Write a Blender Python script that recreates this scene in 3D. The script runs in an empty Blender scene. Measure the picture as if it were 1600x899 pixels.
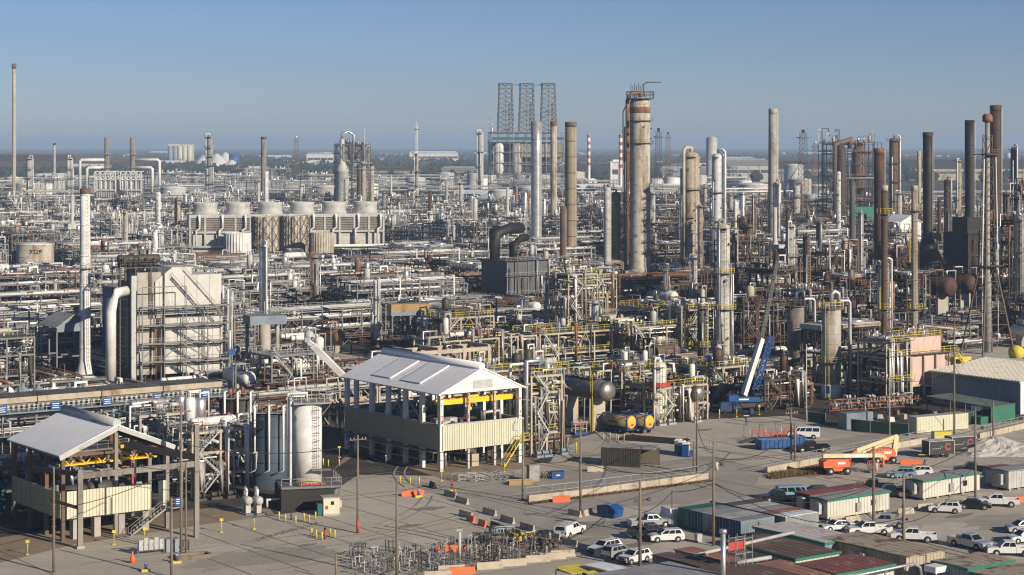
import bpy, math, random
from math import sin, cos, pi, radians, sqrt, atan2, hypot
from mathutils import Vector
SC = bpy.context.scene
COL = SC.collection
# ---------------------------------------------------------------- camera, sky, sun, exposure
H, F, HY = 52.0, 3050.0, 228.0          # drone height (m), focal length and horizon row (photo pixels)
cam = bpy.data.objects.new('camera', bpy.data.cameras.new('camera')); COL.objects.link(cam)
cam.location = (0, 0, H); cam.rotation_euler = (pi/2, 0, 0)
cam.data.sensor_width = 36; cam.data.lens = 36*F/1600
cam.data.shift_y = -(449.5-HY)/1600
cam.data.clip_start = 1; cam.data.clip_end = 300000
SC.camera = cam
SUN_AZ, SUN_EL = radians(-43), radians(22)     # direction to the sun: azimuth from +X, elevation
W = bpy.data.worlds.new('World'); SC.world = W; W.use_nodes = True
nt = W.node_tree
sky = nt.nodes.new('ShaderNodeTexSky'); sky.sky_type = 'NISHITA'; sky.sun_disc = False
sky.sun_elevation = SUN_EL; sky.sun_rotation = pi/2 - SUN_AZ
sky.altitude = 2500; sky.air_density = 0.95; sky.dust_density = 1.5; sky.ozone_density = 5.4
bgn = nt.nodes['Background']; tint = nt.nodes.new('ShaderNodeMix'); tint.data_type = 'RGBA'; tint.blend_type = 'MULTIPLY'; tint.inputs[0].default_value = 1; tint.inputs[7].default_value = (1.12, .965, .965, 1)   # greyer, dustier air
nt.links.new(sky.outputs[0], tint.inputs[6]); nt.links.new(tint.outputs[2], bgn.inputs[0]); bgn.inputs[1].default_value = 0.061
sl = bpy.data.lights.new('sun', 'SUN'); sl.energy = 4.8; sl.angle = radians(0.5); sl.color = (1, .88, .71)
so = bpy.data.objects.new('sun', sl); COL.objects.link(so)
so.rotation_euler = Vector((cos(SUN_AZ)*cos(SUN_EL), sin(SUN_AZ)*cos(SUN_EL), sin(SUN_EL))).to_track_quat('Z', 'Y').to_euler()
vs = SC.view_settings; vs.view_transform = 'Standard'; vs.look = 'None'; vs.exposure = 0.3; vs.gamma = 1; vs.use_curve_mapping = False
cy = SC.cycles; cy.max_bounces = 4; cy.diffuse_bounces = 2; cy.glossy_bounces = 2; cy.transmission_bounces = 2; cy.volume_bounces = 0
cy.transparent_max_bounces = 4; cy.use_denoising = True; cy.caustics_reflective = False; cy.caustics_refractive = False
SC.cycles.filter_width = 1.2

# ---------------------------------------------------------------- helpers
TH = radians(36)                        # the plant's own grid is turned by this angle
BV = Vector((cos(TH), sin(TH), 0)); AV = Vector((-sin(TH), cos(TH), 0))
def G(px, py, z=0.0):                   # point at height z seen at that place of the photograph
    Y = F*(H-z)/(py-HY); return Vector(((px-800)/F*Y, Y, z))
def GY(px, Y, z=0.0): return Vector(((px-800)/F*Y, Y, z))
def S(Y): return F/Y
def PXY(p): return 800+F*p[0]/p[1], HY+F*(H-p[2])/p[1]
def loc2w(o, rz, x, y, z=0): return Vector((o[0]+x*cos(rz)-y*sin(rz), o[1]+x*sin(rz)+y*cos(rz), o[2]+z))

class MB:
    """collects faces of one mesh; self.m is the running material slot"""
    def __init__(s): s.v = []; s.f = []; s.sm = []; s.mi = []; s.m = 0
    def add(s, vs_, fs, smooth=False):
        b = len(s.v); s.v += [tuple(p) for p in vs_]
        for q in fs: s.f.append([b+i for i in q]); s.sm.append(smooth); s.mi.append(s.m)
    def box(s, c, d, rz=0.0):
        x, y, z = d[0]/2, d[1]/2, d[2]/2; cr, sr = cos(rz), sin(rz)
        P = []
        for k in (-z, z):
            for (i, j) in ((-x, -y), (x, -y), (x, y), (-x, y)):
                P.append((c[0]+i*cr-j*sr, c[1]+i*sr+j*cr, c[2]+k))
        s.add(P, [(3, 2, 1, 0), (4, 5, 6, 7), (0, 1, 5, 4), (1, 2, 6, 5), (2, 3, 7, 6), (3, 0, 4, 7)])
    def b2(s, x0, x1, y0, y1, z0, z1): s.box(((x0+x1)/2, (y0+y1)/2, (z0+z1)/2), (abs(x1-x0), abs(y1-y0), abs(z1-z0)))
    def bar(s, p, q, w, h=None):
        p = Vector(p); q = Vector(q); h = h or w
        d = q-p
        if d.length < 1e-6: return
        d.normalize(); up = Vector((0, 0, 1)) if abs(d.z) < .95 else Vector((1, 0, 0))
        a = d.cross(up).normalized()*(w/2); b = a.cross(d).normalized()*(h/2)
        P = [p-a-b, p+a-b, p+a+b, p-a+b, q-a-b, q+a-b, q+a+b, q-a+b]
        s.add(P, [(0, 1, 2, 3), (7, 6, 5, 4), (4, 5, 1, 0), (5, 6, 2, 1), (6, 7, 3, 2), (7, 4, 0, 3)])
    def tube(s, pts, r, n=6, smooth=True):
        pts = [Vector(p) for p in pts]; k = len(pts); rings = []
        for i in range(k):
            a = (pts[i]-pts[i-1]).normalized() if i else None
            b = (pts[i+1]-pts[i]).normalized() if i < k-1 else None
            t = (a+b) if (a and b) else (a or b)
            if t.length < 1e-5: t = a
            t = t.normalized(); sc = 1.0
            if a and b: sc = min(1/max(t.dot(a), .35), 2)
            up = Vector((0, 0, 1)) if abs(t.z) < .8 else Vector((1, 0, 0))
            u = t.cross(up).normalized(); w = u.cross(t).normalized()
            rings.append((u, w, sc))
        P = []
        for i in range(k):
            u, w, sc = rings[i]
            if i and rings[i-1][0].dot(u) < -.5: u, w = -u, -w; rings[i] = (u, w, sc)
            for j in range(n):
                an = 2*pi*j/n+.3; P.append(pts[i]+u*cos(an)*r*sc+w*sin(an)*r*sc)
        fs = []
        for i in range(k-1):
            for j in range(n):
                fs.append((i*n+j, i*n+(j+1) % n, (i+1)*n+(j+1) % n, (i+1)*n+j))
        s.add(P, fs, smooth); b = len(s.v)-len(P)
        s.f.append([b+j for j in range(n)][::-1]); s.f.append([b+(k-1)*n+j for j in range(n)]); s.sm += [False]*2; s.mi += [s.m]*2
    def lathe(s, c, prof, n=14, cap=True, smooth=True, ax=None):
        """profile of (radius, height) turned about z, or about ax through c"""
        c = Vector(c)
        if ax is None: t, u, w = Vector((0, 0, 1)), Vector((1, 0, 0)), Vector((0, 1, 0))
        else:
            t = Vector(ax).normalized(); up = Vector((0, 0, 1)) if abs(t.z) < .9 else Vector((1, 0, 0))
            u = up.cross(t).normalized(); w = t.cross(u)
        P = []
        for r, z in prof:
            for j in range(n):
                a = 2*pi*j/n; P.append(c+t*z+u*(r*cos(a))+w*(r*sin(a)))
        fs = []
        for i in range(len(prof)-1):
            for j in range(n): fs.append((i*n+j, i*n+(j+1) % n, (i+1)*n+(j+1) % n, (i+1)*n+j))
        s.add(P, fs, smooth)
        if cap:
            b = len(s.v)-len(P); k = len(prof)
            s.f.append([b+j for j in range(n)][::-1]); s.f.append([b+(k-1)*n+j for j in range(n)]); s.sm += [False]*2; s.mi += [s.m]*2
    def cyl(s, c, r, h, n=14, r2=None): s.lathe(c, [(r, 0), (r if r2 is None else r2, h)], n)
    def drum(s, p, q, r, n=14, dome=.5):
        p = Vector(p); q = Vector(q); L = (q-p).length; d = r*dome
        s.lathe(p, [(.05*r, -d), (.5*r, -.87*d), (.85*r, -.5*d), (r, 0), (r, L), (.85*r, L+.5*d), (.5*r, L+.87*d), (.05*r, L+d)], n, True, True, q-p)
    def prism(s, poly, z0, z1):
        k = len(poly)
        s.add([(x, y, z0) for x, y in poly]+[(x, y, z1) for x, y in poly],
              [tuple(range(k))[::-1], tuple(range(k, 2*k))]+[(i, (i+1) % k, k+(i+1) % k, k+i) for i in range(k)])
    def xprism(s, poly, y0, y1):            # polygon in x,z pulled along y
        k = len(poly)
        s.add([(x, y0, z) for x, z in poly]+[(x, y1, z) for x, z in poly],
              [tuple(range(k)), tuple(range(k, 2*k))[::-1]]+[((i+1) % k, i, k+i, k+(i+1) % k) for i in range(k)])
    def quad(s, a, b, c, d): s.add([a, b, c, d], [(0, 1, 2, 3)])
    def slab(s, a, b, c, d, t):             # a quad with thickness t below it
        n = (Vector(b)-Vector(a)).cross(Vector(d)-Vector(a)).normalized()
        if n.z < 0: a, b, c, d = a, d, c, b; n = -n
        lo = [Vector(p)-n*t for p in (a, b, c, d)]
        s.add([a, b, c, d]+lo, [(0, 1, 2, 3), (7, 6, 5, 4), (4, 5, 1, 0), (5, 6, 2, 1), (6, 7, 3, 2), (7, 4, 0, 3)])
    def rail(s, pts, h=1.1, w=.05, step=2.0, mid=True, close=False):
        pts = [Vector(p) for p in pts]
        if close: pts = pts+[pts[0]]
        for a, b in zip(pts, pts[1:]):
            L = (b-a).length; k = max(1, int(L/step+.5))
            up = Vector((0, 0, h))
            s.bar(a+up, b+up, w); 
            if mid: s.bar(a+up*.55, b+up*.55, w*.8)
            for i in range(k): p = a+(b-a)*(i/k); s.bar(p, p+up, w)
        s.bar(pts[-1], pts[-1]+Vector((0, 0, h)), w)
    def ladder(s, x, y, z0, z1, w=.5, ax=(1, 0), step=.6):
        ax = Vector((ax[0], ax[1], 0)).normalized()*(w/2); p = Vector((x, y, 0))
        for k in (-1, 1): s.bar(p+ax*k+Vector((0, 0, z0)), p+ax*k+Vector((0, 0, z1)), .06)
        z = z0+.3
        while z < z1: s.bar(p-ax+Vector((0, 0, z)), p+ax+Vector((0, 0, z)), .045); z += step
    def merge(s, o):
        b = len(s.v); s.v += o.v; s.f += [[b+i for i in q] for q in o.f]; s.sm += o.sm; s.mi += [s.m]*len(o.f)
    def obj(s, name, mats, parent=None, loc=None, rz=0):
        me = bpy.data.meshes.new(name); me.from_pydata(s.v, [], s.f)
        if not isinstance(mats, (list, tuple)): mats = [mats]
        for m in mats: me.materials.append(m)
        me.polygons.foreach_set('use_smooth', s.sm)
        if len(mats) > 1: me.polygons.foreach_set('material_index', s.mi)
        me.update()
        o = bpy.data.objects.new(name, me); COL.objects.link(o)
        if parent: o.parent = parent
        if loc is not None: o.location = loc
        o.rotation_euler = (0, 0, rz)
        return o

def tag(o, label, cat, group=None):
    o['label'] = label; o['category'] = cat
    if group: o['group'] = group
    return o
def thing(name, label, cat, loc=(0, 0, 0), rz=0.0, group=None):
    o = bpy.data.objects.new(name, None); COL.objects.link(o); o.empty_display_size = .3
    o.location = loc; o.rotation_euler = (0, 0, rz)
    return tag(o, label, cat, group)
def struct(o): o['kind'] = 'structure'; return o
KIDS = {}
def kids(o):
    if o.name not in KIDS: KIDS[o.name] = list(o.children)
    return KIDS[o.name]
def dup(root, loc, rz, label, group=None):
    r = root.copy(); COL.objects.link(r); r.location = loc; r.rotation_euler = (0, 0, rz); r['label'] = label
    if group: r['group'] = group
    for ch in kids(root):
        c = ch.copy(); COL.objects.link(c); c.parent = r
        for g in kids(ch):
            d = g.copy(); COL.objects.link(d); d.parent = c
    return r
EXC = []                                # discs the filling must keep clear: x, y, r
LM = []                                 # things that other labels refer to: px, py, Y, phrase
def keep(p, r): EXC.append((p[0], p[1], r))
def mark(p, phrase): a, b = PXY(p); LM.append((a, b, p[1], phrase))

# ---------------------------------------------------------------- materials
def mat(name, c, rough=.6, metal=0.0, var=.22, scale=.35, c2=None, amt=.0, s2=.25, streak=0, bump=0, spec=.4):
    """one colour broken up by world-space noise; c2 = rust, dirt or wear over the share amt"""
    m = bpy.data.materials.new(name); m.use_nodes = True; t = m.node_tree; N = t.nodes; L = t.links
    bs = N['Principled BSDF']; bs.inputs['Roughness'].default_value = rough; bs.inputs['Metallic'].default_value = metal
    bs.inputs['Specular IOR Level'].default_value = spec
    geo = N.new('ShaderNodeNewGeometry')
    no = N.new('ShaderNodeTexNoise'); no.inputs['Scale'].default_value = scale; no.inputs['Detail'].default_value = 5; no.inputs['Roughness'].default_value = .65
    L.new(geo.outputs['Position'], no.inputs['Vector'])
    r = N.new('ShaderNodeMapRange'); r.inputs[1].default_value = .3; r.inputs[2].default_value = .7
    L.new(no.outputs[0], r.inputs[0])
    mx = N.new('ShaderNodeMix'); mx.data_type = 'RGBA'
    lo = [x*(1-var) for x in c]; hi = [min(1, x*(1+var*.7)) for x in c]
    mx.inputs[6].default_value = (*lo, 1); mx.inputs[7].default_value = (*hi, 1)
    L.new(r.outputs[0], mx.inputs[0]); out = mx.outputs[2]
    if c2:
        vec = geo.outputs['Position']
        if streak:
            mp = N.new('ShaderNodeMapping'); mp.inputs['Scale'].default_value = (1, 1, 1.0/streak); L.new(vec, mp.inputs[0]); vec = mp.outputs[0]
        n2 = N.new('ShaderNodeTexNoise'); n2.inputs['Scale'].default_value = s2; n2.inputs['Detail'].default_value = 7; n2.inputs['Roughness'].default_value = .7
        L.new(vec, n2.inputs['Vector'])
        r2 = N.new('ShaderNodeMapRange'); k = .5+(.5-amt)*.45
        r2.inputs[1].default_value = k-.05; r2.inputs[2].default_value = k+.07
        L.new(n2.outputs[0], r2.inputs[0])
        m2 = N.new('ShaderNodeMix'); m2.data_type = 'RGBA'; L.new(r2.outputs[0], m2.inputs[0]); L.new(out, m2.inputs[6]); m2.inputs[7].default_value = (*c2, 1)
        out = m2.outputs[2]
    L.new(out, bs.inputs['Base Color'])
    if bump:
        bp = N.new('ShaderNodeBump'); bp.inputs['Strength'].default_value = bump; bp.inputs['Distance'].default_value = .05
        n3 = N.new('ShaderNodeTexNoise'); n3.inputs['Scale'].default_value = 4; n3.inputs['Detail'].default_value = 4; L.new(geo.outputs['Position'], n3.inputs['Vector'])
        L.new(n3.outputs[0], bp.inputs['Height']); L.new(bp.outputs[0], bs.inputs['Normal'])
    return m
RUST = (.16, .07, .03)
M = dict(
    white=mat('white_paint', (.72, .71, .68), .5, c2=(.42, .38, .33), amt=.22, s2=.5, streak=4),
    pwhite=mat('white_pipe', (.7, .7, .69), .45, c2=(.42, .39, .36), amt=.2, s2=.4),
    galv=mat('galvanised', (.46, .47, .48), .42, .55, c2=(.25, .22, .2), amt=.25, s2=.5),
    alu=mat('aluminium_cladding', (.6, .6, .59), .38, .7, var=.3, scale=.8, c2=(.3, .28, .26), amt=.2, s2=.4, streak=3),
    grey=mat('grey_paint', (.3, .3, .29), .6, c2=(.15, .12, .1), amt=.3, s2=.4),
    lgrey=mat('light_grey_paint', (.45, .45, .43), .6, c2=(.25, .2, .16), amt=.25, s2=.4),
    steel=mat('grey_steel', (.19, .19, .187), .6, .2, c2=(.1, .075, .055), amt=.3, s2=.5),
    dsteel=mat('dark_steel', (.07, .067, .062), .6, .2, c2=(.1, .055, .03), amt=.35, s2=.4),
    black=mat('black_metal', (.022, .02, .02), .6, c2=(.05, .03, .02), amt=.3),
    brown=mat('brown_steel', (.13, .095, .07), .7, c2=RUST, amt=.4, s2=.4),
    rust=mat('rusty_metal', (.2, .1, .055), .75, c2=(.34, .2, .11), amt=.35, s2=.5),
    drust=mat('dark_rust', (.065, .036, .028), .75, c2=(.12, .05, .03), amt=.35, s2=.3),
    tan=mat('tan_insulation', (.42, .36, .27), .7, c2=(.22, .14, .08), amt=.3, s2=.25, streak=4),
    beige=mat('beige_insulation', (.47, .43, .35), .65, c2=(.24, .17, .11), amt=.36, s2=.2, streak=5),
    olive=mat('stained_olive_tan', (.3, .24, .155), .7, c2=(.15, .1, .06), amt=.4, s2=.12, streak=4),
    darkbox=mat('sooty_cladding', (.11, .12, .13), .65, c2=(.06, .05, .045), amt=.35, s2=.2, streak=4),
    ochre=mat('ochre_insulation', (.36, .24, .11), .7, c2=(.2, .11, .05), amt=.35, s2=.3, streak=4),
    conc=mat('concrete', (.4, .37, .32), .85, c2=(.22, .19, .16), amt=.32, s2=.25, streak=3, bump=.2),
    dconc=mat('dirty_concrete', (.25, .23, .2), .85, c2=(.11, .1, .09), amt=.35, s2=.25, streak=4),
    yellow=mat('yellow_paint', (.62, .5, .07), .55, c2=(.4, .27, .06), amt=.2, s2=.8),
    crane_y=mat('hoist_yellow', (.85, .52, .02), .5, var=.1),
    blue=mat('blue_paint', (.014, .075, .25), .5, c2=(.03, .06, .14), amt=.2),
    dblue=mat('dark_blue_paint', (.02, .045, .13), .5),
    teal=mat('dark_teal_paint', (.02, .1, .1), .55),
    slate=mat('slate_blue_metal', (.25, .3, .35), .6, var=.1, c2=(.14, .16, .18), amt=.2),
    bluegrey=mat('blue_grey_paint', (.2, .245, .29), .55, c2=(.12, .15, .19), amt=.25),
    green=mat('green_trim', (.02, .18, .115), .55, var=.12),
    dgreen=mat('dark_green_screen', (.015, .055, .04), .8),
    orange=mat('orange_paint', (.68, .15, .045), .55, var=.15, c2=(.4, .12, .05), amt=.15, s2=1.2),
    red=mat('red_paint', (.42, .06, .045), .55, c2=(.2, .04, .03), amt=.2),
    cream=mat('cream_panel', (.58, .56, .43), .6, var=.08, c2=(.42, .37, .26), amt=.22, s2=.35, streak=6),
    tanpanel=mat('tan_panel', (.48, .44, .29), .6, var=.08, c2=(.34, .29, .18), amt=.2, s2=.35, streak=6),
    roofw=mat('white_roof_sheet', (.82, .82, .82), .42, .05, var=.05, c2=(.62, .61, .58), amt=.2, s2=.2),
    sheet=mat('ribbed_white_sheet', (.55, .53, .46), .6, var=.08, c2=(.42, .38, .3), amt=.25, s2=.3, streak=5),
    pink=mat('pale_pink_cladding', (.6, .43, .37), .7, var=.1, c2=(.42, .27, .22), amt=.25, s2=.25, streak=4),
    glass=mat('dark_glass', (.012, .015, .018), .08, var=.1, spec=.6),
    rubber=mat('tyre_rubber', (.02, .02, .02), .85),
    wood=mat('weathered_pole', (.2, .165, .125), .9, c2=(.1, .08, .06), amt=.35, s2=.8, streak=6),
    fire=mat('fireproofing', (.45, .39, .3), .85, c2=(.24, .19, .14), amt=.3, s2=.3),
    dirt=mat('pit_gravel', (.42, .4, .37), .95, scale=1.2, bump=.6),
)
# ---------------------------------------------------------------- the setting: ground, yard surfaces, sky air
def ground_mat(name, c, c2, c3, sc=.02, crack=0, rough=.92):
    m = bpy.data.materials.new(name); m.use_nodes = True; t = m.node_tree; N = t.nodes; L = t.links
    bs = N['Principled BSDF']; bs.inputs['Roughness'].default_value = rough; bs.inputs['Specular IOR Level'].default_value = .25
    geo = N.new('ShaderNodeNewGeometry'); P = geo.outputs['Position']
    def noise(s, d=6, r=.6):
        n = N.new('ShaderNodeTexNoise'); n.inputs['Scale'].default_value = s; n.inputs['Detail'].default_value = d; n.inputs['Roughness'].default_value = r
        L.new(P, n.inputs['Vector']); return n.outputs[0]
    def rng(x, a, b):
        r = N.new('ShaderNodeMapRange'); r.inputs[1].default_value = a; r.inputs[2].default_value = b; L.new(x, r.inputs[0]); return r.outputs[0]
    def mix(f, a, b, col=None):
        x = N.new('ShaderNodeMix'); x.data_type = 'RGBA'; L.new(f, x.inputs[0])
        for s_, k in ((a, 6), (b, 7)):
            if isinstance(s_, tuple): x.inputs[k].default_value = (*s_, 1)
            else: L.new(s_, x.inputs[k])
        return x.outputs[2]
    o = mix(rng(noise(sc), .38, .62), c, c2)
    o = mix(rng(noise(sc*5.3, 8, .7), .52, .68), o, c3)
    d = tuple(x*.55 for x in c2)
    st = N.new('ShaderNodeMath'); st.operation = 'MULTIPLY'; L.new(rng(noise(.35, 8, .75), .57, .72), st.inputs[0]); st.inputs[1].default_value = .55
    o = mix(st.outputs[0], o, d)
    # tyre-worn streaks along the plant grid
    mp = N.new('ShaderNodeMapping'); mp.inputs['Rotation'].default_value = (0, 0, -.25); mp.inputs['Scale'].default_value = (.05, 1.1, 1); L.new(P, mp.inputs[0])
    n = N.new('ShaderNodeTexNoise'); n.inputs['Scale'].default_value = .8; n.inputs['Detail'].default_value = 5; L.new(mp.outputs[0], n.inputs['Vector'])
    s2 = N.new('ShaderNodeMath'); s2.operation = 'MULTIPLY'; L.new(rng(n.outputs[0], .5, .75), s2.inputs[0]); s2.inputs[1].default_value = .35
    o = mix(s2.outputs[0], o, tuple(x*.62 for x in c))
    fine = mix(rng(noise(3.0, 4, .8), .35, .65), tuple(x*.84 for x in (1, 1, 1)), (1.1, 1.1, 1.1))
    mu = N.new('ShaderNodeMix'); mu.data_type = 'RGBA'; mu.blend_type = 'MULTIPLY'; mu.inputs[0].default_value = 1
    L.new(o, mu.inputs[6]); L.new(fine, mu.inputs[7]); o = mu.outputs[2]
    if crack:
        vo = N.new('ShaderNodeTexVoronoi'); vo.feature = 'DISTANCE_TO_EDGE'; vo.inputs['Scale'].default_value = crack; L.new(P, vo.inputs['Vector'])
        o = mix(rng(vo.outputs[0], 0.0, .012), tuple(x*.6 for x in c2), o)
    L.new(o, bs.inputs['Base Color'])
    bp = N.new('ShaderNodeBump'); bp.inputs['Strength'].default_value = .35; bp.inputs['Distance'].default_value = .08
    L.new(noise(1.5, 6, .7), bp.inputs['Height']); L.new(bp.outputs[0], bs.inputs['Normal'])
    return m
GM = dict(land=ground_mat('far_land', (.085, .085, .05), (.13, .11, .07), (.05, .065, .035), .0012),
          plant=ground_mat('plant_soil', (.075, .066, .055), (.045, .04, .034), (.12, .105, .09), .03),
          yard=ground_mat('pale_yard', (.46, .42, .355), (.385, .35, .295), (.52, .48, .42), .02),
          road=ground_mat('worn_asphalt', (.36, .335, .295), (.29, .27, .24), (.42, .39, .345), .03),
          earth=ground_mat('brown_earth', (.3, .235, .16), (.23, .18, .125), (.36, .3, .22), .06))
def sheet(name, poly, z, m):
    b = MB(); b.add([(x, y, z) for x, y in poly], [tuple(range(len(poly)))]); return struct(b.obj(name, m))
R = 130000
sheet('ground', [(-R, -3000), (R, -3000), (R, R), (-R, R)], -.012, GM['land'])
def gp(*pts): return [tuple(G(x, y)[:2]) for x, y in pts]
sheet('plant_ground', [(-200, 200), (-1100, 2600), (1100, 2600), (200, 200)], -.008, GM['plant'])
sheet('yard_pavement', gp((-300, 1000), (-300, 868), (0, 862), (110, 846), (330, 815), (470, 800), (560, 742), (690, 744), (860, 722), (880, 690), (960, 670), (1110, 655), (1230, 650), (1290, 665), (1400, 676), (1650, 650), (2000, 640), (2000, 1000)), -.004, GM['yard'])
sheet('access_road', gp((640, 757), (760, 745), (870, 737), (1120, 712), (1190, 735), (1180, 760), (1030, 800), (930, 850), (880, 872), (840, 845), (740, 795)), 0.0, GM['road'])
for i, q in enumerate((((0, 880), (110, 852), (330, 818), (430, 806), (420, 792), (300, 795), (0, 840)),
                       ((520, 735), (565, 705), (700, 752), (815, 733), (860, 706), (905, 690), (860, 670), (560, 690)),
                       ((820, 790), (905, 779), (1010, 766), (1110, 752), (1108, 746), (1010, 756), (905, 769), (822, 781)),
                       ((1195, 742), (1270, 746), (1300, 738), (1370, 715), (1360, 706), (1280, 718)))):
    sheet('earth_strip', gp(*q), .004 if i != 1 else .0022, GM['earth'])
rp_ = random.Random(15)
GM['joint'] = ground_mat('joint_dirt', (.2, .18, .155), (.24, .22, .19), (.28, .26, .22), .3); GM['track'] = ground_mat('tyre_dust', (.36, .33, .285), (.3, .275, .24), (.42, .39, .34), .2); GM['patch'] = ground_mat('dark_patch', (.35, .325, .285), (.3, .28, .245), (.39, .36, .32), .05); GM['patch2'] = ground_mat('pale_patch', (.5, .465, .4), (.44, .4, .35), (.55, .52, .46), .05); GM['stain'] = ground_mat('oil_stain', (.2, .18, .155), (.24, .215, .185), (.28, .255, .22), .3)
for i, (px, py, w, d, k) in enumerate(((600, 800, 26, 9, 'patch2'), (420, 870, 22, 10, 'patch'), (1050, 690, 26, 12, 'patch2'), (1180, 770, 20, 9, 'patch'), (980, 800, 22, 8, 'patch2'), (1330, 690, 24, 9, 'patch'), (1470, 830, 18, 9, 'patch2'), (1560, 815, 14, 8, 'patch'), (760, 770, 18, 5, 'patch'), (330, 860, 12, 7, 'patch2'), (1130, 740, 9, 5, 'patch'), (1410, 740, 16, 7, 'patch2'),
                                       (668, 795, 6, 3, 'stain'), (318, 866, 3, 2, 'stain'), (640, 822, 4, 2, 'stain'), (900, 845, 5, 2, 'stain'), (1000, 850, 8, 2.5, 'stain'), (1500, 806, 7, 2, 'stain'), (1380, 842, 6, 2, 'stain'), (1100, 672, 4, 2, 'stain'), (560, 850, 3, 1.6, 'stain'), (1220, 792, 5, 2, 'stain'), (720, 742, 5, 2, 'stain'), (480, 852, 3, 1.2, 'stain'))):
    c = G(px, py); n = 22; pts = []
    for j in range(n):
        a = 2*pi*j/n; e = (abs(cos(a))**4+abs(sin(a))**4)**-.25 if k != 'stain' else 1.0; q = rp_.uniform(.62, 1.1)*(e if i % 2 else 1); x, y = cos(a)*w/2*q, sin(a)*d/2*q; pts.append((c.x+x*cos(TH)-y*sin(TH), c.y+x*sin(TH)+y*cos(TH)))
    sheet('ground_patch', pts, .008+.0012*i, GM[k])
b = MB()
for i in range(34):                     # sawn joints of the yard slabs
    a = G(560, 880)+AV*rp_.uniform(-2, 2)+BV*(i*6.5-40)
    if rp_.random() < .7: q = a+AV*rp_.uniform(20, 70); b.slab((a.x, a.y, .0405), (a.x+.13, a.y, .0405), (q.x+.13, q.y, .0405), (q.x, q.y, .0405), .001)
    a = G(560, 900)+AV*(i*4.2-8)+BV*rp_.uniform(-30, 40)
    if i < 26 and rp_.random() < .6: q = a+BV*rp_.uniform(20, 60); b.slab((a.x, a.y, .0445), (a.x, a.y+.13, .0445), (q.x, q.y+.13, .0445), (q.x, q.y, .0445), .001)
struct(b.obj('pavement_joints', GM['joint']))
b = MB()
for i in range(26):                     # tyre tracks curving over the yard
    c = G(rp_.uniform(380, 1580), rp_.uniform(700, 870)); a0 = TH+rp_.choice((0, pi/2, pi))+rp_.uniform(-.5, .5); cu = rp_.uniform(-.05, .05); n = rp_.randint(8, 18); z = .055+.0015*i
    for off in (-.85, .85):
        p, a = Vector((c.x-sin(a0)*off, c.y+cos(a0)*off, z)), a0
        for k in range(n):
            q = p+Vector((cos(a), sin(a), 0))*1.8; u = Vector((-sin(a), cos(a), 0))*.13; a2 = a+cu; u2 = Vector((-sin(a2), cos(a2), 0))*.13; b.quad(p-u, q-u2, q+u2, p+u); p, a = q, a2
struct(b.obj('tyre_tracks', GM['track']))
sheet('gravel_lot', gp((1474, 602), (1474, 552), (1520, 532), (1680, 528), (1700, 610)), -.0031, GM['patch2']); sheet('alley_pavement', gp((470, 585), (470, 548), (545, 545), (600, 560), (590, 590)), -.0031, GM['patch2'])
# the far haze: one closed box of even thin air
hz = MB(); hz.b2(-R*.97, R*.97, -900, R*.97, -1.6, 128)
hm = bpy.data.materials.new('thin_haze'); hm.use_nodes = True
hn = hm.node_tree; hn.nodes.remove(hn.nodes['Principled BSDF'])
pv = hn.nodes.new('ShaderNodeVolumePrincipled'); pv.inputs['Color'].default_value = (.56, .75, 1, 1); pv.inputs['Density'].default_value = .00012; pv.inputs['Anisotropy'].default_value = 0.0
hn.links.new(pv.outputs[0], hn.nodes['Material Output'].inputs['Volume'])
ho = hz.obj('haze', hm); ho['kind'] = 'stuff'; ho['label'] = 'thin blue air over the plant and the plain'
# ---------------------------------------------------------------- part builder and plant generators
class PB:
    def __init__(s): s.p = []
    def part(s, name, m, parent=None):
        b = MB(); s.p.append((name, b, m, parent)); return b
    def into(s, root):
        done = {}
        for name, b, m, par in s.p:
            if not b.f: continue
            done[id(b)] = b.obj(name, M[m], done.get(id(par), root) if par is not None else root)
        return root
    def flat(s, name):
        big = MB(); ms = []
        for _, b, m, _p in s.p:
            if m not in ms: ms.append(m)
            big.m = ms.index(m); big.merge(b)
        return big.obj(name, [M[k] for k in ms])
def make(pb, name, label, cat, loc=(0, 0, 0), rz=0.0, group=None):
    return pb.into(thing(name, label, cat, loc, rz, group))

PAL = dict(
    light=dict(frame='steel', pipes=['pwhite', 'pwhite', 'pwhite', 'galv', 'alu', 'lgrey', 'pwhite', 'grey', 'galv', 'lgrey', 'rust'], rail='galv', deck='grey', vessel=['alu', 'white', 'lgrey'], acc='bluegrey'),
    mid=dict(frame='steel', pipes=['galv', 'pwhite', 'grey', 'dsteel', 'brown', 'alu', 'rust'], rail='steel', deck='dsteel', vessel=['alu', 'beige', 'grey', 'rust'], acc='white'),
    dark=dict(frame='dsteel', pipes=['brown', 'grey', 'dsteel', 'drust', 'galv', 'rust', 'pwhite', 'dsteel', 'galv'], rail='brown', deck='drust', vessel=['tan', 'brown', 'drust', 'alu'], acc='ochre'),
    yel=dict(frame='fire', pipes=['galv', 'pwhite', 'alu', 'beige', 'rust', 'grey', 'dsteel'], rail='yellow', deck='steel', vessel=['alu', 'lgrey', 'white', 'dsteel'], acc='red'))

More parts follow.
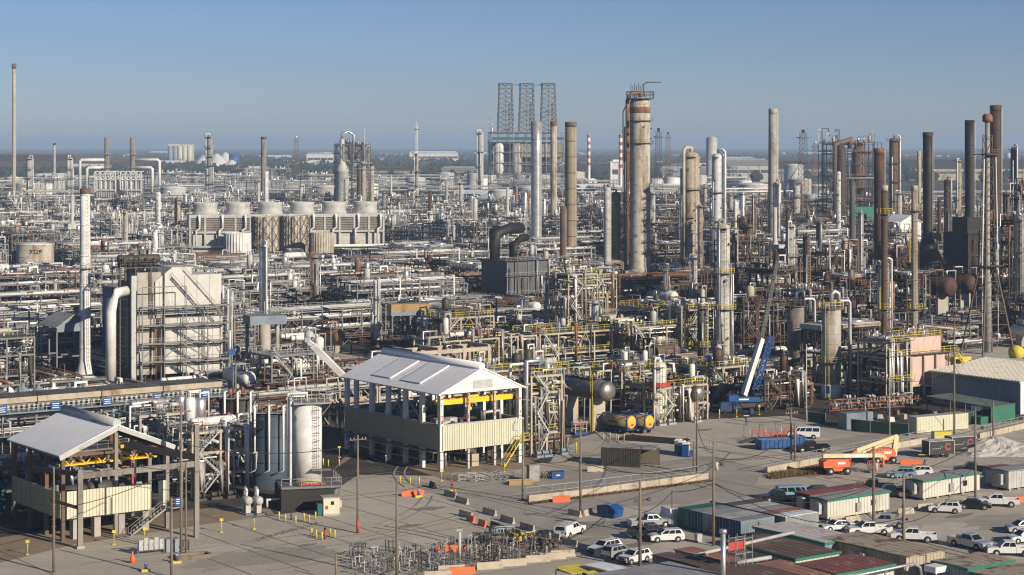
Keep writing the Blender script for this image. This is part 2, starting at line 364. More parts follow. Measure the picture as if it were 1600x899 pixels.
def frame_members(b, xs, ys, zs, w=.3, brace=None, rng=None):
    top = zs[-1]
    for x in xs:
        for y in ys: b.bar((x, y, 0), (x, y, top), w)
    for z in zs:
        for x in xs: b.bar((x, ys[0], z), (x, ys[-1], z), w*.8, w*1.1)
        for y in ys: b.bar((xs[0], y, z-.02), (xs[-1], y, z-.02), w*.7, w)
    if brace:
        zz = [0]+list(zs)
        for i in range(len(xs)-1):
            for k in range(len(zz)-1):
                for y in (ys[0], ys[-1]):
                    if rng.random() < brace:
                        if rng.random() < .5: b.bar((xs[i], y, zz[k]), (xs[i+1], y, zz[k+1]), w*.45)
                        else:
                            xm = (xs[i]+xs[i+1])/2; b.bar((xs[i], y, zz[k]), (xm, y, zz[k+1]), w*.45); b.bar((xs[i+1], y, zz[k]), (xm, y, zz[k+1]), w*.45)

def stairs(b, x, y, z0, z1, dx, w=.9, rail=True):
    n = max(2, int((z1-z0)/.3))
    for s_ in (0, w): b.bar((x, y+s_, z0), (x+dx, y+s_, z1), .06, .22)
    for i in range(n):
        t = (i+.5)/n; b.box((x+dx*t, y+w/2, z0+(z1-z0)*t), (abs(dx)/n*.9, w, .05))
    if rail:
        for s_ in (0, w):
            b.bar((x, y+s_, z0+1), (x+dx, y+s_, z1+1), .05)
            for t in (0, .33, .66, 1): b.bar((x+dx*t, y+s_, z0+(z1-z0)*t), (x+dx*t, y+s_, z0+(z1-z0)*t+1), .05)

def clutter(b, rng, x0, x1, y0, y1, z, n, hmax=1.4):
    """valves, instruments and small bends standing on a deck"""
    for _ in range(n):
        x, y = rng.uniform(x0, x1), rng.uniform(y0, y1); h = rng.uniform(.3, hmax); k = rng.random()
        if k < .45: b.box((x, y, z+h/2), (rng.uniform(.15, .5), rng.uniform(.15, .5), h), rng.random())
        elif k < .8:
            l = rng.uniform(.6, 2.2); a = rng.choice((0, pi/2)); r = rng.uniform(.06, .16)
            b.tube([(x, y, z), (x, y, z+h), (x+l*cos(a), y+l*sin(a), z+h), (x+l*cos(a), y+l*sin(a), z)], r, 5)
        else: b.lathe((x, y, z), [(.2, 0), (.32, .2), (.32, h), (.1, h+.25)], 7)

def gen_rack(rng, pal, L=36, W=7, zs=(4.6, 7.4, 9.8), dens=7, risers=5, bay=6, pmax=.34):
    P = PAL[pal] if isinstance(pal, str) else pal
    pb = PB(); f = pb.part('frame', P['frame'])
    nb = max(2, int(L/bay)); xs = [-L/2+L*i/nb for i in range(nb+1)]
    frame_members(f, xs, (-W/2, W/2), zs, .32, .18, rng)
    for k, z in enumerate(zs):
        y = -W/2+.5
        while y < W/2-.4:
            r = rng.choice((.09, .11, .14, .18, .24, .3, pmax)); y += r+.08
            if y+r > W/2-.25: break
            if rng.random() < .86:
                b = pb.part('pipe', rng.choice(P['pipes'])); zz = z+.16+r
                a, c = -L/2-rng.uniform(-.8, .9), L/2+rng.uniform(-.8, .9)
                if rng.random() < .25: a = rng.uniform(-L/2, 0)
                pts = [(a, y, zz), (c, y, zz)]
                u = rng.random()
                if u < .16:
                    m_ = rng.uniform(-L*.3, L*.3); hgt = rng.uniform(1, 2.6)
                    pts = [(a, y, zz), (m_-1.2, y, zz), (m_-1.2, y, zz+hgt), (m_+1.2, y, zz+hgt), (m_+1.2, y, zz), (c, y, zz)]
                elif u < .34 and k > 0:
                    zt = zs[k-1]-1.2 if k > 1 else .3; pts = [(a, y, zz), (c-rng.uniform(2, 12), y, zz)]; x_ = pts[1][0]
                    pts += [(x_, y, zt)]
                b.tube(pts, r, 6)
                if rng.random() < .3:
                    for i in range(3):
                        xx = rng.uniform(a+1, pts[1][0]-1); b.lathe((xx, y, zz), [(r*1.45, -.06), (r*1.45, .06)], 7, ax=(1, 0, 0))
            y += r+rng.uniform(.04, .7)*7/dens
    for _ in range(risers):
        b = pb.part('riser_pipe', rng.choice(P['pipes'])); x = rng.uniform(-L/2+1, L/2-1); y = rng.choice((-1, 1))*(W/2+rng.uniform(.4, .9)); r = rng.uniform(.1, .26)
        z = rng.choice(zs)+rng.uniform(.5, 1.6); s_ = -1 if y > 0 else 1
        b.tube([(x, y, 0), (x, y, z), (x, y+s_*rng.uniform(1.5, 5), z)], r, 6)
    c = pb.part('cable_tray', P['rail']); y = rng.choice((-1, 1))*(W/2+.5); c.box((0, y, zs[-1]-.5), (L*.98, .6, .14))
    for x in xs: c.bar((x, y, zs[-1]-.6), (x, y*.9, zs[-1]-.6), .1)
    if rng.random() < .75:
        w = pb.part('walkway', P['deck']); y = -W/2-.55 if c.v[0][1] > 0 else W/2+.55; z = zs[-1]+.1
        w.box((0, y, z), (L*.96, 1.0, .08)); w2 = pb.part('handrail', P['rail'], w); w2.rail([(-L*.48, y-.5, z), (L*.48, y-.5, z)], step=2.4, w=.06)
    v = pb.part('valves', rng.choice(('grey', 'galv', 'dsteel', 'rust')))
    clutter(v, rng, -L/2, L/2, -W/2, W/2, zs[-1]+.3, int(L/4), 1)
    return pb

def gen_unit(rng, pal, nx=3, ny=2, bay=6.0, levels=(4.2, 8.4, 12.0), rail=None, dens=1.0, brace=.25, tops=2, drumn=2):
    """open steel process structure: frame, decks, railings, exchangers, vessels, vertical pipes"""
    P = dict(PAL[pal] if isinstance(pal, str) else pal)
    if rail: P['rail'] = rail
    pb = PB(); Lx, Ly = nx*bay, ny*bay; xs = [-Lx/2+bay*i for i in range(nx+1)]; ys = [-Ly/2+bay*i for i in range(ny+1)]
    f = pb.part('frame', P['frame']); frame_members(f, xs, ys, levels, .34, brace, rng)
    for k, z in enumerate(levels):
        x0, x1, y0, y1 = -Lx/2, Lx/2, -Ly/2, Ly/2
        if k and rng.random() < .5: x1 = xs[-2] if nx > 2 else x1
        if rng.random() < .9:
            d = pb.part('deck', P['deck']); d.b2(x0+.02, x1-.02, y0+.02, y1-.02, z+.16, z+.24)
            h = pb.part('railing', P['rail'], d); h.rail([(x0, y0, z+.24), (x1, y0, z+.24), (x1, y1, z+.24), (x0, y1, z+.24)], w=.07, step=1.8, close=True)
        for _ in range(rng.randint(0, drumn)):
            e = pb.part('heat_exchanger', rng.choice(P['vessel'])); r = rng.uniform(.45, .8); l = rng.uniform(4, min(7.5, Lx-1.5)); x = rng.uniform(x0+.6, max(x0+.7, x1-l-.6)); y = rng.uniform(y0+1.2, y1-1.2); zz = z+.6+r
            e.drum((x, y, zz), (x+l, y, zz), r, 12, .35)
            for t in (.12, .88): e.lathe((x+l*t, y, zz), [(r*1.18, -.1), (r*1.18, .1)], 12, ax=(1, 0, 0)); e.box((x+l*(.3 if t < .5 else .7), y, z+.24+(.36+r*.5)/2), (.35, r*1.3, .36+r*.5))
        v = pb.part('valves', rng.choice(('galv', 'dsteel', 'rust', 'grey', 'pwhite'))); clutter(v, rng, x0+.3, x1-.3, y0+.3, y1-.3, z+.24, int(14*dens), 1.6)
        for _ in range(int(5*dens)):
            b = pb.part('pipe', rng.choice(P['pipes'])); r = rng.choice((.09, .12, .16, .22)); zz = z-rng.uniform(.4, 1.8)
            if rng.random() < .6: y = rng.uniform(y0, y1); b.tube([(x0-rng.uniform(0, 2), y, zz), (x1+rng.uniform(0, 2), y, zz), (x1+rng.uniform(1, 2.2), y, zz-rng.uniform(0, 3))], r, 6)
            else: x = rng.uniform(x0, x1); b.tube([(x, y0-rng.uniform(0, 1.5), zz), (x, y1+rng.uniform(0, 1.5), zz)], r, 6)
    top = levels[-1]
    for _ in range(int(10*dens)):
        b = pb.part('riser_pipe', rng.choice(P['pipes'])); r = rng.choice((.09, .12, .16, .22, .3)); side = rng.choice((0, 0, 1, 2)); z1 = rng.uniform(.5, 1.25)*top; z0 = rng.choice((0, 0, levels[0]))
        if side == 0: x, y, dx, dy = rng.uniform(-Lx/2, Lx/2), -Ly/2-rng.uniform(.3, .9), 0, 1
        elif side == 1: x, y, dx, dy = Lx/2+rng.uniform(.3, .9), rng.uniform(-Ly/2, Ly/2), -1, 0
        else: x, y, dx, dy = -Lx/2-rng.uniform(.3, .9), rng.uniform(-Ly/2, Ly/2), 1, 0
        l = rng.uniform(1.5, 5)
        b.tube([(x, y, z0), (x, y, z1), (x+dx*l, y+dy*l, z1), (x+dx*l, y+dy*l, z1-rng.uniform(.5, 3))], r, 6)
    for _ in range(tops):
        x, y = rng.uniform(-Lx/2+1.5, Lx/2-1.5), rng.uniform(-Ly/2+1.5, Ly/2-1.5); r = rng.uniform(.5, 1.1); h = rng.uniform(1.5, 4.2)
        b = pb.part('vessel', rng.choice(P['vessel'])); b.lathe((x, y, top+.3), [(r*.8, 0), (r*.8, .4), (r, .5), (r, h), (r*.7, h+r*.4), (.1, h+r*.55)], 12)
        t = pb.part('vent_pipe', rng.choice(P['pipes'])); t.tube([(x, y, top+h+r*.5), (x, y, top+h+1.4), (x+r+.5, y, top+h+1.4), (x+r+.5, y, top+.3)], .14, 6)
    s = pb.part('stair', 'lgrey' if P['rail'] == 'yellow' else P['rail']); zz = (0,)+tuple(levels)
    for k in range(len(levels)): stairs(s, -Lx/2+.5+(0 if k % 2 == 0 else bay*.75), -Ly/2-1.2, zz[k]+(.24 if k else 0), zz[k+1]+.24, bay*.75*(1 if k % 2 == 0 else -1))
    g = pb.part('pump', rng.choice(('dsteel', 'galv', 'bluegrey')))
    for _ in range(3): x, y = rng.uniform(-Lx/2, Lx/2), -Ly/2-rng.uniform(1.5, 2.6); g.box((x, y, .2), (1.8, .8, .4)); g.lathe((x-.8, y, .8), [(.3, 0), (.35, .1), (.35, .9)], 8, ax=(1, 0, 0)); g.lathe((x+.3, y, .8), [(.45, 0), (.45, .35)], 9, ax=(1, 0, 0))
    return pb

def gen_cooler(rng, pal, L=24, W=8, z=9.0, n=3):
    """elevated air cooler: legs, finned box, fan rings, header, walkway"""
    P = PAL[pal]; pb = PB(); f = pb.part('frame', P['frame']); xs = [-L/2+L*i/4 for i in range(5)]
    frame_members(f, xs, (-W/2, W/2), (z*.55, z), .32, .3, rng)
    b = pb.part('tube_bundle', rng.choice(('grey', 'lgrey', 'galv'))); b.b2(-L/2-.3, L/2+.3, -W/2-.3, W/2+.3, z+.2, z+1.3)
    for s in (-1, 1):
        h = pb.part('header_box', P['vessel'][0]); h.b2(-L/2, L/2, s*(W/2+.32), s*(W/2+.75), z+.4, z+1.1)
    for i in range(n):
        c = pb.part('fan_ring', 'galv'); x = -L/2+L*(i+.5)/n; c.lathe((x, 0, z+1.3), [(W*.36, 0), (W*.36, .5), (W*.33, .5), (W*.33, .1)], 18, cap=False)
        fb = pb.part('fan', 'dsteel', c)
        for k in range(5): a = 2*pi*k/5+i; fb.bar((x, 0, z+1.6), (x+cos(a)*W*.31, sin(a)*W*.31, z+1.6), .5, .05)
    for s in (-1, 1):
        w = pb.part('walkway', P['deck']); w.b2(-L/2-.3, L/2+.3, s*(W/2+.78), s*(W/2+1.7), z+.05, z+.13)
        r = pb.part('railing', P['rail'], w); r.rail([(-L/2-.3, s*(W/2+1.68), z+.13), (L/2+.3, s*(W/2+1.68), z+.13)], w=.07)
    for k in range(6):
        p = pb.part('pipe', rng.choice(P['pipes'])); x = rng.uniform(-L/2, L/2); s = rng.choice((-1, 1)); y = s*(W/2+1.1); p.tube([(x, y, 0), (x, y, z-.8), (x, s*(W/2+.55), z-.4), (x, s*(W/2+.55), z+.5)], rng.uniform(.12, .25), 6)
    for k in range(4):
        p = pb.part('pipe', rng.choice(P['pipes'])); y = rng.uniform(-W/2+.4, W/2-.4); p.tube([(-L/2-1, y, z*.55+.4), (L/2+1, y, z*.55+.4)], rng.uniform(.12, .3), 6)
    m = pb.part('motor', 'dsteel')
    for i in range(n): m.box((-L/2+L*(i+.5)/n, 0, z-.5), (1, 1, 1.1))
    return pb

def gen_exch(rng, pal, n=3, L=7.5):
    P = PAL[pal]; pb = PB()
    pr = pb.part('pier', 'conc')
    for i in range(n):
        y = (i-(n-1)/2)*2.6
        for x in (-L*.28, L*.28): pr.box((x, y, .75), (.6, 1.6, 1.5))
        for k in range(rng.choice((1, 2, 2))):
            m = rng.choice(P['vessel']); z = 2.15+k*1.75; r = .72
            e = pb.part('shell', m); e.drum((-L/2, y, z), (L/2, y, z), r, 12, .45)
            fl = pb.part('flange', 'dsteel', e)
            for x in (-L*.38, L*.4): fl.lathe((x, y, z), [(r*1.2, -.09), (r*1.2, .09)], 14, ax=(1, 0, 0))
            p = pb.part('nozzle_pipe', rng.choice(P['pipes'])); p.tube([(L*.3, y, z+r-.1), (L*.3, y, z+1.7-k*.4), (L*.3, y+1.3, z+1.7-k*.4), (L*.3, y+1.3, .3)], .17, 6)
    v = pb.part('valves', 'galv'); clutter(v, rng, -L/2, L/2, -n*1.3, n*1.3, 0, 12, 1.6)
    p = pb.part('platform', P['deck']); p.b2(-L*.45, L*.45, -n*1.3-.9, -n*1.3, 2.6, 2.7); r = pb.part('railing', P['rail'], p); r.rail([(-L*.45, -n*1.3-.88, 2.7), (L*.45, -n*1.3-.88, 2.7)], w=.07)
    for x in (-L*.4, L*.4): p.bar((x, -n*1.3-.5, 0), (x, -n*1.3-.5, 2.6), .16)
    return pb

def ring_platform(pb, par_mat, x, y, r, z, rail, a0=0, a1=2*pi, w=1.1, n=16, sq=None):
    d = pb.part('platform', par_mat); k = max(4, int(n*(a1-a0)/(2*pi)))
    pts = [(cos(a0+(a1-a0)*i/k), sin(a0+(a1-a0)*i/k)) for i in range(k+1)]
    for i in range(k):
        a, b = pts[i], pts[i+1]
        d.slab((x+a[0]*r, y+a[1]*r, z), (x+b[0]*r, y+b[1]*r, z), (x+b[0]*(r+w), y+b[1]*(r+w), z), (x+a[0]*(r+w), y+a[1]*(r+w), z), .12)
    h = pb.part('railing', rail, d); h.rail([(x+a[0]*(r+w), y+a[1]*(r+w), z) for a in pts], w=.06*max(1, w), h=1.1*max(1, w*.8), step=2*max(1, w*.7))
    for i in range(0, k, 3): a = pts[i]; d.bar((x+a[0]*r, y+a[1]*r, z-1), (x+a[0]*(r+w*.9), y+a[1]*(r+w*.9), z-.1), .1)

def gen_tower(rng, r, h, shell='alu', rail='galv', plats=4, pipes=3, pm='pwhite', skirt=2.5, deck='steel', rtop=None, overhead=True, ladder=True, sector=True, pw=1.1):
    """distillation tower: skirt, shell with weld bands and domed head, platforms, ladders, downcomer pipes"""
    pb = PB(); b = pb.part('shell', shell); rt = rtop or r
    hb = h*.55; prof = [(r*1.02, skirt), (r, skirt+.1), (r, hb)]
    if rt != r: prof += [(rt, hb+r*1.2)]
    prof += [(rt, h-rt*.5), (rt*.85, h-rt*.2), (rt*.5, h-.05), (.05, h)]
    b.lathe((0, 0, 0), prof, 20)
    for i in range(int(h/7)): z = skirt+3+i*7; b.lathe((0, 0, z), [((r if z < hb else rt)+.05, 0), ((r if z < hb else rt)+.05, .18)], 20) if not (hb-1 < z < hb+r*1.3) else None
    sk = pb.part('skirt', 'conc'); sk.cyl((0, 0, 0), r*1.08, skirt, 20)
    zs = [h*(i+1)/(plats+.35) for i in range(plats)]
    for i, z in enumerate(zs):
        rr = (r if z < hb+r else rt)+.1
        if i == plats-1 and z > h*.8: z = h-rr*.55
        a0 = rng.uniform(3.4, 5.2) if sector else 0; ring_platform(pb, deck, 0, 0, rr, z, rail, a0-1.6 if sector else 0, a0+1.3 if sector else 2*pi, w=pw)
    if ladder:
        l = pb.part('ladder', rail); l.ladder(r*.55, -r*1.02-.3, 1, h-rt*.5, .6, (1, .2), .8)
        for i in range(int(h/2.5)): l.lathe((r*.55, -r*1.02-.45, 1.5+i*2.5), [(.42, 0), (.42, .06)], 7, cap=False)
    for i in range(pipes):
        a = rng.uniform(2.6, 6.6); p = pb.part('downcomer_pipe', pm if rng.random() < .6 else 'galv'); pr = rng.uniform(.1, .26)*min(1.6, max(.8, r/1.6)); q = max(r, rt)+pr+.3; z1 = rng.uniform(.45, .9)*h
        p.tube([(cos(a)*rt*.8, sin(a)*rt*.8, z1), (cos(a)*q, sin(a)*q, z1), (cos(a)*q, sin(a)*q, rng.uniform(.5, 5))], pr, 8)
    if overhead:
        p = pb.part('overhead_pipe', pm); pr = max(.18, rt*.2); a = rng.uniform(3.2, 6.2); q = max(r, rt)+pr+.5
        p.tube([(0, 0, h-.3), (0, 0, h+pr*2.5), (cos(a)*q*.7, sin(a)*q*.7, h+pr*3), (cos(a)*q, sin(a)*q, h+pr*1.2), (cos(a)*q, sin(a)*q, rng.uniform(3, 9))], pr, 8)
    n = pb.part('nozzles', 'steel')
    for i in range(int(h/3)): z = rng.uniform(skirt+1, h*.9); a = rng.uniform(3, 6.4); rr = (r if z < hb else rt); n.lathe((cos(a)*rr*.9, sin(a)*rr*.9, z), [(.22, 0), (.22, rr*.1+.5), (.34, rr*.1+.5), (.34, rr*.1+.65)], 8, ax=(cos(a), sin(a), 0))
    return pb

def gen_stack(rng, r, h, shell='grey', bands=6, band_mat=None, r0=None, base=None, plat=None, rail='galv', rim=None, ladder=True, flare=0):
    """chimney: tapering shell, stiffening bands, rim, platform, ladder"""
    pb = PB(); b = pb.part('shell', shell); r0 = r0 or r
    prof = [(r0*1.0, 0)]
    if flare: prof = [(r0*flare, 0), (r0*flare, h*.02), (r0, h*.09)]
    prof += [(r0+(r-r0)*t, h*(.1+.9*t)) for t in (0, .25, .5, .75, 1)]
    prof += [(r*.86, h), (r*.86, h-2)]
    b.lathe((0, 0, 0), prof, 20, cap=False)
    bb = pb.part('bands', band_mat or shell)
    for i in range(bands): t = (i+1)/(bands+.2); z = h*t; rr = r0+(r-r0)*max(0, (t-.1)/.9)+.05; bb.lathe((0, 0, z-.12), [(rr-.06, 0), (rr+.05, .02), (rr+.05, .24), (rr-.06, .26)], 20, cap=False)
    if rim: q = pb.part('rim', rim); q.lathe((0, 0, h-h*.035), [(r+.03, 0), (r+.09, .05), (r+.09, h*.035), (r-.1, h*.036)], 20, cap=False)
    if base: q = pb.part('base', base); q.cyl((0, 0, 0), r0*1.3, 2, 16)
    if plat:
        for z in plat: ring_platform(pb, 'steel', 0, 0, r+.05, h*z, rail, w=max(1.0, r*.7), n=14)
    if ladder: l = pb.part('ladder', rail); l.ladder(r0*.5, -r0-.28, 1, h-1, .55, (1, 0), .9)
    return pb

def gen_drum(rng, r, L, m='dsteel', z=None, rail='galv', pal='mid', legs='conc'):
    z = z or r+1.6; pb = PB(); b = pb.part('shell', m); b.drum((-L/2, 0, z), (L/2, 0, z), r, 20, .5)
    for x in (-L*.3, 0, L*.3): b.lathe((x, 0, z), [(r+.03, -.1), (r+.03, .1)], 20, ax=(1, 0, 0))
    for x in (-L*.3, L*.3): s = pb.part('saddle', legs); s.box((x, 0, (z-r*.55)/2), (.7, r*1.5, z-r*.55))
    t = pb.part('platform', 'steel'); t.b2(-L*.35, L*.35, -.7, .7, z+r+.25, z+r+.33); h = pb.part('railing', rail, t); h.rail([(-L*.35, -.7, z+r+.33), (L*.35, -.7, z+r+.33), (L*.35, .7, z+r+.33), (-L*.35, .7, z+r+.33)], w=.07, close=True)
    for x in (-L*.3, L*.3): t.bar((x, 0, z+r-.1), (x, 0, z+r+.3), .2)
    for k in range(3): p = pb.part('nozzle_pipe', rng.choice(PAL[pal]['pipes'])); x = rng.uniform(-L*.4, L*.4); p.tube([(x, .3, z+r-.1), (x, .3, z+r+1.5), (x, r+1, z+r+1.5), (x, r+1, .3)], rng.uniform(.12, .24), 6)
    l = pb.part('ladder', rail); l.ladder(L*.36, -r-.3, 0, z+r+1.2)
    return pb

def gen_tank(rng, r, h, m='white', roof='white', dome=.12, stair=True, rail='galv', n=32):
    pb = PB(); b = pb.part('shell', m); b.lathe((0, 0, 0), [(r+.15, 0), (r+.15, .2), (r, .2), (r, h)], n, cap=False)
    for k in (.35, .7): b.lathe((0, 0, h*k), [(r-.01, 0), (r+.05, .02), (r+.05, .16), (r-.01, .18)], n, cap=False)
    t = pb.part('roof', roof); t.lathe((0, 0, h), [(r+.08, -.08), (r+.08, .02), (r*.5, r*dome*.8), (.3, r*dome)], n)
    q = pb.part('railing', rail); q.rail([(cos(2*pi*i/16)*r*.98, sin(2*pi*i/16)*r*.98, h+.05) for i in range(16)], w=.06, step=3, close=True)
    v = pb.part('vent', 'galv'); v.lathe((r*.3, 0, h+r*dome*.7), [(.25, 0), (.25, .8), (.5, .8), (.4, 1.1)], 8)
    if stair:
        s = pb.part('stair', rail); k = 16
        for i in range(k): a = -2.3+1.5*i/k; a2 = -2.3+1.5*(i+1)/k; z0, z1 = h*i/k, h*(i+1)/k; s.slab((cos(a)*r, sin(a)*r, z0), (cos(a2)*r, sin(a2)*r, z1), (cos(a2)*(r+.9), sin(a2)*(r+.9), z1), (cos(a)*(r+.9), sin(a)*(r+.9), z0), .15); s.bar((cos(a)*(r+.9), sin(a)*(r+.9), z0+1), (cos(a2)*(r+.9), sin(a2)*(r+.9), z1+1), .06)
    return pb

def gen_heater(rng, w, d, h, m='dconc', pal='mid', leg=3.0, stack_r=1.2, stack_h=22, stack_m='grey', rail='galv', conv=True):
    """fired heater: legs, ribbed casing, convection section, platforms, stack"""
    P = PAL[pal]; pb = PB(); l = pb.part('frame', P['frame']); xs = [-w/2+w*i/4 for i in range(5)]
    for x in xs:
        for y in (-d/2-.15, d/2+.15): l.bar((x, y, 0), (x, y, leg+h), .35)
    for z in (leg, leg+h*.5, leg+h):
        for y in (-d/2-.17, d/2+.17): l.bar((xs[0], y, z), (xs[-1], y, z), .25)
    b = pb.part('casing', m); b.b2(-w/2, w/2, -d/2, d/2, leg, leg+h)
    for i in range(int(w/1.2)): x = -w/2+.6+i*1.2; b.box((x, 0, leg+h/2), (.1, d+.14, h-.4))
    top = leg+h
    if conv:
        c = pb.part('convection_section', m); c.prism([(-w*.35, -d*.32), (w*.35, -d*.32), (w*.35, d*.32), (-w*.35, d*.32)], top+.003, top+h*.3); top += h*.3
    s = pb.part('stack', stack_m); s.lathe((0, 0, top), [(stack_r*1.8, 0), (stack_r, stack_h*.1), (stack_r, stack_h), (stack_r*.85, stack_h), (stack_r*.85, stack_h-1.5)], 18, cap=False)
    for k in (leg+.3, leg+h*.55, leg+h):
        p = pb.part('platform', 'steel'); p.b2(-w/2-1.2, w/2+1.2, -d/2-1.3, -d/2-.35, k, k+.1); r = pb.part('railing', rail, p); r.rail([(-w/2-1.2, -d/2-1.3, k+.1), (w/2+1.2, -d/2-1.3, k+.1)], w=.07)
    st = pb.part('stair', rail); stairs(st, -w/2, -d/2-2.3, 0, leg+.3, 4); stairs(st, w/2-4.5, -d/2-2.3, leg+.4, leg+h*.55, 4.2)
    for i in range(6): p = pb.part('pipe', rng.choice(P['pipes'])); x = rng.uniform(-w/2, w/2); y = -d/2-rng.uniform(.5, 1.5); z = rng.uniform(.5, 1.1)*(leg+h); p.tube([(x, y, 0), (x, y, z), (x, -d/2, z)], rng.uniform(.12, .28), 6)
    v = pb.part('valves', 'rust'); clutter(v, rng, -w/2, w/2, -d/2-2.2, -d/2-.5, 0, 10)
    return pb

def gen_lattice(w0, w1, h, m='steel', n=12, diag=True, bw=.18):
    """four-legged lattice mast"""
    pb = PB(); b = pb.part('frame', m); c = lambda t, k: (((w0+(w1-w0)*t)/2)*(1, 1, -1, -1)[k], ((w0+(w1-w0)*t)/2)*(1, -1, -1, 1)[k], h*t)
    for k in range(4): b.bar(c(0, k), c(1, k), bw*1.5)
    for i in range(n):
        for k in range(4):
            k2 = (k+1) % 4; b.bar(c((i+1)/n, k), c((i+1)/n, k2), bw)
            if diag: b.bar(c(i/n, k), c((i+1)/n, k2), bw*.8); b.bar(c(i/n, k2), c((i+1)/n, k), bw*.8)
    return pb
# ---------------------------------------------------------------- landmark structures
rr_ = random.Random(11)
def ZT(py, Y): return H-(py-HY)*Y/F
def stack_at(px, top, Y, wpx, label, phrase=None, name='chimney', ex=4, lean=0, **kw):
    s = S(Y); r = wpx/s/2; o = make(gen_stack(rr_, r, ZT(top, Y), **kw), name, label, 'chimney', GY(px, Y), 0.3)
    if lean: o.rotation_euler = (0, lean, 0)
    keep(o.location, r+ex)
    if phrase: mark(GY(px, Y, ZT(top, Y)*.6), phrase)
    return o
def tower_at(px, top, Y, wpx, label, phrase=None, ex=4, rz=0.0, cat='tower', **kw):
    s = S(Y); r = wpx/s/2; o = make(gen_tower(rr_, r, ZT(top, Y), pw=max(1.1, Y/750), **kw), 'distillation_tower', label, cat, GY(px, Y), rz)
    keep(o.location, r+ex)
    if phrase: mark(GY(px, Y, ZT(top, Y)*.6), phrase)
    return o
# chimneys
stack_at(22, 100, 1555, 6, 'very tall thin pale flare stack at the left edge of the plant', 'the tall thin flare stack', name='flare_stack', shell='beige', plat=(.98,), rim='brown', bands=12)
stack_at(85, 224, 1900, 4, 'short thin pale flare pole just right of the tallest flare stack', name='flare_stack', shell='lgrey', bands=4, rim='black')
for px in (167, 207):
    stack_at(px, 215, 1900, 8, '%s of the twin dark stacks between arched white ducts' % ('left one' if px == 167 else 'right one'), 'the twin arched-duct stacks' if px == 167 else None, ex=14, shell='dconc', plat=(.72, .5), bands=5)
stack_at(412, 214, 1500, 9, 'lone dark grey stack rising behind the cooling tower', 'the lone dark stack', shell='dconc', bands=4, rim='dsteel')
stack_at(416, 268, 1080, 7, 'slim white vent pipe standing right behind the cooling tower fans', shell='white', bands=3)
for px, m in ((561, 'drust'), (568, 'tan'), (581, 'tan')):
    stack_at(px, 257, 1450, 7, {561: 'rust-brown short stack, left one of a huddle of three', 568: 'tan short stack in the middle of a huddle of three', 581: 'tan short stack on the right of a huddle of three'}[px], 'the huddled tan stacks' if px == 568 else None, shell=m, bands=3, rim='dsteel', plat=(.9,))
stack_at(838, 190, 900, 17, 'thick silver-grey metal chimney with faint banding', 'the silver chimney', shell='galv', bands=9, ex=6)
stack_at(865, 190, 1000, 10, 'slim whitish chimney with a rust-red pipe on its left flank', 'the slim whitish chimney', shell='beige', bands=5, rim='brown')
stack_at(892, 191, 830, 18, 'tan and rust banded chimney with a wide flared foot', 'the rust-banded chimney', shell='olive', band_mat='dsteel', bands=9, rim='brown', flare=1.9, ex=7)
stack_at(880, 322, 690, 10, 'dark brown pipe chimney standing before the rust-banded one', shell='brown', bands=4, plat=(.4,))
stack_at(949, 293, 705, 11, 'slender pale grey chimney with a sloped duct at its foot', 'the slender grey chimney', shell='lgrey', bands=7, plat=(.25,), ex=5)
for px, Y, w in ((920, 2200, 5), (970, 2000, 6)):
    o = stack_at(px, 210, Y, w, 'red and white ringed far stack %s' % ('beside the rust-banded chimney' if px == 920 else 'touching the great column from the left'), shell='pwhite', bands=0, ladder=False)
    M.setdefault('ring_red', mat('faded_ring_red', (.42, .12, .1), .6)); b = MB(); hh = ZT(210, Y); r = w/S(Y)/2
    for k in range(5): b.lathe((0, 0, hh-hh*.06*(2*k+1)), [(r+.05, 0), (r+.05, hh*.055)], 16, cap=False)
    b.obj('red_ring', M['ring_red'], o)
stack_at(1208, 170, 900, 14, 'tall pale concrete chimney with a small dark balcony', 'the concrete chimney', shell='conc', bands=5, rim='conc', r0=2.5, ex=5)
stack_at(1374, 232, 700, 17, 'brown rusty chimney with lighter flaked patches near its top', 'the flaked brown chimney', shell='drust', bands=5, rim='rust', ex=5)
stack_at(1331, 280, 800, 8, 'thin dark grey stack below the brown process tower block', shell='dsteel', bands=3)
stack_at(1436, 236, 1300, 6, 'thin tan stack standing left of the darkest chimneys', shell='tan', bands=3)
for px, top, Y, w, lb, ph, rim in ((1450, 207, 690, 16, 'dark brown-black chimney rising from a bell-shaped black furnace', 'the bell-based black chimney', 'drust'),
                                   (1515, 188, 700, 15, 'black chimney rising from a broad square dark furnace', 'the square-furnace chimney', None),
                                   (1556, 165, 780, 18, 'tallest dark brown chimney near the right edge', 'the tallest brown chimney', 'drust')):
    stack_at(px, top, Y, w, lb, ph, shell='black' if px != 1556 else 'drust', bands=8, rim=rim, ex=9)
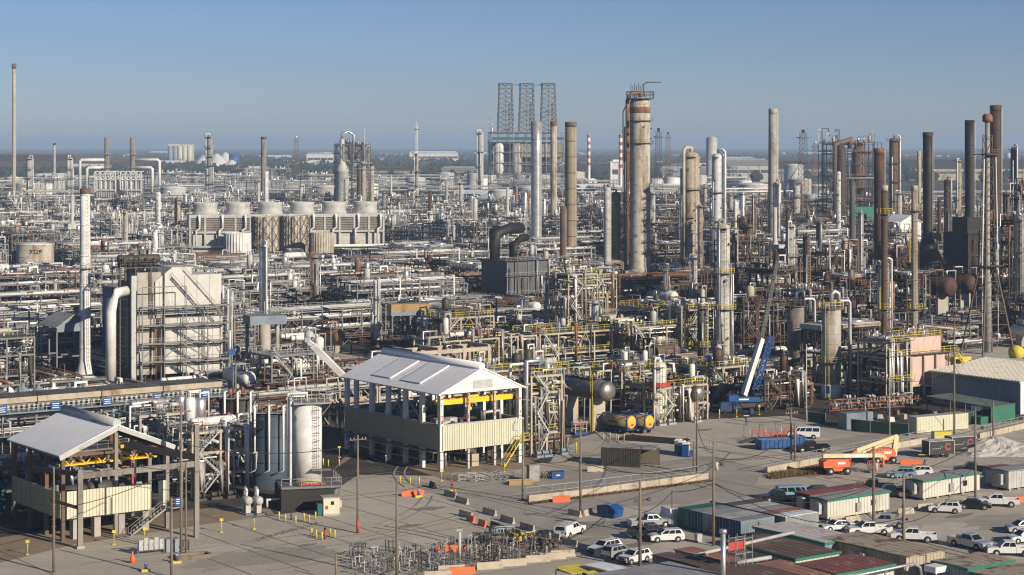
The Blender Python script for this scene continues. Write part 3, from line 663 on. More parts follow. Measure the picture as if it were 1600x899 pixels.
# black furnaces under two of them
def bell_furnace(px, Y, r, h, label):
    pb = PB(); b = pb.part('casing', 'black'); b.lathe((0, 0, 2.5), [(r, 0), (r, h*.55), (r*.55, h*.85), (2.1, h)], 16)
    for i in range(16): a = 2*pi*i/16; b.bar((cos(a)*r*1.01, sin(a)*r*1.01, 2.6), (cos(a)*r*1.01, sin(a)*r*1.01, 2.5+h*.55), .2)
    l = pb.part('frame', 'dsteel')
    for i in range(8): a = 2*pi*i/8; l.bar((cos(a)*r*.9, sin(a)*r*.9, 0), (cos(a)*r*.9, sin(a)*r*.9, 2.6), .4)
    ring_platform(pb, 'dsteel', 0, 0, r+.1, 3, 'brown'); ring_platform(pb, 'dsteel', 0, 0, r+.1, 2.5+h*.5, 'brown')
    o = make(pb, 'furnace', label, 'furnace', GY(px, Y)); keep(o.location, r+5); return o
bell_furnace(1450, 690, 5.2, 17, 'round black furnace with sloped shoulders under the dark chimney')
make(gen_heater(rr_, 13, 11, 18, 'black', 'dark', stack_h=.5, stack_r=1.8, stack_m='black', rail='brown'), 'furnace', 'broad black box furnace at the foot of the black chimney', 'furnace', GY(1513, 700), TH); keep(GY(1513, 700), 12)
# the box furnace in the middle with its black flue ducts
BF = GY(805, 655)
pb = gen_heater(rr_, 17, 14, 11.5, 'darkbox', 'mid', leg=2.5, stack_r=.6, stack_h=4, stack_m='black', conv=False)
o = make(pb, 'furnace', 'big dark metal-clad furnace box below black bent flue ducts', 'furnace', BF, TH); keep(BF, 16); mark(BF+Vector((0, 0, 8)), 'the dark furnace box')
b = MB(); w = lambda x, y, z: loc2w(BF, TH, x, y, z)
b.tube([w(-7, 2, 14.2), w(-7, 2, 22.5), w(0, 4, 24), w(7, 6, 24)], 1.7, 10); b.tube([w(-3, -3, 14.2), w(-3, -3, 19), w(2, -1, 21), w(6, 2, 21)], 1.3, 10)
tag(b.obj('flue_duct', M['black']), 'fat black flue ducts bending over the dark furnace box', 'duct')
# distillation towers and other columns
for px in (46, 110):
    tower_at(px, 246, 1700, 9, 'grey ribbed tower with a dark platform crown, %s' % ('nearer to the flare stack' if px == 46 else 'left of the arched white ducts'), shell='lgrey', plats=5, pipes=2, rail='dsteel')
tower_at(328, 212, 1800, 9, 'grey tower wrapped in steelwork with white risers beside it', 'the steel-wrapped far tower', shell='grey', plats=7, pipes=4, rail='dsteel', deck='dsteel')
tower_at(751, 206, 2000, 9, 'pale slim tower standing left of the coker block', shell='lgrey', plats=4, pipes=2)
tower_at(651, 240, 1500, 5, 'small far grey column under the thin radio mast', shell='beige', plats=4, pipes=1)
O = tower_at(1000, 152, 790, 32, 'tallest and thickest beige column with a rust-red pipe and crowned top', 'the great beige column', ex=7, shell='beige', plats=1, pipes=0, rail='dsteel', overhead=False, deck='dsteel', sector=False)
gb = GY(1000, 790); gh = ZT(152, 790); pb = PB(); r = 4.15
c = pb.part('overhead_pipe', 'rust'); c.tube([(0, 0, gh), (0, 0, gh+2), (-3.4, -1, gh+1.6), (-5.2, -1.2, gh-1.5), (-5.2, -1.2, 4)], .75, 10)
c = pb.part('riser_pipe', 'dsteel'); c.tube([(-6.3, -.8, 3), (-6.3, -.8, gh-12)], .28, 6); c.tube([(-6.9, -.4, 3), (-6.9, -.4, gh-6), (-5, -.4, gh-2)], .22, 6)
c = pb.part('rim', 'rust'); c.lathe((0, 0, gh-6.5), [(r+.04, 0), (r+.12, .1), (r+.12, 2.4), (r+.02, 2.6)], 24, cap=False)
c = pb.part('davit', 'dsteel'); c.tube([(1.5, 0, gh+.3), (1.5, 0, gh+5), (2.6, -.3, gh+6), (8.5, -1.5, gh+6)], .2, 6)
c = pb.part('vent_pipes', 'dsteel')
for i in range(7): c.tube([(-3.6+i*.75, 1, gh-1), (-3.6+i*.75, 1, gh+5.6-(i % 2))], .14, 5)
ring_platform(pb, 'dsteel', 0, 0, r*.6, gh-.6, 'dsteel', w=r*.75); ring_platform(pb, 'dsteel', 0, 0, r+.1, gh-9.5, 'dsteel', 3.4, 6.6); 
for k in range(6): ring_platform(pb, 'dsteel', 0, 0, r+.1, 9+k*4.4, 'dsteel', 5.0, 6.6, w=1.3)
for k in range(2): ring_platform(pb, 'dsteel', 0, 0, r+.1, gh-11.5-k*3, 'brown', 2.2, 4.0, w=1.4)
c = pb.part('ladder', 'dsteel'); c.ladder(2.6, -3.4, 30, 48, .7, (1, .4)); c.ladder(1.6, -4.2, 10, 26, .7, (1, .3))
for n_, b_, m_, p_ in pb.p:
    if b_.f: b_.obj(n_, M[m_], O)
tower_at(1080, 238, 800, 26, 'stout tan column with a rust-brown crown and dark fittings', 'the stout tan column', ex=6, shell='tan', plats=4, pipes=4, rail='dsteel', deck='brown', pm='beige')
tower_at(1122, 240, 765, 20, 'clean white column with an arched overhead pipe', 'the clean white column', ex=5, shell='white', plats=4, pipes=3, rail='galv')
tower_at(963, 300, 800, 14, 'ochre-yellow column between two taller columns', 'the ochre column', shell='ochre', plats=3, pipes=2, rail='brown')
TW = tower_at(1130, 350, 432, 23, 'pale grey column in the yard with yellow railed platforms', 'the yellow-railed pale column', ex=5, shell='lgrey', plats=4, pipes=4, rail='yellow', pm='galv', rtop=1.5)
tower_at(1214, 285, 850, 13, 'white column with rusty skirt below the concrete chimney', shell='white', plats=3, pipes=3, rail='brown')
tower_at(1236, 350, 640, 14, 'grey-white column beside the mobile crane jib', shell='lgrey', plats=3, pipes=3, rail='brown')
tower_at(1397, 216, 1100, 15, 'brown-tan column crowned with twin pipes right of the process block', shell='brown', plats=5, pipes=4, rail='brown', deck='brown')
tower_at(1310, 268, 900, 7, 'slim bare white column before the brown process block', shell='white', plats=1, pipes=0, overhead=False)
tower_at(492, 398, 560, 13, 'rust-streaked grey column amid the middle pipework', 'the rust-streaked column', shell='grey', plats=3, pipes=3, rail='steel', pm='rust')
tower_at(588, 437, 492, 10, 'slim white column among dark exchangers', 'the slim white column', shell='white', plats=1, pipes=3)
tower_at(412, 380, 452, 14, 'shiny silver column standing through a grey table roof', 'the silver column', ex=7, shell='alu', plats=2, pipes=3, rail='steel')
pb = PB(); c = pb.part('table_top', 'bluegrey'); c.b2(-4.3, 4.3, -3.2, 3.2, 11.2, 13.2); c = pb.part('pier', 'conc'); c.lathe((-.6, -2.2, 0), [(1.3, 0), (1.3, 11.2)], 16)
for x in (-3.6, 3.6): c.bar((x, 2.4, 0), (x, 2.4, 11.2), .7)
r = pb.part('railing', 'steel'); r.rail([(-4.3, -3.2, 13.2), (4.3, -3.2, 13.2), (4.3, 3.2, 13.2), (-4.3, 3.2, 13.2)], close=True)
make(pb, 'equipment_table', 'grey-blue raised table slab on a round concrete pier', 'platform', GY(414, 448), TH*.6)
# more slim columns and vessels seen in the dense middle and right
spec = [(600, 300, 1300, 6, 'grey', 3), (247, 300, 1000, 8, 'white', 0), (277, 310, 950, 9, 'tan', 2), (196, 330, 800, 8, 'beige', 2), (720, 285, 1400, 6, 'lgrey', 2), (930, 470, 505, 11, 'lgrey', 2), (1063, 330, 900, 7, 'beige', 2),
        (1160, 300, 900, 9, 'alu', 2), (1178, 305, 880, 7, 'rust', 2), (1150, 315, 780, 8, 'white', 1), (1094, 320, 720, 8, 'tan', 2), (1245, 290, 1200, 12, 'lgrey', 1), (1280, 345, 700, 10, 'brown', 3), (1345, 330, 640, 8, 'lgrey', 2), (1170, 350, 600, 12, 'brown', 3),
        (1260, 365, 560, 11, 'drust', 3), (1405, 300, 900, 8, 'beige', 2), (1480, 280, 900, 10, 'drust', 3), (1498, 250, 1200, 8, 'tan', 2), (1585, 230, 900, 12, 'drust', 4), (1572, 300, 700, 10, 'brown', 4), (1592, 340, 560, 12, 'tan', 4), (1545, 330, 640, 10, 'brown', 4),
        (1085, 400, 560, 9, 'lgrey', 2), (1040, 420, 600, 7, 'alu', 2), (820, 300, 1100, 8, 'alu', 3), (805, 290, 1250, 7, 'lgrey', 2), (850, 310, 1000, 7, 'alu', 2), (690, 420, 620, 7, 'beige', 2), (540, 280, 1300, 6, 'lgrey', 2), (1020, 300, 1000, 8, 'lgrey', 2), (872, 440, 540, 9, 'beige', 2)]
words_ = {'grey': 'grey', 'white': 'white', 'tan': 'tan', 'beige': 'beige', 'lgrey': 'light grey', 'alu': 'silvery', 'rust': 'rusty', 'brown': 'brown', 'drust': 'dark rust'}
PENDING = []                            # towers labelled after all landmarks are known
for px, top, Y, w, m, pl in spec:
    o = tower_at(px, top, Y, w, 'x', shell=m, plats=pl, pipes=2, rail=rr_.choice(('galv', 'steel', 'brown')), pm=rr_.choice(('pwhite', 'galv', 'rust')), ex=3, overhead=rr_.random() < .7)
    PENDING.append((o, 'slim %s column' % words_[m]))
# coker block with three derricks
CK = GY(822, 2060); s = S(2060)
pb = gen_unit(random.Random(5), 'light', nx=8, ny=3, bay=9.7, levels=(12, 23, 34, 45, 56, 66), dens=1.6, brace=.3, tops=4, drumn=0)
for i in range(4):
    for j in (0,): d = pb.part('coke_drum', ('white', 'lgrey', 'beige', 'lgrey')[i]); x = -30+i*19; d.lathe((x, -9, 18), [(1.5, 0), (5, 8), (5, 34), (3, 38)], 16)
g = pb.part('green_screen', 'teal'); g.b2(-38, 38, -15.2, -14.9, 58, 61)
c = pb.part('wall_panel', 'dconc'); c.b2(-38.2, 38.2, 2, 14, 30, 55); c.b2(-12, 38.2, -13, 14, 40, 54)
make(pb, 'coker_block', 'far concrete and steel block carrying three lattice derricks', 'process block', CK, .12); keep(CK, 48); mark(CK+Vector((0, 0, 40)), 'the three-derrick block')
for k, px in enumerate((790, 823, 857)):
    o = make(gen_lattice(16, 13, ZT(131, 2060)-66.5, 'steel', 10, bw=.5), 'coker_derrick', ('left', 'middle', 'right')[k]+' one of three lattice derricks on the coker block', 'derrick', (*GY(px, 2060)[:2], 66.7), .12, 'lattice derricks on the coker block')
    t = MB(); t.b2(-7, 7, -7, 7, ZT(131, 2060)-66.5, ZT(131, 2060)-66); t.box((0, 0, (ZT(131, 2060)-66.5)*.42), (9, 9, .5)); t.bar((0, 0, 0), (0, 0, ZT(131, 2060)-68), .8); t.bar((4, 0, 0), (4, 0, (ZT(131, 2060)-68)*.6), 2.2); t.obj('work_deck', M['steel'], o)
b = MB(); z = ZT(133, 2060); b.bar(GY(779, 2060, z), GY(868, 2060, z), .8); tag(b.obj('access_bridge', M['steel']), 'thin walkway linking the tops of the three derricks', 'walkway')
# brown process block on the right
BP = GY(1328, 1300); pb = gen_unit(random.Random(8), dict(PAL['dark'], rail='ochre', frame='drust'), nx=6, ny=3, bay=6.2, levels=(8, 16, 24, 32, 40, 48, 54), dens=1.6, brace=.35, tops=4, drumn=1)
d = pb.part('reactor', 'drust'); d.lathe((-12, -11, 6), [(2, 0), (3.2, 4), (3.2, 44), (1, 48)], 14)
d = pb.part('regenerator', 'brown'); d.lathe((5, -3, 20), [(2, 0), (4.6, 6), (4.6, 28), (2, 34)], 14)
d = pb.part('transfer_duct', 'brown'); d.tube([(-16, -10, 2), (-16, -10, 53), (-5, -10, 56), (-5, -10, 50)], 1.6, 8)
make(pb, 'process_block', 'high brown steel process block with yellow rails and rusty ducts', 'process block', BP, .3); keep(BP, 24); mark(BP+Vector((0, 0, 30)), 'the brown process block')
# cracking unit at left centre
CU = GY(550, 1500); pb = gen_unit(random.Random(3), dict(PAL['mid'], frame='dsteel'), nx=4, ny=3, bay=6.2, levels=(10, 18, 26, 33, 40, 47, 53), dens=2.2, brace=.4, tops=5, drumn=1)
d = pb.part('reactor', 'lgrey'); d.lathe((-9, -8, 4), [(3, 0), (5, 5), (5, 28), (5.2, 28.2), (5.2, 29.5), (3, 34), (1.8, 38), (1.8, 52), (.5, 54)], 18); d = pb.part('cyclone', 'dsteel'); [d.lathe((x, y, 40), [(.6, 0), (1.8, 5), (1.8, 13), (.5, 15)], 10) for x, y in ((-3, -8), (2, -6), (7, -8))]
d = pb.part('transfer_pipe', 'galv'); d.tube([(-9, -8, 56), (-9, -8, 61), (-4, -8, 63), (0, -8, 60), (0, -8, 45)], 1.0, 8)
make(pb, 'cracking_unit', 'dark high steel unit with a bulging pale reactor vessel', 'process block', CU, .25); keep(CU, 20); mark(CU+Vector((0, 0, 35)), 'the dark cracking unit')
# twin stack heaters: white trusses and arched ducts
for sx, px in ((-1, 167), (1, 207)):
    p = GY(px, 1900); b = MB(); u = 1/S(1900)
    for dx, zt in ((42, ZT(250, 1900)), (31, ZT(262, 1900))):
        x = p.x+sx*dx*u; b.tube([(p.x+sx*3*u, p.y, zt), (x-sx*3*u, p.y, zt), (x, p.y, zt-2.5*u), (x, p.y, 4)], 1.5 if dx == 42 else 1.4, 8)
    tag(b.obj('arched_duct', M['white']), 'white arched ducts on the %s side of the twin dark stacks' % ('left' if sx < 0 else 'right'), 'duct')
    b = MB(); x0, x1 = p.x-16*u, p.x+16*u; z0, z1 = 8, ZT(268, 1900)
    for yy in (p.y-8, p.y+8):
        for k in range(5):
            x = x0+(x1-x0)*k/4; b.bar((x, yy, z0), (x, yy, z1), .9)
            if k < 4: b.bar((x, yy, z1-8), (x+(x1-x0)/4, yy, z1), .6); b.bar((x, yy, z1), (x+(x1-x0)/4, yy, z1-8), .6)
        for z in (z1, z1-8, z1-18): b.bar((x0, yy, z), (x1, yy, z), .9)
    for x in (x0, x1):
        for z in (z1, z1-8): b.bar((x, p.y-8, z), (x, p.y+8, z), .9)
    tag(b.obj('duct_frame', M['white']), 'white truss frame under the %s twin dark stack' % ('left' if sx < 0 else 'right'), 'steel frame')
    pb = PB(); c = pb.part('casing', 'grey'); c.b2(-10, 10, -6, 6, 2, 20); c = pb.part('header', 'pwhite'); [c.tube([(-9+i*2.2, -6.5, 2), (-9+i*2.2, -6.5, 24)], .5, 6) for i in range(9)]
    make(pb, 'heater_box', 'grey heater box with white tubes below the %s twin stack' % ('left' if sx < 0 else 'right'), 'furnace', p, 0.1); keep(p, 18)
# radio mast and far lattice masts
for px, top, Y, w, m, lb in ((651, 195, 2000, 1.6, 'galv', 'thin pale radio mast with a light at its tip'), (1029, 206, 1500, 3.2, 'dsteel', 'dark lattice flare mast right of the great beige column'), (1044, 210, 2400, 3.5, 'red', 'far reddish lattice mast behind the dark flare mast'),
                             (1255, 208, 1700, 4.5, 'dsteel', 'dark lattice flare mast right of the concrete chimney'), (1274, 225, 2400, 4.5, 'red', 'rust-coloured lattice mast left of the brown process block'), (463, 216, 2600, 4, 'red', 'far rust-coloured lattice mast standing over red-brown roofs')):
    h = ZT(top, Y); pb = gen_lattice(w*1.7, w, h, 'rust' if m == 'red' else m, 14, bw=max(.13, w*.04)); 
    t = pb.part('tip', 'black' if 'flare' in lb else 'pwhite'); t.lathe((0, 0, h), [(w*.2, 0), (w*.35, 1), (w*.35, 2.6), (.1, 3)], 8); pl = pb.part('platform', 'dsteel'); pl.b2(-w, w, -w, w, h*.93, h*.94); pl.b2(-w, w, -w, w, h*.6, h*.605)
    make(pb, 'lattice_mast', lb, 'mast', GY(px, Y), .4); keep(GY(px, Y), 5)
# cooling tower with its row of fan stacks
CT = GY(447, 960); ct = radians(14); s = S(960); L = 292/s/cos(ct); pb = PB(); Wd = 14
c = pb.part('casing', 'lgrey'); c.b2(-L/2, L/2, -Wd/2+1.5, Wd/2-1.5, 2, 17); c.b2(-L/2-.4, L/2+.4, -Wd/2, Wd/2, 17, 18.6); c.b2(-L/2-.4, L/2+.4, -Wd/2, Wd/2, 9.6, 10.6); c.b2(-L/2-.4, L/2+.4, -Wd/2, Wd/2, 0, 2)
n = 13
for i in range(n+1): x = -L/2+L*i/n; c.b2(x-.45, x+.45, -Wd/2-.05, Wd/2+.05, 2, 17)
lv = pb.part('louvres', 'dconc')
for i in range(n):
    x0, x1 = -L/2+L*i/n+.5, -L/2+L*(i+1)/n-.5
    for k in range(7): z = 10.9+k*.85; lv.slab((x0, -Wd/2+.05, z), (x1, -Wd/2+.05, z), (x1, -Wd/2+.7, z+.6), (x0, -Wd/2+.7, z+.6), .08)
for i, px in enumerate((325, 371, 420, 466, 512, 557)):
    x = -L/2+L*(i+.5)/6; f = pb.part('fan_stack', 'lgrey'); f.lathe((x, 0, 18.6), [(6.3, 0), (5.9, 2), (5.8, 4), (6.2, 5.8), (6.0, 5.8), (5.6, 4), (5.6, 1)], 28, cap=False)
    fb = pb.part('fan', 'dsteel', f); [fb.bar((x, 0, 20.5), (x+5.4*cos(a), 5.4*sin(a), 20.5), 1.1, .1) for a in (0, 1.05, 2.1, 3.15, 4.2, 5.25)]
for i in range(9):
    x = -L*.47+i*L*.117; p = pb.part('riser_pipe', 'pwhite'); p.tube([(x, -Wd/2-1.2, 3), (x, -Wd/2-1.2, 11), (x+1.6, -Wd/2-1.2, 12.2), (x+1.6, -Wd/2-1.2, 18), (x+1.6, -2, 19)], .5, 8)
p = pb.part('header_pipe', 'pwhite'); p.tube([(-L/2-6, -Wd/2-1.4, 3), (L/2+4, -Wd/2-1.4, 3)], .7, 8)
r = pb.part('railing', 'galv'); r.rail([(-L/2, -Wd/2, 18.6), (L/2, -Wd/2, 18.6), (L/2, Wd/2, 18.6), (-L/2, Wd/2, 18.6)], step=3, close=True)
make(pb, 'cooling_tower', 'long cream cooling tower with six round fan stacks on top', 'cooling tower', CT, ct)
for k in range(-4, 5): keep(loc2w(CT, ct, k*11, 0), 13)
mark(CT+Vector((0, 0, 14)), 'the six-fan cooling tower')
for i, (px, top, Y, w, lb) in enumerate(((417, 338, 925, 44, 'cream round tower cell braced with dark lattice, left of two'), (461, 337, 925, 42, 'cream round tower cell braced with dark lattice, right of two'),
                                       (371, 364, 905, 42, 'low ribbed white round tank left of the two braced cells'), (502, 363, 905, 38, 'low ribbed cream round tank right of the two braced cells'))):
    s = S(Y); r = w/s/2; h = ZT(top, Y); pb = PB(); b = pb.part('shell', ('beige', 'beige', 'white', 'beige')[i]); b.lathe((0, 0, 0), [(r*1.03, 0), (r*.98, h*.5), (r, h), (r*.95, h), (r*.93, h*.6)], 30, cap=False)
    for k in range(30): a = 2*pi*k/30; b.bar((cos(a)*r*1.02, sin(a)*r*1.02, 0), (cos(a)*r*1.0, sin(a)*r*1.0, h), .25)
    t = pb.part('fan_deck', 'grey'); t.lathe((0, 0, h*.8), [(r*.95, 0), (r*.95, .2)], 24)
    if i < 2:
        q = pb.part('bracing', 'dsteel')
        for k in range(12):
            a, a2 = 2*pi*k/12, 2*pi*(k+1)/12; R_ = r*1.12
            q.bar((cos(a)*R_, sin(a)*R_, 0), (cos(a)*R_, sin(a)*R_, h), .22)
            for m_ in range(3): z0, z1 = h*m_/3, h*(m_+1)/3; q.bar((cos(a)*R_, sin(a)*R_, z0), (cos(a2)*R_, sin(a2)*R_, z1), .16); q.bar((cos(a2)*R_, sin(a2)*R_, z0), (cos(a)*R_, sin(a)*R_, z1), .16)
    make(pb, 'tower_cell', lb, 'cooling cell', GY(px, Y)); keep(GY(px, Y), r+3)
# storage tanks
o = make(gen_tank(rr_, 8.1, 8.6, 'beige', 'white', dome=.1), 'storage_tank', 'white storage tank numbered 3229 near the left edge', 'tank', GY(55, 862)); keep(GY(55, 862), 13); mark(GY(55, 862, 6), 'the numbered white tank')
def text_on(txt, size, m, parent, loc, rot, name='lettering', ext=.02):
    cu = bpy.data.curves.new(name, 'FONT'); cu.body = txt; cu.size = size; cu.align_x = 'CENTER'; cu.align_y = 'CENTER'; cu.extrude = ext; cu.resolution_u = 1
    t = bpy.data.objects.new(name, cu); COL.objects.link(t); t.parent = parent; t.location = loc; t.rotation_euler = rot; cu.materials.append(M[m])
    bpy.context.view_layer.update(); me = bpy.data.meshes.new_from_object(t.evaluated_get(bpy.context.evaluated_depsgraph_get())); o = bpy.data.objects.new(name, me); COL.objects.link(o); o.parent = parent; o.location = loc; o.rotation_euler = rot; bpy.data.objects.remove(t); return o
text_on('3229', 2.6, 'black', o, (2.2, -8.0, 5.6), (pi/2, 0, .27), ext=.15)
for px, py, r, h, m, lb in ((20, 300, 9, 16, 'tan', 'tan domed tank left of the grey ribbed tower'), (92, 300, 8, 20, 'lgrey', 'pale tank between two grey ribbed towers'), (1095, 300, 7, 18, 'lgrey', 'pale tank behind the clean white column'),
                            (1250, 320, 10, 22, 'conc', 'tall concrete tank right of the concrete chimney'), (1278, 318, 9, 16, 'grey', 'grey tank with light top left of the process block'), (742, 300, 9, 20, 'lgrey', 'white-grey tank below the coker block'), (1050, 305, 9, 18, 'white', 'white tank right of the great beige column'), (1070, 302, 9, 18, 'white', 'second white tank right of the great beige column'),
                            (1240, 300, 11, 30, 'lgrey', 'far grey tank cluster member by the concrete chimney')):
    o = make(gen_tank(rr_, r, h, m, 'white', dome=.15), 'storage_tank', lb, 'tank', G(px, py), rr_.uniform(0, 6)); keep(o.location, r+3)
o = make(gen_tank(rr_, 7.5, 62, 'lgrey', 'lgrey', dome=.4, stair=False), 'silo', 'far pale grey silo rising behind the clean white column', 'silo', GY(1112, 2600))
# big boiler house with its white stack and elbow duct, left middle
stack_at(133, 295, 438, 15, 'tall pale blue-white stack in front of the boiler house', 'the pale blue-white stack', shell='white', bands=6, rim='brown', r0=1.35, flare=1.55, plat=(.58,), ex=5)
M['dullwhite'] = mat('dull_white_cladding', (.56, .55, .51), .6, var=.1, c2=(.38, .35, .3), amt=.28, s2=.25, streak=6)
BH = G(213, 598); pb = PB(); ba = TH*.8
c = pb.part('casing', 'dullwhite'); c.b2(6.5, 20, 0, 9, 1.5, 13.8); c = pb.part('side_casing', 'conc'); c.b2(0, 4.6, .6, 9, 1.5, 13.8); c.b2(.6, 6.49, 1.2, 9, 13.803, 24)
c = pb.part('upper_casing', 'dullwhite'); c.xprism([(4.6, 14.6), (20, 14.6), (20, 23.2), (13, 23.2), (13, 25), (8.5, 25), (4.6, 22)], .8, 8.8)
c = pb.part('duct_wall', 'dsteel'); c.b2(-1.2, -.003, -.3, 9.3, 1, 22); c = pb.part('corner_column', 'lgrey'); c.b2(-1.4, -.2, -1.0, -.32, 0, 23.5)
f = pb.part('ribs', 'grey')
for k in range(6):
    y0, y1, z1 = 1.6-.0+k*.0+k*.45, 8.6, 20-k*2.1
    f.b2(-1.45, -1.203, y0, y1, z1, z1+.3); f.b2(-1.45, -1.203, y0, y0+.3, 3.4+k*1.1, z1); f.b2(-1.45, -1.203, y0, y1, 3.1+k*1.1, 3.4+k*1.1)
sm_ = pb.part('panel_seams', 'grey'); [sm_.b2(6.6+k*2.2, 6.72+k*2.2, -.03, -.003, 1.6, 13.7) for k in range(7)]; [sm_.b2(6.5, 20, -.03, -.0032, z, z+.1) for z in (5.2, 9.4)]; sm_.b2(9, 9.9, -.06, -.0035, 1.6, 3.7); [sm_.b2(5.5+k*2.9, 5.6+k*2.9, .77, .797, 14.7, 22 if k == 0 else 23.1) for k in range(6)]
f = pb.part('frame', 'steel'); xs = [.4, 5.4, 10.4, 15.4, 20.4]; zs = (4.5, 8.5, 12.5, 16.5)
frame_members(f, xs, (-3, -.8), zs, .2, .12, random.Random(4)); [f.bar((x, -3, 16.5), (x, -3, 21), .18) for x in xs[:3]]; f.bar((.4, -3, 21), (10.4, -3, 21), .18); frame_members(f, (20.6, 22.2), (0, 4.5, 9), zs[:4], .2, .3, random.Random(5))
for z in zs: d = pb.part('platform', 'grey'); d.b2(.4, 20.4, -2.9, -1.9, z+.12, z+.2); r = pb.part('railing', 'galv', d); r.rail([(.4, -2.9, z+.2), (20.4, -2.9, z+.2)], w=.06)
st = pb.part('stair', 'steel')
for x, z0, z1, dx in ((19, 14, 24.5, -9.5), (16, 8.7, 12.7, -6.5), (15.5, 4.7, 8.7, -6.5), (15, .6, 4.6, -6)): stairs(st, x, -4, z0, z1, dx)
d = pb.part('steam_drum', 'dsteel'); d.drum((-3, 3, 27), (6, 3, 27), .95, 14); [d.bar((x, 3, 22), (x, 3, 26.3), .4) for x in (-1.5, 4.5)]; q = pb.part('drum_frame', 'dsteel'); frame_members(q, (-3.5, 0, 3.5, 6.5), (.5, 6), (25.2,), .25, 0, rr_); q.rail([(-3.5, .5, 25.4), (6.5, .5, 25.4)], w=.08)
v = pb.part('valves', 'dsteel'); clutter(v, rr_, -3, 6, 1, 6, 25.3, 30, 2.4); clutter(v, rr_, 0, 6, 2, 8, 24, 20, 2)
for i in range(10): p = pb.part('pipe', rr_.choice(('pwhite', 'lgrey', 'galv', 'rust'))); x = rr_.choice((rr_.uniform(0, 5), rr_.uniform(20.6, 22))); z = rr_.uniform(6, 20); p.tube([(x, -1.4, .3), (x, -1.4, z), (x, .8, z)], rr_.uniform(.1, .2), 6)
sg = pb.part('sign', 'blue'); sg.b2(20.2, 21.6, -3.2, -3.12, 5.2, 6.6)
make(pb, 'boiler_house', 'tall whitish boiler house fronted by outside stairs', 'boiler', BH, ba); keep(loc2w(BH, ba, 5, 4), 9); keep(loc2w(BH, ba, 16, 4), 9); mark(loc2w(BH, ba, 10, 4, 12), 'the whitish boiler house')
b = MB(); w = lambda x, y, z: loc2w(BH, ba, x, y, z); b.tube([w(-6.2, -1.5, 1), w(-6.2, -1.5, 16), w(-5.8, -1.3, 18.3), w(-4.4, -.6, 19.8), w(-1.2, 1.2, 20.2)], 1.15, 14); tag(b.obj('elbow_duct', M['white']), 'fat white duct bending into the side of the boiler house', 'duct')
pb = PB(); c = pb.part('wall', 'blue'); c.b2(-1.2, 1.2, -4, 4, 0, 19); c = pb.part('coping', 'slate'); c.b2(-1.3, 1.3, -4.1, 4.1, 19.003, 19.4); make(pb, 'screen_wall', 'tall dark blue screen wall behind the pale blue-white stack', 'wall', G(153, 592)+Vector((0, 18, 0)), TH)
def gable(pb, L, W, ze, zr, roof, over=.6, t=.22, ridge=None):
    """gable roof along y, half width W/2 in x"""
    r = pb.part('roof', roof); k = (zr-ze)/(W/2)
    for s in (-1, 1):
        a = [(0, -L/2-over, zr), (0, L/2+over, zr), (s*(W/2+over), L/2+over, ze-over*k), (s*(W/2+over), -L/2-over, ze-over*k)]
        r.slab(*a, t)
    n = int((L+2*over)/1.0)
    for i in range(n+1):
        y = -L/2-over+.1+(L+2*over-.2)*i/n
        for s in (-1, 1): r.bar((s*.15, y, zr-.15*k), (s*(W/2+over-.05), y, ze-over*k), .06, .045)
    if ridge: v = pb.part('ridge_vent', ridge); v.lathe((0, -L/2-over*.6, zr+.15), [(.6, 0), (.6, L+over*1.2)], 12, ax=(0, 1, 0))
    return r
pb = PB(); gable(pb, 9, 8, 12, 14.5, 'grey'); c = pb.part('gable_wall', 'bluegrey'); c.xprism([(-4, 10.5), (4, 10.5), (4, 12), (0, 14.4), (-4, 12)], -4.6, -4.4); f = pb.part('frame', 'steel'); frame_members(f, (-4, 4), (-4.3, 0, 4.3), (5, 11), .3, .3, rr_)
make(pb, 'pump_shelter', 'small slate-blue gabled shelter left of the pale blue-white stack', 'shelter', GY(103, 440), TH); keep(GY(103, 440), 9)
for i in range(6):
    pb = PB(); b = pb.part('shell', 'bluegrey' if i % 3 else 'white'); b.lathe((0, 0, .6), [(.5, 0), (1.5, .5), (1.5, 2.6), (.9, 3.6), (.35, 3.9), (.35, 4.6)], 14); l = pb.part('leg', 'steel'); [l.bar((1.1*x, 1.1*y, 0), (1.1*x, 1.1*y, 1.3), .2) for x in (-1, 1) for y in (-1, 1)]
    make(pb, 'filter_vessel', '%s round-shouldered filter pot, %s in a row behind the roofed coolers' % ('blue-grey' if i % 3 else 'white', ('first', 'second', 'third', 'fourth', 'fifth', 'last')[i]), 'vessel', GY(12+i*24, 385), 0, 'filter pots in a row')
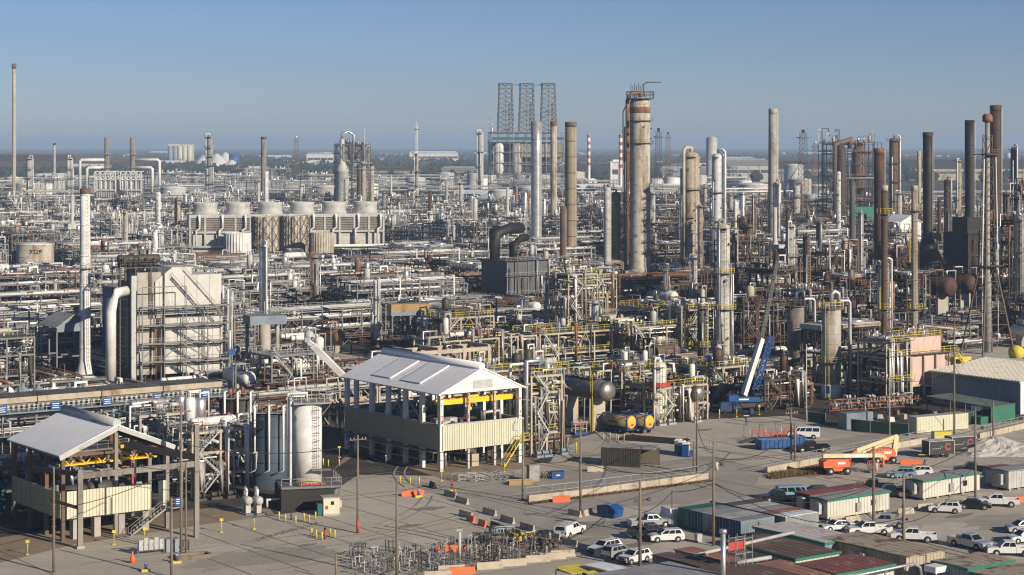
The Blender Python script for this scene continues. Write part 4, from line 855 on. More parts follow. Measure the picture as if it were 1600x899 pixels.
# the white elevated process pair on the right: two silos, the pink heater
def silo(px, base, top, w, label, band, rail, ph=None):
    p = G(px, base); s = S(p.y); r = w/s/2; h = (base-top)/s; pb = PB(); b = pb.part('shell', 'dconc' if not band else 'conc'); b.lathe((0, 0, 0), [(r, 0), (r, h)], 24)
    for k in range(9): b.lathe((0, 0, h*(k+.5)/9), [(r+.03, 0), (r+.03, .08)], 24)
    if band: c = pb.part('base_band', 'white'); c.lathe((0, 0, .01), [(r+.05, 0), (r+.05, h*.17)], 24); c = pb.part('sign', 'blue'); c.box((-r*.72, -r*.82, 2.2), (.9, .1, 1.6), -.75)
    ring_platform(pb, 'steel', 0, 0, r+.05, h*.42, rail); ring_platform(pb, 'steel', 0, 0, r*.5, h+.05, rail, w=r*.75, n=12)
    l = pb.part('ladder', rail); l.ladder(-r*.75, -r*.8, .5, h+1, .7, (1, -.8))
    l.ladder(-r*.75-.1, -r*.8-.25, h*.42, h+1, .8, (1, -.8), 1.2)
    p1 = pb.part('overhead_pipe', 'galv'); p1.tube([(0, 0, h), (0, 0, h+3), (.7, 0, h+3.5), (1.6, 0, h+3), (1.6, 0, h+.3)], .4, 8); p1.tube([(r*.4, .4, h-.2), (r*.4, .4, h+1.5), (r+1.8, .4, h+1.5), (r+2.2, .4, h+1), (r+2.2, .4, 1), (r+4.5, .4, 1)], .38, 8)
    o = make(pb, 'silo', label, 'silo', p, .2); keep(p, r+4)
    if ph: mark(p+Vector((0, 0, h*.6)), ph)
silo(1245, 584, 478, 30, 'dark concrete silo with rust-topped railing, left of two', False, 'brown', 'the dark concrete silo')
silo(1299, 624, 482, 30, 'light concrete silo with a white painted foot', True, 'yellow', 'the white-footed silo')
PH = G(1432, 624); pb = PB(); pa = TH
c = pb.part('casing', 'pink'); c.b2(-5.4, 5.4, -3.4, 3.4, 3.6, 9.6); c.prism([(-4.6, -2.4), (4.6, -2.4), (4.6, 2.4), (-4.6, 2.4)], 9.603, 13)
for x in (-5.4, -1.9, 1.7, 5.2): c.box((x, -3.45, 6.6), (.3, .2, 6))
f = pb.part('frame', 'fire'); frame_members(f, (-5.6, -1.9, 1.7, 5.6), (-3.8, 3.8), (3.5, 9.7), .34, .2, rr_); frame_members(f, (-13, -9.5, -6), (-3.8, 3.8), (4.5, 9.5, 12.5), .34, .6, rr_)
for x0, x1, z in ((-13, 6.6, 9.7), (-13, -6, 12.6), (-13, -6, 4.6)):
    d = pb.part('platform', 'steel'); d.b2(x0, x1, -5, -3.9, z+.2, z+.3); d.b2(x0, min(x1, -6), -3.9, 3.8, z+.2, z+.3); r = pb.part('railing', 'yellow', d); r.rail([(x0, -5, z+.3), (x1, -5, z+.3)], w=.08)
r = pb.part('top_railing', 'yellow'); r.rail([(-4.6, -2.4, 13), (4.6, -2.4, 13), (4.6, 2.4, 13), (-4.6, 2.4, 13)], w=.08, close=True)
for i in range(16): p = pb.part('pipe', rr_.choice(('galv', 'pwhite', 'rust', 'alu'))); x = rr_.uniform(-13, -7.5); z = rr_.uniform(5, 14); p.tube([(x, -4.4, .3), (x, -4.4, z), (x, rr_.uniform(-2, 3), z), (x+1, 3, z-2)], rr_.uniform(.1, .3), 7)
v = pb.part('valves', 'galv'); clutter(v, rr_, -13, -6, -3.5, 3.5, 12.8, 24, 1.6); clutter(v, rr_, -13, -6, -3.5, 3.5, 4.9, 20, 1.6); clutter(v, rr_, -4.5, 4.5, -2.2, 2.2, 13, 16, 2)
st = pb.part('stair', 'yellow'); stairs(st, 5.2, -5.4, 0, 5, 4.5); stairs(st, 9.8, -6.5, 5, 9.8, -4.5)
make(pb, 'pink_heater', 'pale pink box heater with a piped frame at its left', 'furnace', PH, pa); keep(PH, 11); keep(loc2w(PH, pa, -9, 0), 8); mark(PH+Vector((0, 0, 8)), 'the pale pink heater')
for px, m, lb in ((1382, 'brown', 'thin brown stack with yellow cages before the flaked chimney'), (1429, 'tan', 'thin tan stack with yellow cages above the pink heater')):
    Yk = 425; r = 5/S(Yk); h = ZT(290, Yk); pb = gen_stack(rr_, r, h-9.9, m, 5, rim='beige', rail='brown', flare=1.5)
    for k in (.2, .84 if px == 1429 else .82): ring_platform(pb, 'steel', 0, 0, r, (h-10)*k, 'yellow', w=1.0, n=10)
    l = pb.part('cage', 'yellow'); l.ladder(-r-.45, -.3, (h-10)*(.5 if px > 1400 else .2), (h-10)*(.72 if px > 1400 else .34), .7, (.6, .8), .8)
    make(pb, 'chimney', lb, 'chimney', GY(px, Yk, 9.9), .2); keep(GY(px, Yk), 5)
# derrick-held flare on splayed legs, far right
FL = GY(1543, 487); pb = PB(); h = ZT(192, 487); b = pb.part('riser', 'grey'); b.lathe((0, 0, .5), [(.95, 0), (.95, h*.3), (.6, h*.35), (.6, h)], 14)
f = pb.part('frame', 'brown'); c4 = ((-5.2, -4), (5.2, -4), (5.2, 4), (-5.2, 4))
for x, y in c4: f.bar((x, y, 0), (x*.3, y*.3, 22), .34); f.bar((x*.3, y*.3, 22), (x*.17, y*.17, h-3), .15)
for i in range(15):
    z = 4+i*3.55; k = 1-(.7*min(1, z/22)) if z < 22 else .3-.13*(z-22)/(h-25); zn = z+3.55; kn = 1-(.7*min(1, zn/22)) if zn < 22 else .3-.13*(zn-22)/(h-25)
    for a in range(4):
        p, q = c4[a], c4[(a+1) % 4]; f.bar((p[0]*k, p[1]*k, z), (q[0]*k, q[1]*k, z), .13); f.bar((p[0]*k, p[1]*k, z), (q[0]*kn, q[1]*kn, min(zn, h-3)), .09)
t = pb.part('tip', 'rust'); t.lathe((0, 0, h), [(.6, 0), (1.3, .3), (1.3, 1.6), (.9, 2.2)], 12); d = pb.part('platform', 'dsteel'); d.b2(-2.4, 2.4, -2.4, 2.4, h-8, h-7.8); d.b2(-3, 3, -2.6, 2.6, 22, 22.2); rl = pb.part('railing', 'steel', d); rl.rail([(-2.4, -2.4, h-7.8), (2.4, -2.4, h-7.8), (2.4, 2.4, h-7.8), (-2.4, 2.4, h-7.8)], close=True)
p = pb.part('riser_pipe', 'pwhite'); p.tube([(-2.6, -1, 4), (-2.6, -1, 24), (-2, -1, h-9)], .16, 6); p.tube([(2.4, -1.2, 3), (2.4, -1.2, 20), (1.8, -1, h-8)], .14, 6)
make(pb, 'flare_derrick', 'grey flare pipe held in a lattice derrick on splayed legs', 'flare derrick', FL, .5); keep(FL, 8); mark(FL+Vector((0, 0, 25)), 'the splay-legged flare derrick')
M['bright'] = mat('bright_steel', (.3, .28, .25), .42, .7, var=.3, c2=(.2, .17, .14), amt=.3, s2=.8)
# drums seen end-on
def drum_at(px, py, Y, r, L, label, m, rail='galv', pal='mid', legs='conc', ph=None, rz=TH-pi/2):
    z = ZT(py, Y); p = GY(px, Y); pb = gen_drum(rr_, r, L, m, max(z, r+.6), rail, pal, legs)
    if 'shiny' in label or 'bright' in label: e = pb.part('end_cap', 'bright'); e.lathe((L/2, 0, max(z, r+.6)), [(r+.015, -.2), (r+.015, .02), (.87*r, .51*r*.5+.03), (.52*r, .9*r*.5+.03), (.05*r, r*.5+.03)], 20, ax=(1, 0, 0))
    o = make(pb, 'horizontal_drum', label, 'pressure drum', p, rz); keep(p, L*.35+2)
    if ph: mark(p+Vector((0, 0, z)), ph)
drum_at(914, 606, 360, 1.85, 13, 'big dark drum with a shiny domed end on concrete piers', 'steel', 'yellow', 'yel', 'fire', 'the big shiny-ended drum')
drum_at(1070, 611, 372, 1.35, 8, 'smaller dark drum with a bright domed end near the crane', 'dsteel', 'yellow', 'yel', 'fire')
drum_at(518, 524, 492, 1.6, 8, 'rusty red drum with a pale blotched end', 'rust')
drum_at(1455, 446, 565, 2.9, 14, 'dark rust drum with arching pipes, left of two', 'drust', 'brown', 'dark')
drum_at(1490, 441, 575, 2.9, 14, 'dark rust drum with arching pipes, right of two', 'drust', 'brown', 'dark')
drum_at(1040, 462, 600, 1.6, 8, 'white-ended drum on the shaded platform', 'white')
drum_at(215, 408, 520, 1.6, 10, 'dark drum with a pale round end above the boiler house', 'dsteel')
drum_at(370, 695, 318, 1.3, 6, 'grey drum with a white manway among the left pipework', 'grey', 'steel', 'light')
# roofed air coolers and the long front pipe rack, left
FR = Vector((-88, 316, 0)); u0 = FR; 
pb = PB(); L = 46; f = pb.part('frame', 'steel'); frame_members(f, [i*L/8 for i in range(9)], (0, 7.5), (4.6, 8.0), .34, .15, rr_)
d = pb.part('deck', 'bluegrey'); d.b2(-.3, L+.3, -1.6, 8, 8.15, 8.35); r = pb.part('railing', 'lgrey', d); r.rail([(0, -1.6, 8.35), (L, -1.6, 8.35)], w=.07, step=1.6)
d = pb.part('lower_walkway', 'steel'); d.b2(-.3, L+.3, -3.2, -1.4, 4.7, 4.85); r = pb.part('railing', 'lgrey', d); r.rail([(0, -3.2, 4.85), (L, -3.2, 4.85)], w=.07, step=1.6)
for i in range(4):
    x = .5+i*11.4; c = pb.part('cooler_box', 'steel'); c.b2(x, x+11, .3, 7.3, 8.4, 10.1); t = pb.part('louvre_roof', 'dconc', c); t.b2(x-.1, x+11.1, .1, 7.5, 10.103, 10.5)
    for k in range(22): t.b2(x+.2+k*.5, x+.4+k*.5, .3, 7.3, 10.503, 10.6)
    e = pb.part('fascia', 'tan', c); e.b2(x-.12, x+11.12, -.08, .097, 9.7, 10.62)
    n = pb.part('nozzles', 'lgrey', c); [n.box((x+.6+k*.9, -.2, 9.1), (.3, .5, .7)) for k in range(12)]
for i in range(5): sgn = pb.part('sign', 'blue'); x = 5+i*9.2; sgn.box((x, -1.72, 9), (1.7, .08, 1.3)); w_ = pb.part('lettering', 'white', sgn); [w_.box((x, -1.765, 9.35-k*.33), (1.2-.25*(k % 2), .012, .12)) for k in range(3)]
for i in range(9): p = pb.part('pipe', rr_.choice(('pwhite', 'pwhite', 'galv', 'rust'))); z = rr_.choice((5.0, 7.0, 7.4)); y = rr_.uniform(0, 7); p.tube([(-2, y, z), (L+2, y, z)], rr_.uniform(.12, .3), 7)
for i in range(8): p = pb.part('riser_pipe', rr_.choice(('pwhite', 'galv', 'lgrey'))); x = rr_.uniform(2, L); p.tube([(x, -2, .3), (x, -2, 7), (x, 1, 7)], .14, 6)
make(pb, 'roofed_cooler', 'bank of four louvre-roofed coolers with blue signs on an elevated deck', 'air cooler', FR, TH)
for k in range(9): keep(loc2w(FR, TH, k*5.5, 3.5), 7)
mark(loc2w(FR, TH, 25, 0, 9), 'the louvre-roofed coolers')
for i in range(2):
    o = make(gen_rack(random.Random(40+i), dict(PAL['light'], frame='fire', pipes=['pwhite', 'pwhite', 'rust', 'tan', 'galv', 'lgrey']), 32, 6.5, (4.4, 7.2), 9, 8, pmax=.42), 'pipe_rack', ('front pipe rack with rust and white pipes right of the roofed coolers', 'front pipe rack of white pipes ending behind the white-roofed shed')[i], 'pipe rack', loc2w(FR, TH, 62+i*32.5, 3.5), TH)
    for k in (-12, -4, 4, 12): keep(loc2w(FR, TH, 62+i*32.5+k, 3.5), 6)
# the long yellow-railed cooler deck in the middle
YD = Vector((-16, 424, 0))
for i in range(3):
    o = make(gen_unit(random.Random(60+i), 'yel', 5, 2, 5.2, (4.8, 9.4), dens=2.4, tops=1, drumn=4, brace=.2), 'process_deck', 'yellow-railed raised deck of exchangers, %s section of the long middle bank' % ('leftmost', 'central', 'rightmost')[i], 'process unit', loc2w(YD, TH, 13+i*27, 4.5), TH)
    for k in (-9, 0, 9): keep(loc2w(YD, TH, 13+i*27+k, 4.5), 6.5)
mark(loc2w(YD, TH, 40, 0, 9), 'the yellow-railed deck')
fb = PB(); f = fb.part('frame', 'fire')
P0 = GY(645, 392); 
for i in range(4): x = i*6.2; [f.bar((x, y, 0), (x, y, 11), .6) for y in (0, 7)]; f.bar((x, 0, 10.6), (x, 7, 10.6), .6, .9)
for y in (0, 7): f.bar((0, y, 10.2), (18.6, y, 10.2), .5, .8); f.bar((0, y, 6), (18.6, y, 6), .4, .6)
b = fb.part('pipe', 'rust'); b.tube([(-3, 2, 6.6), (20, 2, 6.6)], .3, 7); b = fb.part('pipe', 'pwhite'); b.tube([(-3, 4, 6.6), (20, 4, 6.6)], .22, 7)
make(fb, 'portal_frame', 'bare cream concrete portal frame behind the white-roofed shed', 'frame', P0, TH); keep(loc2w(P0, TH, 9, 3.5), 11)
pb = PB(); c = pb.part('roof', 'ochre'); c.b2(-4.8, 4.8, -2, 2, 11.5, 13.4); f = pb.part('frame', 'steel'); frame_members(f, (-4.5, 0, 4.5), (-1.8, 1.8), (6, 11.4), .3, .3, rr_); c = pb.part('lower_panel', 'bluegrey'); c.b2(-4.82, 4.82, -2.05, 2.05, 10.6, 11.49)
make(pb, 'rusty_canopy', 'long rust-stained box canopy among the middle pipework', 'canopy', GY(638, 478), TH*.5); keep(GY(638, 478), 7)
# shaded brown rack in front of the columns
for i in range(3):
    o = make(gen_rack(random.Random(70+i), dict(PAL['dark'], pipes=['drust', 'drust', 'dsteel', 'rust', 'brown']), 34, 12, (4, 7, 9.5), 6, 4, pmax=.6), 'pipe_rack', 'wide dark-rust pipe rack below the tall columns, %s section' % ('leftmost', 'middle', 'rightmost')[i], 'pipe rack', Vector((52, 640, 0))+BV*(i*35-10), TH*.75)
    for k in (-12, 0, 12): keep(Vector(o.location)+BV*k, 9)

for px, Y, lv, lb in ((1582, 575, (6, 12, 18, 24, 30), 'tall brown scaffold-like frame at the right edge, nearer one'), (1604, 660, (7, 14, 21, 28, 35), 'tall brown scaffold-like frame at the right edge, farther one'), (1562, 640, (6, 12, 18, 24), 'brown frame between the flare derrick and the right edge')):
    o = make(gen_unit(random.Random(int(Y)), 'dark', 2, 2, 4.6, lv, dens=1.5, tops=1, drumn=1), 'process_structure', lb, 'process unit', GY(px, Y), TH); keep(o.location, 8)
def steam(px, py, Y, n, r, lean, dens, label):
    b = MB(); z = ZT(py, Y); p = GY(px, Y); rs_ = random.Random(px)
    prof = []; k = 9
    for i in range(k+1): t = i/k; prof.append((p+Vector((lean*t*t*n+rs_.uniform(-.4, .4)*r*t, 0, n*t)), r*(.22+.9*t)*(1 if i < k else .3)))
    P = []; m = 12
    for c, q in prof: P += [(c.x+cos(2*pi*j/m)*q*rs_.uniform(.75, 1.2), c.y+sin(2*pi*j/m)*q*rs_.uniform(.75, 1.2), z+c.z+rs_.uniform(-.1, .1)*r) for j in range(m)]
    b.add(P, [(i*m+j, i*m+(j+1) % m, (i+1)*m+(j+1) % m, (i+1)*m+j) for i in range(k) for j in range(m)]+[tuple(range(m))[::-1], tuple(range(k*m, k*m+m))])
    mm = bpy.data.materials.new('steam'); mm.use_nodes = True; t = mm.node_tree; t.nodes.remove(t.nodes['Principled BSDF']); v = t.nodes.new('ShaderNodeVolumePrincipled'); v.inputs['Color'].default_value = (.95, .95, .95, 1); v.inputs['Density'].default_value = dens; t.links.new(v.outputs[0], t.nodes['Material Output'].inputs['Volume'])
    o = b.obj('steam_plume', mm); o['kind'] = 'stuff'; o['label'] = label
steam(702, 466, 520, 6, 1.1, -1.0, .16, 'small white wisp of steam over the middle pipework')
steam(1148, 290, 1500, 16, 8, .5, .014, 'faint steam drifting right of the clean white column')
steam(655, 275, 1800, 14, 6, .4, .02, 'faint steam below the thin radio mast')
# ---------------------------------------------------------------- process equipment at the front edge, by hand
def front_unit(px, py, label, seed, pal, nx, ny, bay, levels, rz=TH, ex=8, **kw):
    p = G(px, py); o = make(gen_unit(random.Random(seed), pal, nx, ny, bay, levels, **kw), 'process_structure', label, 'process unit', p, rz); keep(p, ex); return o
pal_teal = dict(PAL['mid'], pipes=['teal', 'galv', 'pwhite', 'teal', 'dsteel'], acc='teal')
front_unit(2, 796, 'low open steel structure with teal pipes at the left edge', 21, pal_teal, 4, 2, 4.2, (3.2, 6.4), drumn=2, tops=1)
front_unit(322, 768, 'piped steel frame with exchangers left of the dark tanks', 22, dict(PAL['light'], frame='fire'), 2, 2, 4.6, (3.4, 6.6, 9.6), dens=1.8, tops=2)
front_unit(262, 742, 'piped concrete-post frame behind the small open shed', 23, dict(PAL['light'], frame='fire'), 3, 2, 4.6, (3.6, 7, 10.2), dens=1.4, tops=1)
front_unit(150, 762, 'dim pump deck under the edge of the small open shed', 24, pal_teal, 4, 2, 4.4, (3.4, 6.4), dens=1.4, tops=1)
front_unit(836, 706, 'yellow-railed steel tower frame right beside the white-roofed shed', 25, 'yel', 2, 2, 3.2, (3.6, 7.0, 10.4, 13.2), dens=2.0, tops=2)
front_unit(838, 634, 'piped frame with yellow ladders behind the shed corner', 26, 'yel', 2, 2, 4.6, (3.8, 7.6), dens=1.8)
front_unit(990, 632, 'yellow-railed platform with upright vessels behind the tank trailers', 27, 'yel', 3, 2, 4.6, (3.6, 7.2), dens=1.8, tops=3)
front_unit(1040, 655, 'red-screened low platform with pumps near the tank trailers', 28, dict(PAL['yel'], acc='red'), 3, 2, 4.4, (3.2, 6.6), dens=1.8, tops=2)
front_unit(1120, 622, 'crowded pipe frame behind the blue mobile crane', 29, 'yel', 3, 2, 4.6, (3.4, 6.8), dens=1.8)
front_unit(1208, 633, 'scaffolded frame with red screens left of the silos', 30, dict(PAL['dark'], rail='brown'), 3, 2, 4.2, (3, 5.6), dens=1.6, tops=1)
front_unit(1364, 618, 'dark piped frame between the white-footed silo and the pink heater', 31, 'dark', 2, 2, 4.0, (3.6, 7.4), dens=1.6, tops=1)
front_unit(760, 640, 'pipe frame with yellow ladders seen over the shed ridge', 33, 'yel', 5, 2, 5, (4, 8), dens=1.8)
front_unit(660, 628, 'low piped frame directly behind the white roof', 34, 'mid', 4, 2, 5, (4, 7), dens=1.4)
front_unit(455, 610, 'open piped frame above the front pipe rack', 35, 'light', 3, 2, 5, (4, 8), dens=1.4)
for i, (px, Y, pal, nx, lv, lb) in enumerate(((715, 470, 'yel', 3, (4, 8, 11), 'three-floor yellow-railed frame beyond the left end of the raised deck'), (800, 480, 'yel', 3, (3.6, 7.2), 'two-floor yellow-railed frame below the dark furnace box'), (893, 520, 'yel', 2, (5, 10, 15, 18), 'tall yellow-railed frame at the foot of the dark brown pipe chimney'), (925, 545, 'yel', 2, (5, 10, 15), 'yellow-railed frame left of the slender grey chimney foot'), (1020, 490, 'yel', 3, (4, 8, 11.5), 'yellow-railed frame beyond the right end of the raised deck'),
    (1085, 470, 'yel', 3, (4, 8.5, 13), 'yellow-railed frame just left of the yellow-railed pale column'), (1175, 470, 'dark', 3, (5, 10, 14), 'brown open frame between pale column and dark silo'), (1200, 540, 'dark', 3, (6, 12, 18), 'tall brown frame behind the crane jib'), (1275, 500, 'dark', 3, (5, 10, 15), 'brown frame between and behind the two silos'), (1345, 520, 'dark', 3, (5, 10, 15), 'brown frame behind the thin yellow-caged stacks'), (1405, 560, 'dark', 3, (5, 10, 14), 'brown frame left of the dark rust drums'), (1160, 600, 'dark', 3, (6, 12, 18, 23), 'highest brown frame right of the yellow-railed pale column'), (1300, 620, 'dark', 3, (6, 12, 18), 'brown frame far behind the white-footed silo'))):
    p = GY(px, Y); o = make(gen_unit(random.Random(800+i), pal, nx, 2, 4.8, lv, dens=2.0, tops=1, drumn=2, brace=.35), 'process_structure', lb, 'process unit', p, TH+(pi/2 if i % 3 == 1 else 0)); keep(p, 8)
p = G(1030, 662); pb = gen_tower(rr_, 1.35, 11.5, 'white', 'yellow', 2, 3, skirt=2); c = pb.part('bands', 'red'); c.lathe((0, 0, 7.0), [(2.1, 0), (2.1, .9)], 14, cap=False)
make(pb, 'process_vessel', 'upright white vessel wrapped with red screens', 'vessel', p); keep(p, 4)
M['tankblue'] = mat('dark_blue_tank', (.05, .075, .1), .6, c2=(.09, .1, .11), amt=.2, s2=.3, streak=4)
# white vertical tank on its deck, with the two dark tanks behind
TK = G(480, 790); pb = PB(); s = S(TK.y); z0 = 3.4
c = pb.part('shell', 'white'); c.lathe((0, 0, z0), [(2.12, 0), (2.12, 11.3)], 28); 
c = pb.part('dirty_foot', 'tan'); c.lathe((0, 0, z0+.02), [(2.14, 0), (2.14, .9)], 28, cap=False)
d = pb.part('deck', 'steel'); d.b2(-4.2, 4.4, -3.6, 3.4, z0-.35, z0-.05); [d.bar((x, y, 0), (x, y, z0-.35), .3) for x in (-4, 4.2) for y in (-3.4, 3.2)]
r = pb.part('railing', 'grey', d); r.rail([(-4.2, -3.6, z0), (4.4, -3.6, z0), (4.4, 3.4, z0)], w=.07, step=1.4)
t = pb.part('top_platform', 'grey'); t.b2(-2.3, 3.2, -2.5, 2.4, z0+11.5, z0+11.75); r = pb.part('top_railing', 'lgrey', t); r.rail([(-2.3, -2.5, z0+11.75), (3.2, -2.5, z0+11.75), (3.2, 2.4, z0+11.75), (-2.3, 2.4, z0+11.75)], w=.07, step=1.2, close=True)
t.bar((2.0, -1.2, z0+9.8), (3.1, -2.3, z0+11.5), .12)
l = pb.part('ladder', 'steel'); l.ladder(1.0, -2.25, z0+2.2, z0+12, .65, (1, .25), .45); [l.lathe((1.0, -2.35, z0+4+k*1.1), [(.5, 0), (.5, .06)], 8, cap=False) for k in range(7)]; l.b2(.2, 3, -3.3, -2.2, z0+2.1, z0+2.2)
p_ = pb.part('fill_pipe', 'pwhite'); p_.tube([(-.6, -1.6, z0+12.6), (-2.6, -1.6, z0+12.6), (-2.6, -1.6, 1.4), (-6, -1.6, 1.4), (-6, -1.6, .3)], .17, 8); p_.tube([(-.2, -1, z0+11.7), (-.2, -1, z0+13), (-2.9, -1, z0+13), (-2.9, -1, z0+1)], .14, 8)
v = pb.part('valves', 'red'); v.box((.4, -3.3, z0+.2), (3.4, .2, .25)); v.box((-1.4, -3.2, z0+.3), (.5, .4, .6))
e = pb.part('skirt_wall', 'black'); e.b2(-4.25, 3.4, -3.7, -3.62, 0, 3); e.b2(-4.3, -4.22, -3.6, 3.3, 0, 3)
make(pb, 'vertical_tank', 'tall white vertical tank with a caged ladder on a railed deck', 'tank', TK, .25); keep(TK, 7); mark(TK+Vector((0, 0, 9)), 'the white caged-ladder tank')
p = G(516, 804); pb = PB(); c = pb.part('cabinet', 'cream'); c.b2(-1.15, 1.15, -.9, .9, .25, 2.5); t = pb.part('roof', 'grey'); t.b2(-1.3, 1.3, -1.05, 1.05, 2.503, 2.62); w = pb.part('window', 'glass'); w.b2(-.1, .35, -.93, -.903, 1.5, 2.0); k = pb.part('sign', 'red'); k.b2(-.9, -.5, -.925, -.903, .9, 1.4); k = pb.part('cooling_box', 'lgrey'); k.b2(1.153, 1.6, -.4, .4, 1, 2); s_ = pb.part('plinth', 'conc'); s_.b2(-1.2, 1.2, -1, 1, 0, .247); s_ = pb.part('green_locker', 'teal'); s_.b2(-1.95, -1.16, -.7, .7, 0, 1.7)
make(pb, 'control_cabinet', 'small cream control cabin at the foot of the white tank', 'cabin', p, .3)
for px, py, r, h, m, lb in ((425, 760, 3.1, 11.2, 'tankblue', 'wide dark blue tank with pipes on top behind the white tank'), (376, 742, 2.9, 12, 'dsteel', 'dark grey tank with a side stair left of the blue one')):
    p = G(px, py); pb = gen_tank(rr_, r, h, m, m, .05, stair=(m == 'dsteel')); v = pb.part('valves', 'rust'); clutter(v, rr_, -r*.6, r*.6, -r*.6, r*.6, h+.1, 26, 1.5); v = pb.part('platform', 'grey'); v.b2(-r*.8, r*.8, -r*1.05, -r*.2, h+.32, h+.42)
    for k in range(3): q = pb.part('pipe', 'pwhite'); x = -r*.7+k*r*.7; q.tube([(x, -r*.4, h), (x, -r*.4, h+1.4), (x, -r-.4, h+1.4), (x, -r-.4, 3), (x-1.5, -r-.4, 2.4)], .13, 7)
    make(pb, 'process_tank', lb, 'tank', p); keep(p, r+2)
for i, px in enumerate((385, 402)):
    p = G(px, 803); pb = PB(); b = pb.part('body', 'lgrey'); b.drum((-.7, 0, 1.9), (.7, 0, 1.9), .62, 14); b.box((-.2, 0, .75), (.5, .8, 1.3)); b.box((.4, 0, .75), (.3, .8, 1.3)); q = pb.part('pipe', 'pwhite'); q.tube([(0, 0, 2.4), (0, 0, 3.3), (-.9, .3, 3.6), (-1.3, .5, 3.0), (-1.3, .5, .4)], .2, 8); s_ = pb.part('skid', 'steel'); s_.b2(-1.3, 1.3, -.8, .8, 0, .2)
    make(pb, 'compressor', ('grey round compressor pot on a skid, left of the pair by the bollards', 'grey round compressor pot on a skid, right of the pair by the bollards')[i], 'pump', p, -.9)
# ---------------------------------------------------------------- the white-roofed pump house
SH = G(688, 737); gx, gy = 15.5, 28.6; pb = PB(); org = SH            # local x along the gable (B), y along the side (A)
f = pb.part('post', 'white')
side_y = [0, 5.2, 10.2, 15.4, 20.6, 25.6, gy]
for yy in side_y: 
    for xx in (0, gx):
        q = f if (xx, yy) == (0, 0) else pb.part('post', 'white'); q.b2(xx-.28, xx+.28, yy-.45, yy+.45, 0, 12.6)
for xx in (5.4, 10.6):
    for yy in (0, gy): q = pb.part('post', 'lgrey'); q.b2(xx-.2, xx+.2, yy-.2, yy+.2, 0, 13.4)
rp = pb.part('red_flaking', 'red')
for xx in (0, gx):
    for k in range(9): z = 7.6+k*.55; w_ = rr_.uniform(.08, .5); x_ = rr_.uniform(xx-.26, xx+.26-w_); h_ = rr_.uniform(.15, .6); rp.b2(x_, x_+w_, -.46, -.452, z, z+h_) if rr_.random() < .75 else None
for xx in (5.4, 10.6):
    for k in range(8): z = 7.4+k*.7; w_ = rr_.uniform(.06, .3); h_ = rr_.uniform(.1, .6); rp.b2(xx-.18, xx-.18+w_, -.21, -.203, z, z+h_)
bm = pb.part('beam', 'lgrey')
for z in (7.2, 12.4):
    for xx in (0, gx): bm.bar((xx, 0, z), (xx, gy, z), .3, .45)
    for yy in (0, gy): bm.bar((0, yy, z), (gx, yy, z), .3, .45)
for yy in side_y[1:-1]: bm.bar((0, yy, 12.6), (gx/2, yy, 15.6), .25, .4); bm.bar((gx, yy, 12.6), (gx/2, yy, 15.6), .25, .4); bm.bar((0, yy, 12.4), (gx, yy, 12.4), .25, .35)
br = pb.part('bracing', 'lgrey'); 
for xx in (0, gx):
    br.bar((xx, 10.4, .4), (xx, 15.2, 7), .14); br.bar((xx, 15.2, .4), (xx, 10.4, 7), .14); br.bar((xx, 10.4, 7.5), (xx, 15.2, 12.2), .14); br.bar((xx, 15.2, 7.5), (xx, 10.4, 12.2), .14)
br.bar((0, 5.4, 7.5), (0, 10, 11), .12)
def panel(pb, name, m, a, b, z0, z1, t=.12, pitch=.45, d=.05):
    """vertical ribbed sheet from a to b"""
    a = Vector((*a, 0)); b = Vector((*b, 0)); u = (b-a); L = u.length; u.normalize(); n = Vector((u.y, -u.x, 0)); q = pb.part(name, m)
    q.slab(a+Vector((0, 0, z0)), b+Vector((0, 0, z0)), b+Vector((0, 0, z1)), a+Vector((0, 0, z1)), t)
    k = int(L/pitch)
    for i in range(k+1): c = a+u*(L*i/k)+n*(t*.2+d/2); q.bar(c+Vector((0, 0, z0+.02)), c+Vector((0, 0, z1-.02)), .1, d)
    return q
panel(pb, 'side_panel', 'tanpanel', (-.35, gy), (-.35, 0), 3.3, 7.3); panel(pb, 'side_panel', 'tanpanel', (gx+.35, 0), (gx+.35, gy), 3.3, 7.3); panel(pb, 'gable_panel', 'cream', (.1, -.55), (gx+.3, -.55), 3.3, 7.3); panel(pb, 'gable_panel', 'cream', (gx, gy+.55), (0, gy+.55), 3.3, 7.3)
e = pb.part('corner_trim', 'white'); e.b2(-.5, -.2, -.66, -.36, 3.2, 7.4); e.b2(gx+.3, gx+.5, -.66, -.4, 3.2, 7.4)
fl = pb.part('floor_deck', 'steel'); fl.b2(.3, gx-.3, .5, gy-.5, 3.9, 4.15)
hk = pb.part('catwalk', 'steel'); hk.b2(-1.4, -.45, 0, gy, 3.0, 3.1); hr = pb.part('railing', 'steel', hk); hr.rail([(-1.4, 0, 2.0), (-1.4, gy, 2.0)], w=.06)
gpb = PB(); gable(gpb, gy, gx, 12.8, 16.2, 'roofw', over=.9, ridge='roofw')
for n_, b_, m_, par in gpb.p:
    b_.v = [(x+gx/2, y+gy/2, z) for x, y, z in b_.v]
pb.p += gpb.p; roofmb = gpb.p[0][1]
sk = pb.part('skylight', 'roofw', roofmb); k = 3.4/(gx/2)
for y0 in (7.2, 16.2):
    xa, xb = gx/2-1.1, .9; za = 16.2-k*(gx/2-xa); zb = 16.2-k*(gx/2-xb); n = Vector((-k, 0, 1)).normalized()*.2
    sk.slab(Vector((xa, y0, za))+n, Vector((xa, y0+5.6, za))+n, Vector((xb, y0+5.6, zb))+n, Vector((xb, y0, zb))+n, .16)
gw = pb.part('gable_wall', 'white')
for yy in (-.75, gy+.55): gw.xprism([(-.75, 12.35), (gx+.75, 12.35), (gx/2, 15.95)], yy, yy+.2)
